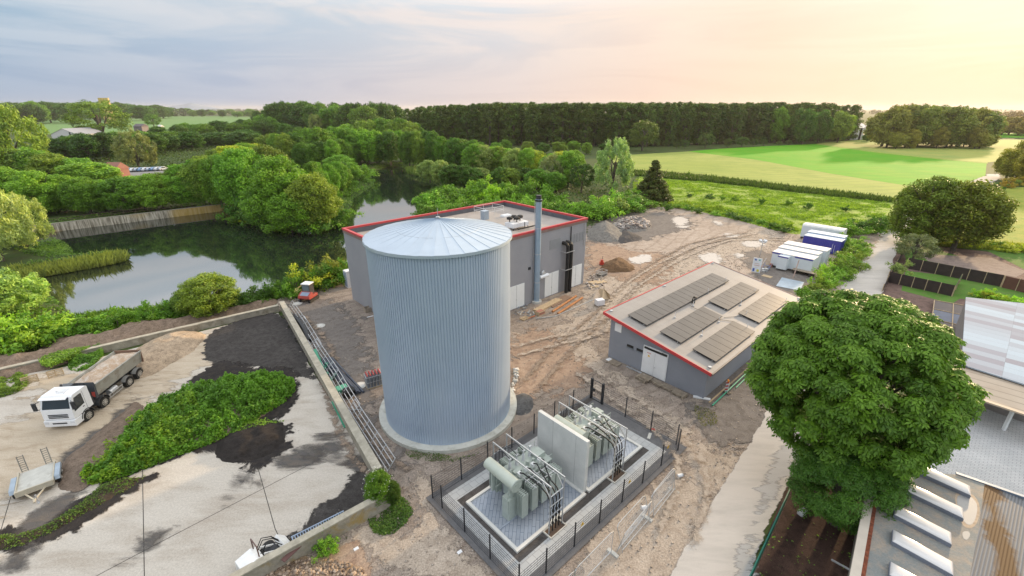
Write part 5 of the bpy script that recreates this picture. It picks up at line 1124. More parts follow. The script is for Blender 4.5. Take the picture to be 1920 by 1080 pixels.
def transformer(xo, label):
    t = tag(empty('power_transformer', LP(xo, 0), ANG), label, 'transformer'); mt = M_trans
    # local: conservator at x=0; tank x .6..3.8, y -3.1..-4.9
    MB().box(.75, 3.75, -4.75, -3.25, .55, 2.55).build('main_tank', mt, t, bevel=.03)
    MB().box(.65, 3.85, -4.85, -3.15, 2.56, 2.66).build('lid', mt, t, bevel=.01)
    rb = MB()
    for i in range(7): rb.box(.85 + i * .46, .93 + i * .46, -4.84, -4.752, .7, 2.5); rb.box(.85 + i * .46, .93 + i * .46, -3.248, -3.16, .7, 2.5)
    rb.build('stiffener', M_radi, t)
    for sy, xs in ((-1, (.15, 1.05, 1.95, 2.7, 3.35)), (1, (.35, 1.25, 2.15, 3.0))):
        for j, x in enumerate(xs):
            r = MB(); y0 = -4.98 if sy < 0 else -3.02
            for k in range(6):
                yy = y0 + sy * k * .14; r.box(x, x + .55, min(yy, yy + sy * .045), max(yy, yy + sy * .045), .62, 2.42)
            r.box(x + .2, x + .35, min(y0 - sy * .15, y0 + sy * .74), max(y0 - sy * .15, y0 + sy * .74), 2.3, 2.38); r.box(x + .2, x + .35, min(y0 - sy * .15, y0 + sy * .74), max(y0 - sy * .15, y0 + sy * .74), .66, .74)
            r.build('radiator', M_trans, t)
    cv = MB().cyl((0, -5.35, 3.2), (0, -2.6, 3.2), .39, 28).build('conservator', mat('conservator_paint', (.46, .50, .43), .38, var=.05), t, smooth=True)
    MB().cyl((0, -5.40, 3.2), (0, -5.35, 3.2), .43, 28).cyl((0, -5.43, 3.3), (0, -5.40, 3.3), .12, 12).build('end_flange', M_trans, cv, smooth=True)
    s = MB()
    for y in (-4.9, -3.1): s.box(-.12, .12, y - .06, y + .06, 1.2, 2.9); s.bar((0, y, 1.3), (.8, y, 1.3), .1); s.bar((0, y, 2.7), (.8, y, 2.4), .08)
    s.box(-.35, .35, -5.05, -4.4, .2, 1.9); s.build('cabinet', mt, t)
    p = MB().tube([(.1, -3.9, 2.85), (.4, -3.9, 2.9), (.9, -3.9, 2.9), (1.2, -3.9, 2.72)], .05, 6).tube([(-.3, -5.0, 2.9), (-.42, -5.0, 2.5), (-.42, -5.0, 1.0)], .03, 6); p.build('oil_pipe', mt, t)
    sk = MB().box(.6, 3.9, -4.6, -4.4, .17, .5).box(.6, 3.9, -3.6, -3.4, .17, .5); sk.build('skid', M_radi, t)
    mb_ = mat('bushing_grey', (.50, .52, .53), .3); 
    for i in range(4):
        x = 1.05 + i * .62
        b1 = MB(); 
        for k in range(5): b1.cyl((x, -3.6, 2.66 + k * .11), (x, -3.6, 2.72 + k * .11), .13 - .008 * k, 14, .09)
        b1.cyl((x, -3.6, 2.66), (x, -3.6, 3.3), .06, 10).build('bushing', mb_, t, smooth=True)
        b2 = MB().box(x - .14, x + .14, -4.72, -4.40, 2.75, 3.02); b2.cyl((x, -4.56, 2.66), (x, -4.56, 2.75), .09, 10); b2.build('cable_box', mat('box_pale', (.58, .60, .60), .4), t, bevel=.015)
        z2 = MB().cyl((x, -3.6, 3.3), (x, -3.6, 3.42), .05, 8).box(x - .1, x + .1, -3.68, -3.52, 3.4, 3.5); z2.build('terminal', M_galv, t)
    MB().box(.9, 1.5, -4.3, -4.0, 2.67, 2.85).build('relay_box', mt, t); cb = MB().box(3.0, 3.7, -4.3, -3.6, 2.66, 3.0).cyl((2.2, -4.1, 2.66), (2.2, -4.1, 3.0), .12, 12).cyl((2.7, -4.15, 2.66), (2.7, -4.15, 2.9), .09, 12); cb.build('tap_changer', mt, t)
    rl = MB()
    for y in (-4.85, -3.15):
        for x in (.7, 1.75, 2.8, 3.82): rl.cyl((x, y, 2.66), (x, y, 3.1), .018, 5)
        rl.cyl((.7, y, 3.1), (3.82, y, 3.1), .018, 5)
    rl.build('lid_rail', mt, t)
    # cable tray fingers from cable boxes to the gantry
    tr = MB()
    for k in range(5): tr.bar((.95 + k * .45, -4.9, 2.95), (.95 + k * .45, -6.2, 3.0), .05)
    tr.bar((.8, -5.3, 2.93), (3.1, -5.3, 2.93), .05); tr.bar((.8, -5.9, 2.96), (3.1, -5.9, 2.96), .05); tr.build('cable_tray', M_galv, t)
    # gantry
    g = tag(empty('cable_gantry', LP(xo + .9, 0), ANG), 'pale steel cable gantry of two long beams over the ' + ('left' if xo < 5 else 'right') + ' transformer', 'gantry')
    for x in (0, 1.22):
        MB().bar((x, -2.05, 4.0), (x, -7.45, 4.0), .07, .09).build('beam', M_galv, g); MB().bar((x, -2.1, .17), (x, -2.1, 3.95), .06).build('post', M_galv, g); MB().bar((x, -7.4, .17), (x, -7.4, 3.95), .06).build('post', M_galv, g)
        MB().bar((x, -7.4, 3.1), (x, -6.7, 3.96), .05).build('brace', M_galv, g)
    for z in (3.2, 2.4, 1.6): MB().bar((0, -7.4, z), (1.22, -7.4, z), .05).build('cross_rail', M_galv, g)
    MB().bar((0, -2.1, 3.0), (1.22, -2.1, 3.0), .05).build('cross_rail', M_galv, g)
    # high voltage cables: from the boxes, over the tray, down at the front into the pit
    for k in range(4):
        x = xo + 1.02 + k * .29; xb = xo + 1.05 + k * .62
        o_ = MB().tube([LP(xb, -4.6, 3.05), LP(xb, -4.9, 3.2), LP((x + xb) / 2, -5.6, 3.25), LP(x, -6.5, 3.25), LP(x, -7.0, 3.1), LP(x, -7.25, 2.75), LP(x, -7.32, 2.3), LP(x, -7.32, .12)], .045, 8)
        for z in (.7, 1.2, 1.7, 2.2): o_.cyl(LP(x, -7.32, z), LP(x, -7.32, z + .12), .085, 8)
        tag(o_.build('power_cable', M_black, smooth=True), 'thick black cable with clamps running from the ' + ('left' if xo < 5 else 'right') + ' transformer down into its pit', 'cable', 'black cables of the ' + ('left' if xo < 5 else 'right') + ' transformer')
    hb = MB()
    for k in range(3): hb.tube([LP(xo + 1.05 + k * .62, -3.6, 3.5), LP(xo + 1.0 + k * .6, -3.0, 3.75), LP(xo + .95 + k * .3, -2.3, 3.3), LP(xo + .95 + k * .3, -2.2, .3)], .03, 6)
    tag(hb.build('earth_cable', M_dark, smooth=True), 'thin dark cables behind the ' + ('left' if xo < 5 else 'right') + ' transformer', 'cable')
    pt = tag(empty('cable_pit', LP(xo + .75, -6.98), ANG), 'narrow concrete-edged cable pit in front of the ' + ('left' if xo < 5 else 'right') + ' transformer', 'pit')
    MB().box(0, 1.5, -.08, 0, .1, .2).box(0, 1.5, -.75, -.68, .1, .2).box(0, .08, -.68, -.08, .1, .2).box(1.42, 1.5, -.68, -.08, .1, .2).build('rim', M_conc, pt)
    MB().box(.08, 1.42, -.68, -.08, .1, .125).build('floor', mat('pit_floor', (.10, .065, .045), .9), pt)
    rd = tag(empty('earth_rod', LP(xo + 1.2, -6.6, 0), ANG), 'thin pale rod standing in the basin before the ' + ('left' if xo < 5 else 'right') + ' transformer', 'rod')
    MB().cyl((0, 0, .1), (0, 0, 2.3), .015, 5).build('rod', M_galv, rd)
transformer(2.85, 'grey-green power transformer in the left basin with a cylinder tank on its left')
transformer(9.5, 'grey-green power transformer behind the white firewall on the right')
# double-rod mesh fence
def mesh_fence():
    t = tag(empty('mesh_fence', W0, ANG), 'dark double-rod mesh fence with thin posts round the transformer compound', 'fence')
    mw = mat('fence_wire', (.055, .06, .07), .4, .5); Hf = 2.03; Lf, Wf = 17.25, 9.0
    segs = []
    for i in range(7): segs.append(((i * 2.46, 0), ((i + 1) * 2.46, 0)))
    for a_, b_ in ((-1.35, -3.8), (-3.8, -6.3), (-6.3, -8.6)): segs.append(((Lf, a_), (Lf, b_)))
    segs.append(((Lf, -8.6), (Lf - .45, -Wf)))
    x = Lf - .45
    while x > -1.2: segs.append(((x, -Wf), (max(x - 2.5, -1.3), -Wf))); x -= 2.5
    for a_, b_ in ((0, -1.15), (-1.15, -3.65), (-3.65, -6.15), (-6.15, -8.65)): segs.append(((0, a_), (0, b_)))
    posts = set()
    for a_, b_ in segs:
        p = MB(); l = math.hypot(b_[0] - a_[0], b_[1] - a_[1]); ax, ay = (b_[0] - a_[0]) / l, (b_[1] - a_[1]) / l
        for k in range(10): p.bar((a_[0], a_[1], .12 + k * .2), (b_[0], b_[1], .12 + k * .2), .022, .012)
        n = max(2, int(l / .25))
        for k in range(n): p.bar((a_[0] + ax * l * k / n, a_[1] + ay * l * k / n, .1), (a_[0] + ax * l * k / n, a_[1] + ay * l * k / n, 2.0), .004)
        p.build('mesh_panel', mw, t); posts.add((round(a_[0], 2), round(a_[1], 2))); posts.add((round(b_[0], 2), round(b_[1], 2)))
    for x, y in sorted(posts): MB().box(x - .035, x + .035, y - .035, y + .035, 0, Hf + .06).build('post', M_dark, t)
    g = tag(empty('mesh_gate', S(W0, Lf, -.05), ANG), 'dark steel gate with wide posts in the far corner of the mesh fence', 'gate')
    MB().box(-.09, .09, -.1, .08, 0, 2.25).build('post', M_dark, g); MB().box(-.09, .09, -1.35, -1.17, 0, 2.25).build('post', M_dark, g)
    f = MB().bar((0, -.12, 2.15), (0, -1.15, 2.15), .05).bar((0, -.12, .15), (0, -1.15, .15), .05).bar((0, -.14, .15), (0, -.14, 2.15), .05).bar((0, -1.13, .15), (0, -1.13, 2.15), .05)
    f.build('leaf_frame', M_dark, g); MB().box(-.08, .08, -.36, -.1, .95, 1.25).build('lock', M_dark, g)
    inf = MB()
    for k in range(6): inf.bar((0, -.12, .35 + k * .3), (0, -1.15, .35 + k * .3), .015)
    inf.build('leaf_mesh', mw, g)
    my = mat('sign_yellow', (.80, .50, .03), .5)
    for i, (x, w_) in enumerate(((4.9, 'left'), (9.9, 'middle'), (14.9, 'right'))):
        s = tag(MB().add([LP(x - .16, -9.05, 1.45), LP(x + .16, -9.05, 1.45), LP(x, -9.05, 1.75)], [(0, 1, 2)]).add([LP(x - .16, -9.06, 1.45), LP(x + .16, -9.06, 1.45), LP(x, -9.06, 1.75)], [(0, 1, 2)]).build('warning_sign', my), 'small yellow warning triangle on the front mesh fence, ' + w_ + ' one of three', 'sign', 'warning signs on the front fence')
        MB().add([LP(x - .02, -9.064, 1.5), LP(x + .02, -9.064, 1.5), LP(x + .02, -9.064, 1.64), LP(x - .02, -9.064, 1.64)], [(0, 1, 2, 3)]).build('symbol', M_black, s)
mesh_fence()
# temporary construction fences
def site_fence(a, b, tilt, label):
    a = Vector(a); b = Vector(b); d = b - a; l = d.length; t = tag(empty('site_fence', a, math.atan2(d.y, d.x)), label, 'fence', 'galvanised site fence panels')
    M_ = Matrix.Rotation(tilt, 4, 'X'); f = MB()
    def pt(x, z): return M_ @ Vector((x, 0, z))
    f.tube([pt(.02, .12), pt(.02, 1.9), pt(.25, 2.0), pt(l - .25, 2.0), pt(l - .02, 1.9), pt(l - .02, .12)], .022, 6); f.bar(pt(.02, .3), pt(l, .3), .035)
    f.build('frame', M_galv, t); m_ = MB()
    for k in range(9): m_.bar(pt(.02, .45 + k * .17), pt(l, .45 + k * .17), .007)
    for k in range(int(l / .2)): m_.bar(pt(.1 + k * .2, .3), pt(.1 + k * .2, 2.0), .005)
    m_.build('mesh', M_galv, t); return t
def fblock(p, rz, lab): 
    return tag(MB().box(-.38, .38, -.12, .12, 0, .14, Matrix.Translation(p) @ Matrix.Rotation(rz, 4, 'Z')).build('fence_foot', M_conc, bevel=.02), lab, 'fence foot', 'concrete fence feet')
site_fence(LP(-1.2, -11.0), LP(2.0, -10.85), 0, 'galvanised site fence panel cut by the bottom edge of the photo')
site_fence(LP(2.05, -10.85), LP(5.6, -10.8), 0, 'galvanised site fence panel nearest the bottom edge')
site_fence(LP(5.9, -10.95), LP(9.2, -10.7), R(12), 'leaning galvanised site fence panel in the middle of the line')
site_fence(LP(6.1, -11.3), LP(9.4, -11.15), R(-18), 'second leaning site fence panel in front of the middle one')
site_fence(LP(9.5, -10.9), LP(12.8, -10.75), 0, 'galvanised site fence panel at the road end of the line')
site_fence(LP(9.7, -11.2), LP(12.9, -10.95), R(-10), 'site fence panel leaning against the one at the road end')
for x, w_ in ((5.7, 'between the first two site fence panels'), (9.45, 'in the middle of the site fence line'), (12.85, 'at the road end of the site fences'), (16.6, 'lying alone near the low building corner')):
    fblock(LP(x, -10.85 if x < 16 else -6.6), ANG + R(90 if x < 16 else 20), 'grey concrete fence foot ' + w_)
for p, l_ in ((LP(14.2, -10.4), 'white bucket lying beside the end of the mesh fence'), (LP(9.8, -10.2), 'white bucket between mesh fence and site fence')):
    bk = tag(empty('bucket', p), l_, 'bucket'); MB().cyl((0, 0, .15), (.35, .1, .16), .15, 14, .13).build('shell', M_white, bk, smooth=True); MB().cyl((.35, .1, .16), (.40, .12, .16), .14, 14).build('rim', M_galv, bk)
tag(MB().cyl(G(1224, 808) , G(1224, 808, .12), .22, 14).build('marker_lid', mat('signal_red', (.60, .06, .04), .5)), 'small red round lid on the ground inside the mesh fence line', 'lid')
# ---------------------------------------------------------------- tipper truck
def wheel(t, x, y, r=.52, w_=.32, side=1, name='wheel', rim=True):
    wh = MB().cyl((x, y - w_ / 2, r), (x, y + w_ / 2, r), r, 28).build(name, M_black if rim != 'd' else M_black, t, smooth=True)
    yo = y + side * (w_ / 2)
    mr_ = mat('wheel_rim', (.42, .40, .36), .5, .3, var=.2, scale=6)
    MB().cyl((x, yo - side * .02, r), (x, yo + side * .012, r), r * .58, 20).cyl((x, yo + side * .012, r), (x, yo + side * .06, r), r * .24, 14).build('rim', mr_, wh, smooth=True)
    hb = MB()
    for k in range(8):
        a = k * math.pi / 4; hb.cyl((x + math.cos(a) * r * .42, yo + side * .012, r + math.sin(a) * r * .42), (x + math.cos(a) * r * .42, yo + side * .02, r + math.sin(a) * r * .42), r * .085, 8)
    hb.build('rim_holes', M_dark, wh); return wh
def truck():
    w1, w4 = G(170, 788), G(265, 709); d = (w1 - w4); d.z = 0; hd = math.atan2(d.y, d.x); rt_ = Vector((math.sin(hd), -math.cos(hd), 0))
    o = w4 + rt_ * 1.22 - d.normalized() * .0
    t = tag(empty('tipper_truck', o, hd), 'white four-axle tipper truck loaded with sand in the concrete yard', 'truck')
    ax = [0, 1.45, 4.72, 6.6]
    for i, x in enumerate(ax):
        for s in (1, -1): wheel(t, x, s * 1.08, .52, .34, s)
    mc = mat('truck_white', (.78, .79, .80), .3, var=.03); mg = mat('chassis_grey', (.04, .042, .045), .6, var=.2)
    MB().box(-.9, 6.9, .28, .42, .72, 1.0).box(-.9, 6.9, -.42, -.28, .72, 1.0).box(5.3, 5.5, -.9, .9, .6, 1.0).box(-.2, 0, -.9, .9, .45, .6).box(3.0, 3.2, -.9, .9, .6, 1.0).build('chassis', mg, t)
    # cab profile (x forward, z)
    cx0, cx1 = 5.75, 7.75
    prof = [(cx0, 1.05), (cx0, 2.95), (cx0 + .15, 3.05), (cx1 - .55, 3.05), (cx1 - .35, 2.92), (cx1 - .02, 1.95), (cx1 + .03, 1.05)]
    MB().side(prof, -1.2, 1.2).build('cab', mc, t, bevel=.03)
    MB().box(cx0 + .55, cx1 + .12, -1.22, 1.22, .42, 1.0).build('bumper', mc, t, bevel=.05)
    gr = MB()
    for z in (1.5, 1.36, 1.22): gr.box(cx1 + .0, cx1 + .05, -.75, .75, z - .035, z + .035)
    gr.box(cx1 + .1, cx1 + .135, -.55, .55, .68, .80); gr.build('grille', M_dark, t)
    # windscreen on the sloping front face
    def onf(z, y, o_=.012):
        f = (z - 1.95) / (2.92 - 1.95); return (cx1 - .02 - .33 * f + o_, y, z + o_ * .4)
    MB().add([onf(2.02, -1.06), onf(2.02, 1.06), onf(2.80, .98), onf(2.80, -.98)], [(0, 1, 2, 3)]).build('windscreen', M_glass, t)
    MB().add([onf(2.80, -1.0, .014), onf(2.80, 1.0, .014), onf(2.91, .98, .014), onf(2.91, -.98, .014)], [(0, 1, 2, 3)]).build('sun_strip', mat('strip_navy', (.05, .04, .12), .5), t)
    MB().side([(cx1 - .25, 3.03), (cx1 + .02, 2.93), (cx1 + .04, 2.97), (cx1 - .23, 3.07)], -1.05, 1.05).build('sun_visor', mc, t)
    for s in (1, -1):
        y = s * 1.205
        MB().add([(cx0 + .75, y, 1.75), (cx1 - .18, y, 1.62), (cx1 - .22, y, 1.95), (cx1 - .5, y, 2.75), (cx0 + .75, y, 2.75)], [(0, 1, 2, 3, 4)][::1] if s > 0 else [(0, 1, 2, 3, 4)]).build('side_window', M_glass, t)
        MB().bar((cx0 + .62, y, 1.1), (cx0 + .62, y, 2.85), .015, .01).build('door_gap', M_dark, t)
        MB().box(cx0 + .85, cx0 + 1.0, s * 1.205 - .02, s * 1.205 + .02, 1.5, 1.56).build('door_handle', M_dark, t)
        MB().box(cx1 + .02, cx1 + .14, s * .98 - .16, s * .98 + .16, .72, .9).build('headlight', mat('lamp_glass', (.6, .62, .65), .15), t)
        m_ = MB().bar((cx1 - .2, s * 1.2, 2.7), (cx1 + .05, s * 1.45, 2.65), .04).bar((cx1 - .2, s * 1.2, 2.0), (cx1 + .05, s * 1.45, 2.05), .04).box(cx1 - .03, cx1 + .08, s * 1.47 - .14, s * 1.47 + .14, 2.0, 2.7); m_.build('mirror', M_dark, t)
        # wheel arches, steps
        arc = MB()
        for ax_ in (6.6, 4.72):
            pts = [(ax_ + math.cos(a) * .66, s * 1.06, .52 + math.sin(a) * .66) for a in np.linspace(.15, math.pi - .1, 9)]
            for p, q in zip(pts[:-1], pts[1:]): arc.bar(p, q, .42 if False else .40, .045)
        arc.build('mudguard', mg, t)
        ar2 = MB()
        for ax_ in (0, 1.45):
            pts = [(ax_ + math.cos(a) * .62, s * 1.06, .52 + math.sin(a) * .62) for a in np.linspace(.5, math.pi - .5, 7)]
            for p, q in zip(pts[:-1], pts[1:]): ar2.bar(p, q, .38, .03)
        ar2.build('mudguard', mat('mudguard_grey', (.25, .25, .24), .6), t)
        MB().bar((2.2, s * 1.12, .75), (4.0, s * 1.12, .75), .06).bar((2.2, s * 1.12, .45), (4.0, s * 1.12, .45), .06).bar((2.3, s * 1.12, .45), (2.3, s * 1.12, .75), .06).bar((3.9, s * 1.12, .45), (3.9, s * 1.12, .75), .06).build('side_guard', mat('guard_alu', (.5, .5, .48), .5, .4), t)
    MB().cyl((2.7, .85, .75), (3.6, .85, .75), .27, 16).build('air_tank', M_galv, t, smooth=True)
    MB().box(5.6, 5.95, .55, 1.15, 1.05, 2.2).build('air_intake', mg, t); MB().cyl((5.62, -.9, 1.0), (5.62, -.9, 3.1), .08, 10).build('exhaust_stack', mg, t, smooth=True)
    MB().box(cx1 + .125, cx1 + .14, -.26, .26, .52, .63).build('number_plate', mat('plate', (.7, .7, .68), .5), t)
    MB().box(6.6, 6.72, -.45, -.38, 3.05, 3.12).box(6.9, 7.0, .35, .42, 3.05, 3.12).box(6.3, 6.9, -.3, .3, 3.05, 3.09).build('roof_hatch', mat('hatch_white', (.66, .67, .68), .4), t)
    # tipping body: long open trough
    bz, tz = 1.3, 2.55; x0, x1 = -1.0, 5.0; mb2 = mat('body_grey', (.36, .36, .32), .6, .2, var=.14, scale=2, dirt=(.25, .21, .16), dscale=1.5)
    bd = MB()
    bd.add([(x0, -.95, bz), (x1, -.95, bz), (x1, .95, bz), (x0, .95, bz), (x0, -1.22, tz), (x1, -1.22, tz), (x1, 1.22, tz), (x0, 1.22, tz),
            (x0, -.9, bz + .06), (x1, -.9, bz + .06), (x1, .9, bz + .06), (x0, .9, bz + .06), (x0, -1.15, tz), (x1, -1.15, tz), (x1, 1.15, tz), (x0, 1.15, tz)],
           [(3, 2, 1, 0), (0, 1, 5, 4), (2, 3, 7, 6), (8, 9, 10, 11), (9, 8, 12, 13), (11, 10, 14, 15), (4, 5, 13, 12), (6, 7, 15, 14), (0, 4, 12, 8), (3, 11, 15, 7), (1, 9, 13, 5), (2, 6, 14, 10)])
    for x in (x0 + .1, x1 - .1): bd.bar((x, 1.24, tz), (x, .98, bz), .08).bar((x, -1.24, tz), (x, -.98, bz), .08)
    bd.bar((x0, 1.24, tz), (x1, 1.24, tz), .1).bar((x0, -1.24, tz), (x1, -1.24, tz), .1)
    bd.build('tipper_body', mb2, t)
    MB().box(x0 - .08, x0, -1.2, 1.2, bz, tz + .1).build('tailgate', mat('tailgate_rust', (.20, .12, .08), .7), t)
    hb = MB().add([(x1, -1.2, bz), (x1, 1.2, bz), (x1, 1.2, 2.75), (x1, -1.2, 2.75), (x1 + .3, -1.2, bz), (x1 + .3, 1.2, bz), (x1 + .08, 1.2, 2.85), (x1 + .08, -1.2, 2.85)], [(3, 2, 1, 0), (4, 5, 6, 7), (0, 1, 5, 4), (1, 2, 6, 5), (2, 3, 7, 6), (3, 0, 4, 7)])
    for y in (-.4, .4): hb.bar((x1 + .32, y, bz), (x1 + .12, y, 2.85), .08)
    hb.build('headboard', mat('headboard_grey', (.07, .08, .09), .45, .3), t)
    MB().box(x1 + .1, cx0 - .15, -1.15, -.3, 2.72, 2.86).build('cab_guard', mat('guard_grey', (.10, .11, .12), .5, .3), t)
    cy = MB().cyl((5.3, 0, 1.0), (5.3, 0, 2.4), .14, 12); cy.box(5.1, 5.5, .4, 1.0, 1.0, 1.6); cy.build('lift_ram', mg, t)
    cv = MB()
    for k in range(3): cv.box(x1 + .06, x1 + .1, 1.205, 1.215, 0, 0)
    hz = MB().add([(x1 + .31, .9, 1.5), (x1 + .31, 1.18, 1.5), (x1 + .22, 1.18, 1.95), (x1 + .22, .9, 1.95)], [(0, 1, 2, 3)]).build('hazard_plate', mat('hazard', (.6, .1, .08), .5), t)
    MB().box(1.3, 1.34, 1.14, 1.17, 1.75, 2.1)
    # the load
    xs = np.linspace(x0 + .05, x1 - .05, 60); ys = np.linspace(-1.1, 1.1, 20); gX, gY = np.meshgrid(xs, ys)
    Zs = 2.30 + .50 * np.cos(gY / 1.1 * 1.45) * np.clip(np.minimum(gX - x0, x1 - gX) * 1.0, .25, 1) + .05 * fbm(gX, gY, 1.7, 4) + .03 * np.sin(gX * 7 + gY * 2)
    ii = np.arange(gX.size).reshape(gX.shape); q = np.stack([ii[:-1, :-1], ii[:-1, 1:], ii[1:, 1:], ii[1:, :-1]], -1).reshape(-1, 4)
    ld = meshobj('sand_load', np.stack([gX, gY, Zs], -1).reshape(-1, 3), q, ground_mat('load_sand', [(.40, .29, .20), (.46, .36, .27), (.56, .50, .43)], .6, 2.0, .35, 14, bump=1, bdist=.06), smooth=True)
    ld.location = o; ld.rotation_euler = (0, 0, hd); tag(ld, 'heaped load of pale sand in the body of the tipper truck', 'sand')
truck()
# ---------------------------------------------------------------- flatbed trailer
def trailer():
    c = (G(37, 887, .75) + G(100, 867, .75) + G(99, 901, .75) + G(31, 930, .75)) / 4; c.z = 0; hd = R(-49)
    t = tag(empty('flatbed_trailer', c, hd), 'low pale flatbed trailer with two raised loading ramps', 'trailer')   # x towards the drawbar
    mp_ = mat('trailer_deck', (.50, .50, .46), .6, .2, var=.12, scale=1.5, dirt=(.33, .31, .27), dscale=1.2); fr = mat('trailer_frame', (.46, .42, .33), .6, .2, var=.1)
    MB().box(-1.3, 1.3, -.9, .9, .68, .74).build('deck', mp_, t); MB().box(1.3, 1.38, -.95, .95, .55, .95).box(-1.3, 1.3, -.97, -.9, .55, .86).box(-1.3, 1.3, .9, .97, .55, .86).build('frame', fr, t)
    mf = mat('fender_blue', (.33, .40, .47), .5, .4)
    for s in (1, -1):
        MB().side([(-.95, .62), (-.8, .86), (.8, .86), (.95, .62)], min(s * .99, s * 1.27), max(s * .99, s * 1.27)).build('fender', mf, t)
        for x in (-.4, .4): wheel(t, x, s * 1.12, .32, .2, s)
        r = MB().bar((-1.34, s * .62 - .16, .74), (-1.62, s * .62 - .16, 1.95), .05).bar((-1.34, s * .62 + .16, .74), (-1.62, s * .62 + .16, 1.95), .05)
        for k in range(8): z = .8 + k * .155; xx = -1.34 - .28 * (z - .74) / 1.21; r.bar((xx, s * .62 - .16, z), (xx, s * .62 + .16, z), .035)
        r.build('ramp', mat('ramp_grey', (.24, .23, .20), .6, .3), t)
    MB().bar((1.35, -.5, .6), (2.3, 0, .5), .08).bar((1.35, .5, .6), (2.3, 0, .5), .08).bar((2.3, 0, .5), (2.6, 0, .5), .1).build('drawbar', fr, t)
    MB().cyl((2.2, .1, .05), (2.2, .1, .8), .04, 8).cyl((2.2, .05, .1), (2.2, .15, .1), .1, 12).build('jockey_wheel', M_galv, t)
trailer()
# ---------------------------------------------------------------- pallets
def pallet_mesh(mb, M_=None, w_=1.2, d=.8, n=5):
    M_ = M_ or Matrix()
    for k in range(n): y = -d / 2 + (d - .1) * k / (n - 1); mb.box(-w_ / 2, w_ / 2, y, y + .1, .122, .144, M_)
    for x in (-w_ / 2, -.05, w_ / 2 - .1): mb.box(x, x + .1, -d / 2, d / 2, .10, .122, M_); 
    for x in (-w_ / 2, -.05, w_ / 2 - .1):
        for y in (-d / 2, -.07, d / 2 - .14): mb.box(x, x + .1, y, y + .14, .022, .10, M_)
    for y in (-d / 2, -.05, d / 2 - .1): mb.box(-w_ / 2, w_ / 2, y, y + .1, 0, .022, M_)
    return mb
def pallet(p, rz, label, tilt=0.0, m=None, axis='X', z=0):
    o = pallet_mesh(MB(), Matrix.Rotation(tilt, 4, axis)).build('pallet', m or M_greywood); o.location = Vector(p) + Vector((0, 0, z)); o.rotation_euler = (0, 0, rz); return tag(o, label, 'pallet', 'wooden pallets about the site')
pallet(G(104, 700, .4), R(44), 'pale pallet leaning upright against the old yard wall', R(78), M_wood)
pallet(G(56, 712, .4), R(44), 'small pale pallet standing on end by the old yard wall', R(78), M_wood)
pallet(G(536, 1040, .5), R(38), 'weathered pallet standing against the inside of the lichen wall', R(-70), M_wood)
def sp(x, y, z=0): return S(SH, x, y, z)
sx_ = -.75
pallet(sp(-.75, -1.4), ANG + R(90), 'brown pallet lying by the low building wall left of the white door')
pallet(sp(-1.3, -5.1), ANG + R(80), 'bottom pallet of the stack in front of the white door')
pallet(sp(-1.3, -5.1), ANG + R(84), 'middle pallet of the stack in front of the white door', z=.15)
pallet(sp(-1.15, -5.3), ANG + R(92), 'top pallet of the stack in front of the white door', z=.30)
pallet(sp(-.95, -6.5), ANG + R(75), 'tilted pallet right of the door stack', R(14), z=.1)
pallet(sp(-.85, -7.5), ANG + R(82), 'pallet lying against the wall right of the door stack', R(10), z=.05)
pallet(sp(-.95, -8.9), ANG + R(86), 'lower pallet of the pair near the building corner')
pallet(sp(-1.0, -8.85), ANG + R(90), 'upper pallet of the pair near the building corner', z=.15)
tag(MB().box(-.3, .3, -.2, .2, 0, .05, Matrix.Translation(sp(-.5, -.5)) @ Matrix.Rotation(.6, 4, 'Z')).build('white_board', M_white), 'small white board lying at the left corner of the low building', 'board')
tag(MB().bar(sp(-.35, -2.6, .06), sp(-.35, -4.8, .06), .22, .06).build('door_sill_plank', M_galv), 'grey metal strip lying before the white door', 'strip')
tag(MB().bar(sp(-.3, -9.9, .08), sp(.4, -11.2, .08), .3, .1).build('rubble_bag', M_white), 'white scrap by the near corner of the low building', 'scrap')
# boards, green pipes and beacons along the long side
tag(MB().bar(sp(-.2, -11.35, .12), sp(17, -11.3, .12), .14, .04).build('long_plank', M_wood), 'long pale plank along the foot of the low building', 'plank')
for k, (y, a_, b_) in enumerate(((-11.75, -.4, 9.0), (-11.9, 4.0, 15.5), (-11.65, 8.5, 18.5))):
    tag(MB().cyl(sp(a_, y - .1 * k, .12), sp(b_, y, .5), .06, 8).build('green_rail', mat('green_paint', (.06, .34, .20), .5), smooth=True), 'long green barrier rail beside the low building, ' + ('nearest the corner', 'in the middle', 'farthest along')[k], 'rail', 'green barrier rails')
def beacon(p, label):
    t = tag(empty('traffic_beacon', p, R(-60)), label, 'beacon', 'striped traffic beacons')
    MB().box(-.4, .4, -.2, .2, 0, .12).build('foot', M_black, t, bevel=.02); MB().box(-.14, .14, -.03, .03, .15, 1.25).build('board', M_white, t)
    for k in range(3):
        z = .25 + k * .36; MB().add([(-.139, -.034, z), (.139, -.034, z + .2), (.139, -.034, z + .36), (-.139, -.034, z + .16)], [(0, 1, 2, 3)]).build('stripe', mat('signal_red', (.6, .06, .04), .5), t)
    MB().cyl((0, 0, 1.25), (0, 0, 1.45), .09, 12).build('lamp', mat('amber', (.8, .3, .03), .3), t, smooth=True)
beacon(G(1361, 737), 'red and white traffic beacon beside the green rails near the building corner'); beacon(G(1411, 686), 'red and white traffic beacon half hidden by the chestnut tree'); 
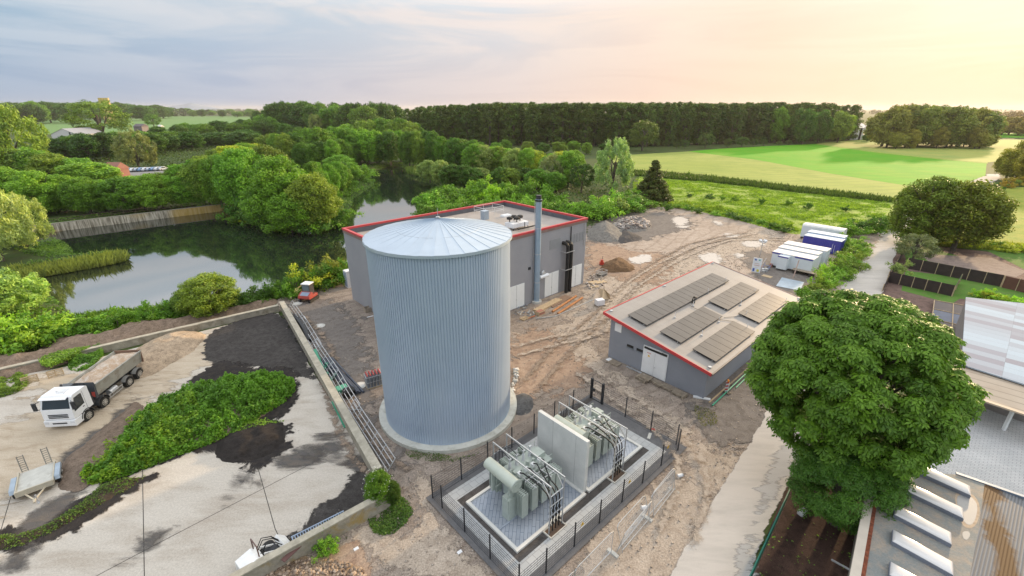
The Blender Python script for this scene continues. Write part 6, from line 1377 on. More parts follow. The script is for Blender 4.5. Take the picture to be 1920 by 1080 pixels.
# ---------------------------------------------------------------- materials in front of the plant
def lumber(a, b, w_, h, m, label, name='plank_stack', cat='planks', n=4, z=0.0, grp=None):
    a = Vector(a); b = Vector(b); d = (b - a); s = Vector((-d.y, d.x, 0)).normalized(); mb = MB(); rr = random.Random(int(a.x * 100))
    for k in range(n): off = s * (w_ * (k - (n - 1) / 2) / n); mb.bar(a + off + Vector((0, 0, z + h / 2)) + d * rr.uniform(-.02, .02), b + off + Vector((0, 0, z + h / 2)) + d * rr.uniform(-.03, .03), w_ / n * .92, h)
    return tag(mb.build(name, m), label, cat, grp)
lumber(G(1005, 585), G(1048, 563), 1.0, .25, M_wood, 'stack of pale planks in front of the flue', n=5)
bx = tag(empty('brick_crate', G(1012, 589), ANG), 'low crate with reddish blocks at the flue foot', 'crate'); MB().box(-.6, .6, -.4, .4, 0, .45).build('crate_body', M_wood, bx); MB().box(-.5, .5, -.402, -.40, .1, .4).box(-.5, .5, -.3, .3, .45, .5).build('blocks', mat('brick_red', (.33, .15, .11), .8), bx)
tag(MB().cyl(G(1036, 584, .16), G(1080, 555, .16), .15, 14).build('rusty_pipe', mat('rust', (.36, .15, .05), .8, var=.25, scale=3), smooth=True), 'long orange-rusty pipe lying in front of the plant, left of the pair', 'pipe', 'rusty pipes before the plant')
tag(MB().cyl(G(1046, 588, .16), G(1092, 558, .16), .15, 14).build('rusty_pipe', MATS['rust'], smooth=True), 'long orange-rusty pipe lying in front of the plant, right of the pair', 'pipe', 'rusty pipes before the plant')
lumber(G(1030, 575), G(1066, 556), 1.3, .12, mat('brown_board', (.20, .13, .09), .85), 'dark brown boards under the rusty pipes', n=5)
tag(MB().tube([G(1005, 597, .06), G(1040, 593, .06), G(1075, 578, .06), G(1112, 562, .06)], .06, 8).build('grey_hose', mat('hose_grey', (.42, .42, .40), .6), smooth=True), 'long pale grey hose lying beside the rusty pipes', 'hose')
pallet(G(984, 598), ANG, 'bright small pallet lying near the tank', 0, M_wood)
tag(MB().cyl(G(990, 597, .1), G(1003, 592, .1), .07, 8).build('orange_tube', mat('orange_plastic', (.5, .16, .06), .5), smooth=True), 'short orange drain tube beside the bright pallet', 'tube')
rs2 = random.Random(5); sc = MB()
for k in range(26): p = G(rs2.uniform(968, 1003), rs2.uniform(570, 592), .1); q = Vector((rs2.uniform(-.5, .5), rs2.uniform(-.5, .5), rs2.uniform(0, .25))); sc.bar(p, p + q, rs2.uniform(.05, .16), .06)
tag(sc.build('scrap_heap', isl_mat('scrap', (.08, .12, .18), (.5, .5, .46))), 'jumbled heap of building scrap and foil at the plant door', 'scrap')
b_ = tag(empty('wrapped_pallet', G(1124, 573), R(20)), 'white foil-wrapped load on a pallet in the yard', 'load'); pallet_mesh(MB()).build('base', M_greywood, b_); MB().box(-.58, .58, -.42, .42, .15, .95).build('wrapped_goods', mat('foil', (.74, .74, .76), .35, var=.04, bump=.3, bscale=6), b_, bevel=.06)
tag(MB().box(-1.35, 1.35, -.6, .6, .06, .14, Matrix.Translation(G(1120, 530)) @ Matrix.Rotation(R(18), 4, 'Z')).build('sheet_stack', M_wood), 'pale stack of boards lying by the plant corner', 'boards')
tag(MB().box(-.6, .6, -.3, .3, .0, .12, Matrix.Translation(G(1115, 538)) @ Matrix.Rotation(R(10), 4, 'Z')).build('short_board', M_wood), 'short pale board next to the board stack', 'boards')
tag(MB().add([G(1122, 543, .1), G(1132, 541, .9), G(1144, 553, .9), G(1143, 562, .1), G(1128, 560, .5)], [(0, 1, 2, 3, 4)]).box(-.4, .4, -.4, .4, 0, .35, Matrix.Translation(G(1133, 558))).build('tipped_boards', M_wood), 'tipped pile of pale board offcuts above the wrapped pallet', 'boards')
tag(MB().bar(G(1134, 566, .1), G(1147, 563, .1), .5, .12).build('short_board', M_greywood), 'weathered board right of the wrapped pallet', 'boards')
mc_ = tag(empty('mesh_crate', G(1128, 517), ANG), 'grey wire mesh crate by the plant corner', 'crate'); g_ = MB()
for k in range(7): g_.bar((-.8 + k * .27, -.5, 0), (-.8 + k * .27, -.5, .9), .04).bar((-.8 + k * .27, .5, 0), (-.8 + k * .27, .5, .9), .04)
for z in (0, .45, .9): g_.bar((-.8, -.5, z), (.8, -.5, z), .04).bar((-.8, .5, z), (.8, .5, z), .04).bar((-.8, -.5, z), (-.8, .5, z), .04).bar((.8, -.5, z), (.8, .5, z), .04)
g_.build('wire_frame', M_galv, mc_); MB().box(-.75, .75, -.45, .45, .05, .4).build('contents', M_greyheap, mc_)
hy = tag(empty('plate_compactor', G(1128, 497), 0), 'small red machine standing by the brown earth cone', 'machine'); MB().box(-.35, .35, -.3, .3, .1, .6).cyl((0, 0, .6), (0, 0, .95), .25, 12).build('engine', mat('machine_red', (.45, .05, .03), .5), hy, bevel=.0); MB().bar((0, 0, .7), (.2, .4, 1.5), .06).box(-.4, .4, -.35, .35, 0, .1).build('handle', M_dark, hy)
# white switch cabinet behind the plant's left corner
cbt = tag(empty('white_cabinet', G(656, 537), ANG), 'tall white cabinet standing behind the left corner of the plant', 'cabinet'); MB().box(-.5, .5, -.6, .6, 0, 2.6).build('housing', M_white, cbt, bevel=.02); MB().box(-.53, -.5, -.5, .5, .2, 2.4).build('door', mat('cab_blue', (.3, .35, .45), .5), cbt)
wc_ = tag(empty('wooden_crate', G(692, 583), ANG), 'open wooden crate standing between plant wall and tank', 'crate')
MB().box(-.6, .6, -.4, -.36, 0, .6).box(-.6, .6, .36, .4, 0, .6).box(-.6, -.56, -.36, .36, 0, .6).box(.56, .6, -.36, .36, 0, .6).box(-.02, .02, -.36, .36, 0, .58).build('crate_wall', M_greywood, wc_); MB().box(-.56, .56, -.36, .36, 0, .05).build('floor', M_dark, wc_)
tag(MB().bar(G(688, 595, .05), G(700, 592, .05), .15, .05).build('white_lath', M_white), 'white lath on the ground before the wooden crate', 'lath')
# manhole lids
for (u, v, l_) in ((558, 570, 'near the digger'), (600, 612, 'in the middle of the left dirt yard'), (675, 724, 'beside the gas bottle cage')):
    mh = tag(empty('manhole_cover', G(u, v)), 'round pale concrete manhole cover ' + l_, 'manhole cover'); MB().cyl((0, 0, -.02), (0, 0, .10), .62, 28).build('ring', M_conc, mh); MB().cyl((0, 0, .10), (0, 0, .125), .42, 24).build('lid', mat('lid_pale', (.56, .55, .52), .8), mh)
# ---------------------------------------------------------------- red mini digger
def digger():
    t = tag(empty('mini_digger', G(580, 563), R(-100)), 'red compact excavator with white-roofed cab and yellow bucket', 'digger')   # x points to its rear, towards the camera
    for s in (1, -1): MB().side([(-1.1, .15), (-.9, 0), (.9, 0), (1.1, .15), (1.1, .35), (.9, .5), (-.9, .5), (-1.1, .35)], min(s * .6, s * .92), max(s * .6, s * .92)).build('track', M_black, t)
    mr_ = mat('digger_red', (.36, .05, .04), .5)
    MB().side([(-.9, .55), (1.05, .55), (1.2, .75), (1.1, 1.05), (.35, 1.4), (.2, 1.4), (.2, .9), (-.9, .9)], -.85, .85).build('engine_hood', mr_, t, bevel=.04)
    MB().add([(.42, -.6, 1.385), (1.05, -.6, 1.10), (1.05, .6, 1.10), (.42, .6, 1.385)], [(3, 2, 1, 0)]).build('hood_panel', mat('panel_blue', (.22, .28, .38), .4), t)
    MB().box(-.85, .18, -.7, .45, .92, 2.35).build('cab', mat('cab_frame', (.05, .05, .055), .4), t, bevel=.03)
    MB().box(-.92, .26, -.76, .52, 2.36, 2.5).build('cab_roof', M_white, t, bevel=.03); MB().box(.182, .19, -.62, .38, 1.3, 2.25).build('rear_window', mat('window_grey', (.16, .20, .22), .1), t); MB().box(-.8, .12, -.712, -.705, 1.3, 2.25).build('side_window', MATS['window_grey'], t)
    my_ = mat('digger_yellow', (.60, .46, .16), .5)
    MB().bar((-.8, -.55, 1.0), (-1.2, -1.2, 2.0), .2).bar((-1.2, -1.2, 2.0), (-.9, -2.2, 1.3), .16).build('boom', my_, t); MB().side([(-1.15, .45), (-.4, .4), (-.35, .9), (-.8, 1.3), (-1.15, 1.1)], -2.5, -1.7).build('bucket', my_, t, bevel=.02)
digger()
tag(MB().bar(G(547, 560), G(545, 558, 2.0), .1).build('wooden_post', M_greywood), 'grey wooden post left of the red digger', 'post')
# ---------------------------------------------------------------- gas bottle cage, pipes, leaning railings
gc = tag(empty('bottle_cage', G(702, 722), R(30)), 'galvanised cage of red-topped gas bottles beside the tank', 'cage'); c_ = MB()
for x in np.linspace(-.75, .75, 6):
    for y in (-.5, .5): c_.bar((x, y, .1), (x, y, 1.25), .035)
for y in np.linspace(-.5, .5, 4):
    for x in (-.75, .75): c_.bar((x, y, .1), (x, y, 1.25), .035)
for z in (.15, .7, 1.25):
    for y in (-.5, .5): c_.bar((-.75, y, z), (.75, y, z), .04)
    for x in (-.75, .75): c_.bar((x, -.5, z), (x, .5, z), .04)
c_.build('wire_frame', M_galv, gc); MB().box(-.8, .8, -.55, .55, 0, .12).build('base_pallet', M_wood, gc)
k = 0
for x in np.linspace(-.6, .6, 5):
    for y in (-.33, 0, .33):
        g1 = MB().cyl((x, y, .13), (x, y, 1.35), .11, 10).build('gas_bottle', mat('bottle_grey', (.18, .2, .22), .5), gc, smooth=True); MB().cyl((x, y, 1.35), (x, y, 1.5), .09, 10, .05).build('bottle_cap', mat('cap_red', (.50, .10, .09), .5), g1, smooth=True)
a, b_ = G(606, 678), G(662, 742); dd = (b_ - a); nn = Vector((-dd.y, dd.x, 0)).normalized()
for i in range(8):
    off = nn * (-.2 + i % 5 * .28) + Vector((0, 0, .14 + (i // 5) * .24)); s0 = rs2.uniform(-.04, .06)
    tag(MB().cyl(a + dd * s0 + off, b_ + dd * rs2.uniform(-.05, .05) + off, .12, 12).build('plastic_pipe', mat('pipe_slate', (.055, .065, .09), .45), smooth=True), 'long dark slate-blue plastic pipe in the bundle behind the yard wall', 'pipe', 'bundle of dark pipes behind the yard wall')
for i, (u, v) in enumerate(((599, 682), (606, 694), (613, 704), (619, 712), (600, 700), (623, 722))):
    p = G(u, v, .25); q = p + Vector((rs2.uniform(-.5, .5), rs2.uniform(-.5, .5), rs2.uniform(0, .3)))
    tag(MB().cyl(p, q, .16, 12).cyl(q, q + Vector((.05, 0, .25)), .17, 12).build('pipe_fitting', mat('fitting_green', (.02, .20, .12), .45), smooth=True), 'dark green pipe fitting in the heap beside the dark pipe bundle', 'pipe fitting', 'green pipe fittings behind the yard wall')
dr = tag(empty('black_drum', G(655, 742)), 'black round container with a green net on top at the end of the pipe bundle', 'drum'); MB().cyl((0, 0, 0), (0, 0, .7), .55, 20).build('shell', M_black, dr, smooth=True)
tag(MB().box(-.55, .55, -.45, .45, .05, .55, Matrix.Translation(G(641, 735)) @ Matrix.Rotation(.6, 4, 'Z')).build('green_net', mat('net_green', (.10, .36, .25), .7, bump=.5, bscale=8, var=.4, scale=9), bevel=.1), 'heap of folded light green netting by the black drum', 'net')
tag(MB().bar(G(626, 752, .5), G(650, 800, .2), .45, .06).build('green_sheet', mat('panel_green', (.03, .27, .16), .5)), 'long flat green panel lying behind the yard wall', 'panel')
tag(MB().bar(G(590, 655, .9), G(615, 715, .6), .3, .06).build('green_sheet', MATS['panel_green']), 'shorter dark green panel wedged behind the yard wall', 'panel')
def railing(a, b, zoff, tilt, label):
    a = Vector(a); b = Vector(b); d = b - a; l = d.length; t = tag(empty('metal_railing', a, math.atan2(d.y, d.x)), label, 'railing', 'galvanised railings along the yard wall')
    M_ = Matrix.Translation((0, 0, zoff)) @ Matrix.Rotation(tilt, 4, 'X'); r = MB()
    for z in (0, .35, .7, 1.05): r.bar(M_ @ Vector((0, 0, z)), M_ @ Vector((l, 0, z)), .045)
    n = max(2, int(l / 1.6))
    for k in range(n + 1): r.bar(M_ @ Vector((l * k / n, 0, -.1)), M_ @ Vector((l * k / n, 0, 1.1)), .05)
    r.bar(M_ @ Vector((0, .02, 0)), M_ @ Vector((l / n, .02, 1.05)), .035)
    r.build('rail_frame', M_galv, t)
wa, wb = gz(534, 570, WH), gz(716, 880, WH); wa.z = wb.z = 0; wd_ = (wb - wa); wn = Vector((-wd_.y, wd_.x, 0)).normalized()
if wn.x < 0: wn = -wn
for k, (t0, t1, zo, ti, w_) in enumerate(((.0, .2, .55, R(-35), 'first from the far end'), (.14, .38, .35, R(-55), 'second from the far end'), (.36, .58, .5, R(-40), 'in the middle'), (.52, .76, .4, R(-48), 'second from the near end'), (.74, .99, .45, R(-38), 'nearest the flowering bush'))):
    railing(wa + wd_ * t0 + wn * (.35 + .1 * (k % 2)), wa + wd_ * t1 + wn * (.5 - .1 * (k % 2)), zo, ti, 'galvanised railing leaning behind the yard wall, ' + w_)
tag(MB().tube([G(545, 590, .1), G(560, 600, .6), G(572, 618, .5), G(580, 640, .1)], .35, 8).build('black_tarp_roll', M_dark, smooth=True), 'dark rolled tarpaulin behind the far end of the yard wall', 'tarpaulin')
# ---------------------------------------------------------------- inside the lower yard corner
gr_ = tag(empty('steel_grating', G(600, 992, .5), R(37.5)), 'blue-grey steel grating leaning on the lichen wall', 'grating'); q = MB(); Mx = Matrix.Rotation(R(-58), 4, 'X')
for k in range(21): q.bar(Mx @ Vector((-1.55 + k * .155, 0, -.35)), Mx @ Vector((-1.55 + k * .155, 0, .35)), .05, .05)
for z in (-.35, 0, .35): q.bar(Mx @ Vector((-1.6, 0, z)), Mx @ Vector((1.6, 0, z)), .06, .06)
q.build('bars', mat('grating_blue', (.30, .38, .50), .5, .4), gr_)
tag(MB().bar(G(530, 1052, .9), G(575, 1010, .9), .3, .05).build('rusty_plate', mat('brown_rust', (.13, .065, .06), .8)), 'narrow rusty steel plate between pallet and grating', 'plate')
def loader():
    t = tag(empty('mini_loader', G(492, 1062), R(50)), 'small white wheel loader cut by the bottom of the photo beside the wall', 'loader')
    for x in (-.6, .7):
        for s in (1, -1): wheel(t, x, s * .62, .38, .3, s)
    MB().side([(-1.15, .5), (.1, .5), (.1, 1.15), (-.25, 1.3), (-1.1, 1.1)], -.5, .5).build('engine_hood', mat('loader_white', (.78, .78, .76), .35), t, bevel=.04)
    MB().box(.1, 1.0, -.42, .42, .45, .75).build('chassis', M_dark, t); MB().side([(1.15, .1), (1.7, .12), (1.75, .3), (1.3, .8), (1.1, .6)], -.8, .8).build('bucket', MATS['loader_white'], t, bevel=.02)
    MB().bar((.2, .3, 1.1), (1.25, .3, .5), .09).bar((.2, -.3, 1.1), (1.25, -.3, .5), .09).build('lift_arm', MATS['loader_white'], t)
    MB().box(.0, .3, -.25, .25, .75, 1.0).bar((.25, 0, 1.0), (.4, 0, 1.3), .05).build('seat', M_black, t); MB().bar((-.1, .4, 1.1), (-.1, .4, 2.0), .06).bar((-.1, -.4, 1.1), (-.1, -.4, 2.0), .06).bar((-.1, .4, 2.0), (-.1, -.4, 2.0), .06).build('roll_bar', mat('rust_brown', (.13, .08, .07), .6), t)
    h_ = MB()
    for s in (.15, .3, -.2): h_.tube([(.0, s, 1.1), (.4, s * 1.3, 1.6), (.9, s * 1.2, 1.3), (1.2, s, .8)], .03, 6)
    h_.build('hydraulic_hose', M_black, t)
loader()
for u, v, l_ in ((668, 1030, 'below the lichen wall'), (862, 1036, 'on the pale dirt left of the mesh fence')):
    tag(MB().box(-.15, .15, -.1, .1, 0, .08, Matrix.Translation(G(u, v)) @ Matrix.Rotation(.7, 4, 'Z')).build('litter', M_white, bevel=.02), 'small piece of white litter ' + l_, 'litter')
# ---------------------------------------------------------------- cabins and containers in the lot
CR = ANG - math.pi / 2
def container(p, l, w_, h, m, label, name='container', roof=None, cat='container', ribs=True, z0=.15, arch=False):
    t = tag(empty(name, (p[0], p[1], 0), CR), label, cat)     # x along its length, y back along the row
    b1 = MB().box(0, l, 0, w_, z0, h)
    if ribs:
        for k in range(int(l / .3)): b1.box(k * .3 + .08, k * .3 + .2, -.03, 0, z0 + .15, h - .15); 
        for k in range(int(w_ / .3)): b1.box(l, l + .03, k * .3 + .08, k * .3 + .2, z0 + .15, h - .15); b1.box(-.03, 0, k * .3 + .08, k * .3 + .2, z0 + .15, h - .15)
    b1.build('body', m, t)
    if arch: MB().add([(x, y, z) for x in (-.02, l + .02) for y, z in ((-.02, h), (.12, h + .22), (.5, h + .36), (w_ - .5, h + .36), (w_ - .12, h + .22), (w_ + .02, h))], [(0, 1, 2, 3, 4, 5), (11, 10, 9, 8, 7, 6)] + [(i, i + 6, i + 7, i + 1) for i in range(5)]).build('roof', roof or m, t)
    else: MB().box(-.03, l + .03, -.03, w_ + .03, h, h + .08).build('roof', roof or m, t)
    MB().box(.1, .4, .1, w_ - .1, 0, z0).box(l - .4, l - .1, .1, w_ - .1, 0, z0).build('base', M_dark, t); return t
mwht = mat('cabin_white', (.62, .67, .70), .45, var=.04); mrf = mat('cabin_roof', (.70, .68, .66), .5, var=.06); mblu = mat('container_blue', (.035, .04, .30), .4, var=.06); mlb = mat('container_lightblue', (.45, .55, .66), .5)
tb = container((43.9, 73.2), 6.1, 2.5, 2.62, mwht, 'white site cabin with blue fascia and porch, nearest the low building', 'site_cabin', mrf, 'cabin', False, .35)
MB().box(-.02, 1.6, -.05, -.02, 2.4, 2.6).box(3.4, 6.0, -.05, -.02, 2.4, 2.6).build('fascia', mblu, tb)
pc_ = MB().box(1.3, 2.8, -1.2, -.02, .35, 2.5).build('porch', mwht, tb); MB().box(1.25, 2.85, -1.24, -1.2, 2.32, 2.52).build('fascia', mblu, pc_)
container((46.0, 75.4), 6.1, 2.1, 2.75, mwht, 'white site cabin directly behind the one with the porch', 'site_cabin', mrf, 'cabin', False)
container((48.0, 77.4), 6.6, 2.5, 2.85, mwht, 'largest white container with cream roof in the middle of the cabin row', 'container', mrf)
container((55.5, 83.8), 6.1, 2.44, 2.6, mblu, 'dark blue shipping container with pale blue roof', 'container', mlb)
container((57.4, 85.9), 6.1, 2.3, 2.75, mlb, 'pale blue container behind the dark blue one', 'container', mlb)
container((59.6, 91.2), 7.2, 2.5, 2.75, mwht, 'white box body with rounded roof at the far end of the cabin row', 'box_body', mat('arch_roof', (.7, .7, .66), .5), 'container', False, .5, True)
wt = MB(); pb = (S((55.5, 83.8, 0), 0, 0, 0)); cx_ = Vector((math.cos(CR), math.sin(CR), 0)); cy_ = UX
for k, (x, l_) in enumerate(((4.9, 1.5), (5.25, 1.3))): a = Vector((55.5, 83.8, .5)) + cx_ * x - cy_ * .04; wt.bar(a, a + Vector((0, 0, l_)), .05, .02)
tag(wt.build('container_marking', M_white), 'white vertical lettering strips on the dark blue container', 'marking')
st_ = tag(empty('cabin_steps', Vector((42.9, 72.0, 0)), CR), 'blue-grey metal steps in front of the site cabin', 'steps'); q = MB()
for k in range(4): q.box(-.5, .5, -1.3 + k * .3, -1.05 + k * .3, k * .2, k * .2 + .05)
q.bar((-.5, -1.3, .1), (-.5, 0, 1.0), .06).bar((.5, -1.3, .1), (.5, 0, 1.0), .06).build('treads', mat('steps_blue', (.12, .16, .28), .5), st_); MB().bar((-.5, -1.3, 1.0), (-.5, 0, 1.8), .04).bar((-.5, -1.3, .1), (-.5, -1.3, 1.0), .04).build('handrail', M_galv, st_)
def signboard():
    p = G(1416, 512); h = H_at(p.y, 484); t = tag(empty('sign_board', p, R(-38)), 'upright white notice board with blue and yellow fields before the cabins', 'sign')
    MB().box(-.65, .65, -.04, .04, .15, h).build('board', mat('board_white', (.66, .70, .74), .5), t)
    for x0, x1, z0, z1, c in ((-.5, -.2, .3, .8, (.04, .1, .4)), (.1, .45, .3, .7, (.55, .50, .05)), (-.45, -.15, h - .45, h - .15, (.05, .12, .35)), (.15, .4, h - .4, h - .15, (.1, .35, .3)), (-.45, .45, h * .5, h * .5 + .12, (.5, .35, .3)), (-.4, .4, h * .5 + .3, h * .5 + .4, (.5, .4, .36))):
        MB().box(x0, x1, -.046, -.041, z0, z1).build('printed_field', mat('field_%d%d' % (int(c[0] * 99), int(c[2] * 99)), c, .5), t)
    MB().bar((-.5, .04, h * .8), (-.5, .9, .02), .06).bar((.5, .04, h * .8), (.5, .9, .02), .06).build('strut', M_galv, t)
signboard()
def mast():
    p = G(1424, 484); h = H_at(p.y, 452); t = tag(empty('floodlight_mast', p), 'thin mast with a cluster of white floodlights on the gravel lot', 'light mast')
    MB().cyl((0, 0, 0), (0, 0, h), .05, 8).build('pole', M_galv, t)
    for k in range(4): a = k * math.pi / 2 + .4; MB().box(-.3, .3, -.08, .08, -.22, .22, Matrix.Translation((math.cos(a) * .5, math.sin(a) * .5, h)) @ Matrix.Rotation(a + math.pi / 2, 4, 'Z') @ Matrix.Rotation(.5, 4, 'X')).build('lamp_head', M_white, t); MB().bar((0, 0, h), (math.cos(a) * .45, math.sin(a) * .45, h), .04).build('arm', M_dark, t)
mast()
tag(MB().add([G(1455, 536, .06), G(1466, 520, .06), G(1508, 529, .06), G(1500, 545, .06), G(1455, 536, .1), G(1466, 520, .1), G(1508, 529, .1), G(1500, 545, .1)], [(0, 1, 2, 3), (4, 7, 6, 5), (0, 4, 5, 1), (1, 5, 6, 2), (2, 6, 7, 3), (3, 7, 4, 0)]).build('metal_sheet', mat('sheet_blue', (.38, .47, .56), .35, .5)), 'large pale blue metal sheet lying before the cabins', 'metal sheet')
tag(MB().cyl(G(1487, 521), G(1487, 521) + Vector((.4, .2, 2.9)), .08, 8).build('leaning_pole', mat('pole_pink', (.5, .36, .30), .6)), 'pale pinkish pole leaning before the cabin', 'pole')
wp = tag(empty('flat_wagon', Vector((47.3, 69.2, 0)), CR), 'low wooden flat wagon parked before the white cabin', 'wagon'); MB().box(-1.6, 1.6, -.8, .8, .6, .72).build('deck', M_greywood, wp)
for x in (-1.1, 1.1):
    for s in (1, -1): MB().cyl((x, s * .7, .3), (x, s * .85, .3), .3, 14).build('wheel', M_black, wp)
tag(MB().box(-.7, .7, -.5, .5, .02, .12, Matrix.Translation(G(1438, 519)) @ Matrix.Rotation(CR, 4, 'Z')).build('board_platform', M_wood), 'pale wooden platform at the foot of the cabin steps', 'platform')
rj = random.Random(8)
for k in range(7):
    p = G(rj.uniform(1427, 1445), rj.uniform(500, 511)); tag(MB().box(-.25, .25, -.2, .2, 0, rj.uniform(.3, .8), Matrix.Translation(p) @ Matrix.Rotation(rj.uniform(0, 3), 4, 'Z')).build('site_box', rj.choice([M_galv, M_greywood, mat('box_rust', (.3, .12, .08), .6)]), bevel=.03), 'small box among the clutter between notice board and cabin steps', 'box', 'clutter between notice board and steps')
# ---------------------------------------------------------------- gardens and the sheds on the right
def gfence(a, b, h, m, label, n, name='screen_fence'):
    a = Vector(a); b = Vector(b); d = b - a; l = d.length; t = tag(empty(name, a, math.atan2(d.y, d.x)), label, 'fence')
    MB().box(0, l, -.012, .012, .03, h - .05).build('screen', m, t)
    for k in range(n + 1): MB().cyl((l * k / n, -.05, 0), (l * k / n, -.05, h), .05, 7).build('post', M_wood, t)
msc = mat('screen_dark', (.035, .024, .022), .85, var=.25, scale=1.5)
gfence(G(1662, 529), G(1784, 556), 1.75, msc, 'dark screen fence of the garden nearest the chestnut', 5)
gfence(G(1698, 503), G(1875, 538), 1.9, msc, 'long dark screen fence between lawn and soil bed', 6)
gfence(G(1877, 539), G(1990, 566), 1.9, mat('screen_brown', (.12, .05, .035), .85), 'brown board fence at the right photo edge', 4, 'board_fence')
gfence(G(1694, 474), G(1654, 548), 1.3, msc, 'dark low fence along the right side of the lane', 5)
gfence(G(1784, 556), G(1797, 532), 1.6, mat('green_slats', (.10, .15, .07), .8), 'short green garden fence at the end of the dark one', 2)
cf = tag(empty('cold_frames', G(1753, 648, .0), 0), 'wooden grid of cold frames covered with dark sheeting beside the big shed', 'cold frames'); cfq = [G(1752, 563, .5), G(1812, 574, .5), G(1812, 662, .5), G(1742, 640, .5)]; o0 = cf.location
def bil(s, t_): return cfq[0].lerp(cfq[1], s).lerp(cfq[3].lerp(cfq[2], s), t_) - o0
for i, (s0, s1) in enumerate(((0, .6), (.6, 1))):
    for j in range(4):
        t0, t1 = j / 4, (j + 1) / 4; P4 = [bil(s0, t0), bil(s1, t0), bil(s1, t1), bil(s0, t1)]
        MB().add(P4 + [p - Vector((0, 0, .45)) for p in P4], [(0, 1, 2, 3), (7, 6, 5, 4), (0, 4, 5, 1), (1, 5, 6, 2), (2, 6, 7, 3), (3, 7, 4, 0)]).build('cover', mat('cover_%d' % (j % 2), ((.09, .075, .075), (.10, .12, .17))[j % 2], .6), cf)
        for a, b_ in ((0, 1), (3, 0)): MB().bar(P4[a] + Vector((0, 0, .04)), P4[b_] + Vector((0, 0, .04)), .09).build('frame', M_wood, cf)
def roofed(name, pts, z, zs, m_roof, m_wall, label, th=.12, cat='building', walls=True, inset=.25):
    "pts: photo pixels of the roof corners with their heights; walls go down to the ground a little inside"
    P4 = [G(u, v, zz) for (u, v), zz in zip(pts, zs)]; c = sum(P4, Vector()) / len(P4); c.z = 0; n = len(P4)
    t = tag(empty(name, c), label, cat); Q = [p - c for p in P4]
    MB().add([q - Vector((0, 0, th)) for q in Q] + Q, [tuple(range(n))[::-1], tuple(range(n, 2 * n))] + [(i, (i + 1) % n, n + (i + 1) % n, n + i) for i in range(n)]).build('roof', m_roof, t)
    if walls:
        I = [Vector((q.x, q.y, 0)) * 1 for q in Q]; cc = sum(I, Vector()) / n; I = [p + (cc - p).normalized() * inset for p in I]
        MB().add(I + [Vector((p.x, p.y, q.z - th - .01)) for p, q in zip(I, Q)], [(i, (i + 1) % n, n + (i + 1) % n, n + i) for i in range(n)]).build('wall', m_wall, t)
    return t, c, Q
m, b, oo = newmat('patchwork_sheets')
tcn = N('ShaderNodeTexCoord'); mpn = N('ShaderNodeMapping'); L(tcn.outputs['Object'], mpn.inputs[0]); mpn.inputs['Rotation'].default_value = (0, 0, R(48))
br = N('ShaderNodeTexBrick'); L(mpn.outputs[0], br.inputs[0]); br.inputs['Scale'].default_value = 1; br.inputs['Brick Width'].default_value = 4.2; br.inputs['Row Height'].default_value = 1.05; br.inputs['Mortar Size'].default_value = .01; br.offset = .0; br.inputs['Bias'].default_value = .1
br.inputs['Color1'].default_value = (.24, .23, .27, 1); br.inputs['Color2'].default_value = (.38, .46, .53, 1); br.inputs['Mortar'].default_value = (.2, .22, .25, 1)
wv = N('ShaderNodeTexWave'); L(mpn.outputs[0], wv.inputs[0]); wv.inputs['Scale'].default_value = 3.2; bumpn(wv.outputs[1], .4, .03, b)
L(br.outputs[0], b.inputs['Base Color']); b.inputs['Roughness'].default_value = .85; b.inputs['Specular IOR Level'].default_value = .15
roofed('big_shed', [(1811, 557), (1990, 576), (1990, 742), (1803, 683)], 0, (4.2, 4.2, 3.5, 3.5), m, mat('shed_wall', (.22, .2, .19), .8), 'large shed with a patchwork roof of pale and grey sheets at the right edge')
m, b, oo = newmat('tan_sheets')
tcn = N('ShaderNodeTexCoord'); mpn = N('ShaderNodeMapping'); L(tcn.outputs['Object'], mpn.inputs[0]); mpn.inputs['Rotation'].default_value = (0, 0, R(48))
wv = N('ShaderNodeTexWave', bands_direction='Y'); L(mpn.outputs[0], wv.inputs[0]); wv.inputs['Scale'].default_value = .35; L(mixc(ramp(wv.outputs[1], [(.0, 1), (.06, 0)]), ramp(noise(.4, 5, .6), [(.3, (.44, .35, .26)), (.7, (.52, .43, .33))]), (.30, .24, .18)), b.inputs['Base Color']); b.inputs['Roughness'].default_value = .7
t, c, Q = roofed('carport', [(1740, 640), (1803, 683), (1990, 745), (1990, 800), (1826, 745), (1760, 710)], 0, (3.3, 3.3, 3.3, 2.75, 2.75, 2.75), m, M_white, 'open lean-to with tan corrugated roof on white posts in front of the big shed', th=.14, walls=False, cat='carport')
pf = G(1881, 807) - c; pf.z = 0
MB().box(pf.x - .1, pf.x + .1, pf.y - .1, pf.y + .1, .04, 2.68).build('post', M_white, t); MB().bar(pf + Vector((0, 0, 2.1)), pf + Vector((.5, .3, 2.65)), .1).build('brace', M_white, t)
for u_, v_ in ((1826, 700), (1872, 712), (1820, 690)): pass
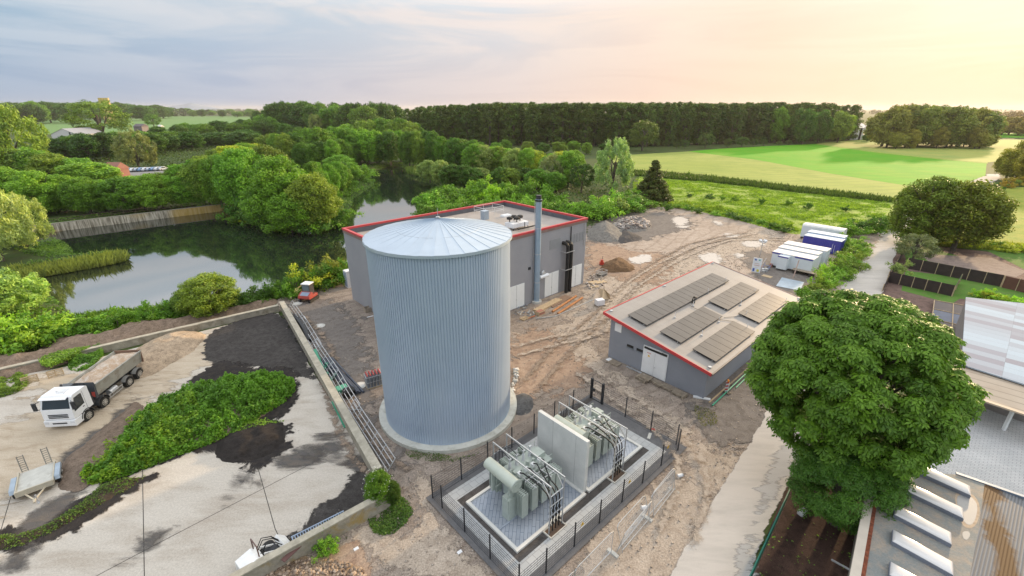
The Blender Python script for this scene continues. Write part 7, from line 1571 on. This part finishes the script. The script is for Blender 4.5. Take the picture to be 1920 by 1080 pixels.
# flat-roofed workshop with skylights at the lower right
RZ = 3.2; mrf2 = ground_mat('bitumen_roof', [(.22, .235, .23), (.27, .27, .255), (.36, .30, .24)], .25, 1.1, .2, 10, rough=.7, bump=.3, bdist=.02)
t, c, Q = roofed('workshop', [(1637, 880), (1795, 890), (1846, 908), (1835, 990), (1800, 1180), (1590, 1180)], 0, (RZ,) * 6, mrf2, mat('workshop_wall', (.22, .20, .17), .9, var=.3, scale=3, bump=.4), 'flat-roofed workshop with long skylights at the lower right', th=.25, inset=.05)
a, b_ = G(1641, 884, RZ) - c, G(1588, 1180, RZ) - c
MB().bar(a + Vector((-.1, 0, .12)), b_ + Vector((-.1, 0, .12)), .42, .26).build('parapet', mat('parapet_cream', (.56, .50, .42), .7, var=.06), t)
MB().bar(a + Vector((.25, 0, .02)), b_ + Vector((.25, 0, .02)), .30, .05).build('leaf_litter', mat('litter_red', (.20, .06, .03), .95, var=.5, scale=5, bump=.8), t)
e1 = Vector((1.56, -1.92, 0)).normalized(); e2 = Vector((.65, .76, 0)).normalized()
m_dome = mat('dome_white', (.70, .68, .66), .22, var=.03); 
def skylight(u, v, label, ln=2.5, wd=.98):
    p = G(u, v, RZ + .35); p.z = RZ; s = tag(empty('dome_skylight', p), label, 'skylight', 'dome skylights on the workshop'); E1, E2 = e1 * ln, e2 * wd
    def ring(k, z): return [E1 * k + E2 * (k * ln / wd) * 0 + e1 * 0 for _ in ()]
    def rect(i, z): return [e1 * i + e2 * i + Vector((0, 0, z)), E1 - e1 * i + e2 * i + Vector((0, 0, z)), E1 - e1 * i + E2 - e2 * i + Vector((0, 0, z)), e1 * i + E2 - e2 * i + Vector((0, 0, z))]
    A_, B_ = rect(0, .01), rect(0, .24); MB().add(A_ + B_, [(0, 1, 5, 4), (1, 2, 6, 5), (2, 3, 7, 6), (3, 0, 4, 7), (4, 5, 6, 7)]).build('curb', mat('curb_lead', (.16, .18, .22), .5), s)
    lv = [rect(.03, .245), rect(.05, .28), rect(.16, .36), rect(.34, .40)]; V = sum(lv, []); F_ = []
    for j in range(3): F_ += [(j * 4 + i, j * 4 + (i + 1) % 4, j * 4 + 4 + (i + 1) % 4, j * 4 + 4 + i) for i in range(4)]
    F_.append((12, 13, 14, 15)); MB().add(V, F_).build('dome', m_dome, s, smooth=True)
skylight(1677, 962, 'white domed skylight on the workshop roof, third from the back'); skylight(1673, 1012, 'white domed skylight on the workshop roof, fourth from the back'); skylight(1668, 1075, 'white domed skylight cut by the bottom edge of the photo')
skylight(1700, 918, 'white domed skylight partly under the chestnut, second from the back', 2.6); skylight(1722, 882, 'white domed skylight mostly hidden by the chestnut', 2.5)
def roofblob(px, m, z, name, label=None):
    P = spline([G(u, v, z)[:2] for u, v in px], 3); me = bpy.data.meshes.new(name); me.from_pydata([(x, y, 0) for x, y in P], [], [tuple(range(len(P)))]); me.materials.append(m); o = bpy.data.objects.new(name, me); COL.objects.link(o); o.location.z = z
    return o
mpd = mat('roof_puddle', (.34, .34, .335), .35, var=.02)
tag(roofblob([(1792, 925), (1820, 925), (1836, 945), (1834, 975), (1822, 990), (1806, 985), (1795, 960)], mat('puddle_rim', (.46, .36, .26), .9, var=.2, scale=4), RZ + .004, 'dried_rim'), 'cream dried edge round the puddle on the workshop roof', 'stain')
for q, l_ in (([(1796, 930), (1818, 930), (1832, 947), (1829, 972), (1820, 984), (1808, 978), (1797, 955)], 'large grey puddle on the workshop roof'), ([(1805, 998), (1815, 996), (1819, 1003), (1813, 1012), (1806, 1008)], 'small grey puddle below the large one on the workshop roof')):
    tag(roofblob(q, mpd, RZ + .009, 'roof_puddle'), l_, 'puddle')
# corrugated roof beyond, rusty moss
m, b, oo = newmat('mossy_corrugated')
tcn = N('ShaderNodeTexCoord'); mpn = N('ShaderNodeMapping'); L(tcn.outputs['Object'], mpn.inputs[0]); mpn.inputs['Rotation'].default_value = (0, 0, R(-40))
wv = N('ShaderNodeTexWave', bands_direction='Y'); L(mpn.outputs[0], wv.inputs[0]); wv.inputs['Scale'].default_value = 2.2
c_ = mixc(ramp(wv.outputs[1], [(.2, 0), (.8, 1)]), (.12, .125, .135), (.18, .19, .205))
sxy = N('ShaderNodeSeparateXYZ'); L(tcn.outputs['Object'], sxy.inputs[0])
ns = noise(.5, 6, .7, .5)
_c = sum((G(u, v, z) for (u, v), z in zip([(1846, 908), (1990, 958), (1990, 1180), (1800, 1180), (1835, 990)], (RZ, RZ - .25, RZ - .25, RZ, RZ))), Vector()) / 5
_p, _q = G(1858, 940, RZ) - _c, G(1890, 1080, RZ) - _c; _d = (_q - _p).normalized()
msk = ramp(mathn('ADD', mathn('ABSOLUTE', mathn('ADD', mathn('ADD', mathn('MULTIPLY', sxy.outputs[0], -_d.y), mathn('MULTIPLY', sxy.outputs[1], _d.x)), _d.y * _p.x - _d.x * _p.y)), mathn('MULTIPLY', mathn('SUBTRACT', ns, .5), 2.2)), [(.25, 1), (.6, 0)])
L(mixc(msk, c_, (.095, .045, .008)), b.inputs['Base Color']); b.inputs['Roughness'].default_value = .7; bumpn(wv.outputs[1], .6, .04, b)
t, c, Q = roofed('mossy_roof_hall', [(1846, 908), (1990, 958), (1990, 1180), (1800, 1180), (1835, 990)], 0, (RZ, RZ - .25, RZ - .25, RZ, RZ), m, mat('hall_wall', (.2, .2, .2), .9), 'hall with grey corrugated roof and rusty brown moss at the right bottom corner', th=.2, inset=.1)
a, b_ = G(1795, 890, RZ), G(1995, 958, RZ)
tag(MB().bar(a + Vector((0, .1, .0)), b_ + Vector((0, .1, -.05)), .22, .14).build('roof_gutter', mat('gutter_blue', (.22, .27, .34), .45, .4)), 'blue-grey gutter between workshop roof and paved yard', 'gutter')
# green barrier and a grey bar beside the mulch bed
tag(MB().bar(G(1479, 925, .9), G(1385, 1130, .9), .06, .9).build('green_fence', mat('green_mesh', (.015, .15, .11), .5)), 'dark green fence strip between road and mulch bed', 'fence')
tag(MB().cyl(G(1560, 1050, 1.2), G(1618, 1082, 2.6), .06, 8).build('grey_bar', M_galv), 'slanting grey metal bar beside the cream parapet', 'bar')
tag(MB().box(-.3, .3, -.2, .2, .05, .4, Matrix.Translation(G(1503, 965)) @ Matrix.Rotation(.5, 4, 'Z')).build('white_stone', M_white, bevel=.1), 'white block lying below the smaller dark tree', 'block')
# ---------------------------------------------------------------- far buildings and silo tower
def house(u0, u1, vb, ve, vr, wall, roofc, label, depth=9, name='house', gable=True, yaw=0, ridge_x=True):
    a, b_ = G(u0, vb), G(u1, vb); y = a.y; w_ = (b_ - a).length; he = H_at(y, ve); hr = H_at(y + depth / 2, vr)
    t = tag(empty(name, a, yaw), label, 'building'); mw_, mr_ = wall, roofc
    if ridge_x:
        MB().box(0, w_, 0, depth, 0, he).build('wall', mw_, t)
        MB().add([(-.3, -.4, he - .1), (w_ + .3, -.4, he - .1), (w_ + .3, depth / 2, hr), (-.3, depth / 2, hr), (-.3, depth + .4, he - .1), (w_ + .3, depth + .4, he - .1)], [(0, 1, 2, 3), (3, 2, 5, 4), (0, 3, 4), (1, 5, 2)]).build('roof', mr_, t)
    else:
        MB().add([(0, 0, 0), (w_, 0, 0), (w_, 0, he), (w_ / 2, 0, hr), (0, 0, he), (0, depth, 0), (w_, depth, 0), (w_, depth, he), (w_ / 2, depth, hr), (0, depth, he)], [(0, 1, 2, 3, 4), (9, 8, 7, 6, 5), (0, 4, 9, 5), (1, 6, 7, 2)]).build('wall', mw_, t)
        MB().add([(-.4, -.3, he - .05), (w_ / 2, -.3, hr + .1), (w_ + .4, -.3, he - .05), (-.4, depth, he - .05), (w_ / 2, depth, hr + .1), (w_ + .4, depth, he - .05)], [(0, 1, 4, 3), (1, 2, 5, 4)]).build('roof', mr_, t)
    return t, w_, he
mwf = mat('far_white', (.62, .60, .58), .7, var=.05); mrr = mat('far_red_roof', (.30, .10, .07), .8, var=.15, scale=.5); mrg = mat('far_grey_roof', (.30, .31, .34), .6)
t, w_, he = house(101, 150, 268, 252, 240, mwf, mrg, 'white gabled barn far behind the trees on the left', 26, 'barn', ridge_x=False)
MB().box(w_ * .7, w_ * .76, -.05, 0, he * .9, he * 1.25).build('vent_opening', M_dark, t)
house(257, 272, 262, 237, 232, mat('far_dark', (.2, .17, .17), .7), mat('far_dark_roof', (.13, .11, .12), .8), 'small dark-roofed house half hidden by trees on the left', 8)
house(301, 306, 262, 238, 234, mwf, mwf, 'tiny white gable right of the dark-roofed house', 5)
house(202, 224, 345, 318, 304, mat('tile_pink', (.27, .12, .09), .8, var=.1), mat('tile_pink', (.27, .12, .09)), 'red tiled roof poking out of the trees above the quay', 6)
house(580, 602, 242, 229, 219, mwf, mrr, 'red-roofed house in front of the central far wood', 12)
house(597, 610, 240, 231, 225, mwf, mrr, 'red-roofed annex right of the far house', 9)
house(1586, 1612, 262, 240, 236, mwf, mat('far_blue_roof', (.42, .48, .5), .6), 'white industrial hall far behind the fields, left part', 30, 'hall')
house(1608, 1632, 262, 240, 229, mwf, mat('far_pale_roof', (.6, .55, .52), .6), 'white industrial hall far behind the fields with a pale roof', 40, 'hall')
house(1474, 1500, 262, 246, 240, mwf, mat('far_pale_roof', (.6, .55, .52)), 'pale hall glimpsed between the trees right of the poplars', 20, 'hall')
t = tag(empty('silo_tower', G(208, 232), 0), 'yellow silo tower rising behind the rounded olive tree', 'tower'); hs = H_at(t.location.y, 183.5)
for k in range(4): MB().cyl(((k - 1.5) * 4.6, 0, 0), ((k - 1.5) * 4.6, 0, hs), 2.4, 14).build('silo', mat('silo_yellow', (.62, .44, .14), .6), t, smooth=True)
mcar = [mat('car_silver', (.42, .47, .54), .3, .4), mat('car_blue', (.20, .32, .50), .3, .3), mat('car_white', (.62, .65, .68), .3)]
for k in range(13):
    u = 217 + k * 7.6; p = G(u, 334 - k * .35); c0 = tag(empty('parked_car', (p.x, p.y, 2.2), R(80)), 'parked car glinting in the row behind the trees above the quay', 'car', 'cars parked behind the trees'); m_ = mcar[k % 3]
    MB().side([(-2.1, .35), (2.1, .35), (2.15, .75), (1.2, .9), (.6, 1.4), (-1.0, 1.42), (-1.7, .95), (-2.15, .85)], -.85, .85).build('body', m_, c0, bevel=.05); MB().side([(1.05, .93), (.55, 1.3), (-.95, 1.32), (-1.5, .97)], -.87, .87).build('window', M_glass, c0)
    for x in (-1.3, 1.3):
        for s in (1, -1): MB().cyl((x, s * .7, .32), (x, s * .88, .32), .32, 12).build('wheel', M_black, c0)
pk = MB(); a = G(190, 340); b_ = G(340, 330); MB().box(min(a.x, b_.x) - 5, max(a.x, b_.x) + 5, a.y - 4, b_.y + 6, 2.0, 2.2).build('parking_deck', mat('deck_grey', (.2, .2, .2), .9))['kind'] = 'structure'
# cyclist far down the lane
def cyclist():
    p = G(1868, 325); t = tag(empty('bicycle', p, R(95)), 'bicycle ridden down the lane by the person in white', 'bicycle')
    for x in (-.52, .52):
        w_ = MB(); pts = [(x + math.cos(a) * .34, 0, .34 + math.sin(a) * .34) for a in np.linspace(0, 6.283, 17)]
        for q, r_ in zip(pts[:-1], pts[1:]): w_.bar(q, r_, .04)
        w_.build('wheel', M_black, t)
    MB().bar((-.52, 0, .34), (-.1, 0, .85), .04).bar((-.1, 0, .85), (.42, 0, .88), .04).bar((.42, 0, .95), (.52, 0, .34), .04).bar((0, 0, .3), (.42, 0, .85), .04).bar((0, 0, .3), (-.12, 0, .95), .04).bar((.42, -.28, 1.0), (.42, .28, 1.0), .04).build('frame', M_dark, t)
    bpy_me = bpy.data.meshes.new('person'); V = [(-.1, 0, .98), (.1, 0, 1.28), (.15, 0, 1.45), (.18, 0, 1.56), (.2, 0, 1.68), (.12, .2, 1.42), (.3, .27, 1.2), (.42, .26, 1.03), (.12, -.2, 1.42), (.3, -.27, 1.2), (.42, -.26, 1.03), (.2, .11, .85), (.05, .1, .45), (.15, .1, .38), (.22, -.11, .72), (.1, -.1, .3), (.2, -.1, .22)]
    E_ = [(0, 1), (1, 2), (2, 3), (3, 4), (2, 5), (5, 6), (6, 7), (2, 8), (8, 9), (9, 10), (0, 11), (11, 12), (12, 13), (0, 14), (14, 15), (15, 16)]
    bpy_me.from_pydata(V, E_, []); o = bpy.data.objects.new('person', bpy_me); COL.objects.link(o); o.location = p; o.rotation_euler = (0, 0, R(95)); mm = mat('rider_clothes', (.45, .42, .42), .8); bpy_me.materials.append(mm)
    sk = o.modifiers.new('skin', 'SKIN'); rad = [.15, .14, .13, .06, .1, .06, .045, .035, .06, .045, .035, .09, .06, .05, .09, .06, .05]
    for i, r_ in enumerate(rad): bpy_me.skin_vertices[0].data[i].radius = (r_, r_)
    bpy_me.skin_vertices[0].data[0].use_root = True; o.modifiers.new('sub', 'SUBSURF').levels = 1
    tag(o, 'person in a pale top cycling along the lane between field and golden tree', 'person')
cyclist()

# labels inside a group: tell members apart by their order in the picture
def proj_u(o):
    p = o.matrix_basis.translation; return 960 + FPX * p.x / max(fw(p.y, p.z), .1)
bygl = {}
for o in bpy.data.objects:
    if o.parent is None and 'group' in o and 'label' in o: bygl.setdefault((o['group'], o['label']), []).append(o)
def nth(n): return {1: 'leftmost', 2: 'second from the left', 3: 'third from the left'}.get(n, '%dth from the left' % n if not (n > 20 and n % 10 in (1, 2, 3)) else '%d%s from the left' % (n, {1: 'st', 2: 'nd', 3: 'rd'}[n % 10]))
for (g_, l_), os_ in bygl.items():
    if 1 < len(os_) <= 30 and len(l_.split()) <= 12:
        os_.sort(key=proj_u)
        for i, o in enumerate(os_): o['label'] = l_ + ', ' + ('rightmost' if i == len(os_) - 1 else nth(i + 1))
# ---------------------------------------------------------------- evening haze
hz = MB().box(-9500, 9500, -400, 12600, -5, 75).build('haze', mat('haze_tmp', (.5, .5, .5)))
m = bpy.data.materials.new('haze_air'); m.use_nodes = True; nt = m.node_tree; nt.nodes.clear()
v = N('ShaderNodeVolumePrincipled'); v.inputs['Color'].default_value = (.95, .90, .84, 1); v.inputs['Density'].default_value = .00007; v.inputs['Anisotropy'].default_value = .3
o_ = N('ShaderNodeOutputMaterial'); L(v.outputs[0], o_.inputs['Volume']); hz.data.materials.clear(); hz.data.materials.append(m); hz['kind'] = 'stuff'
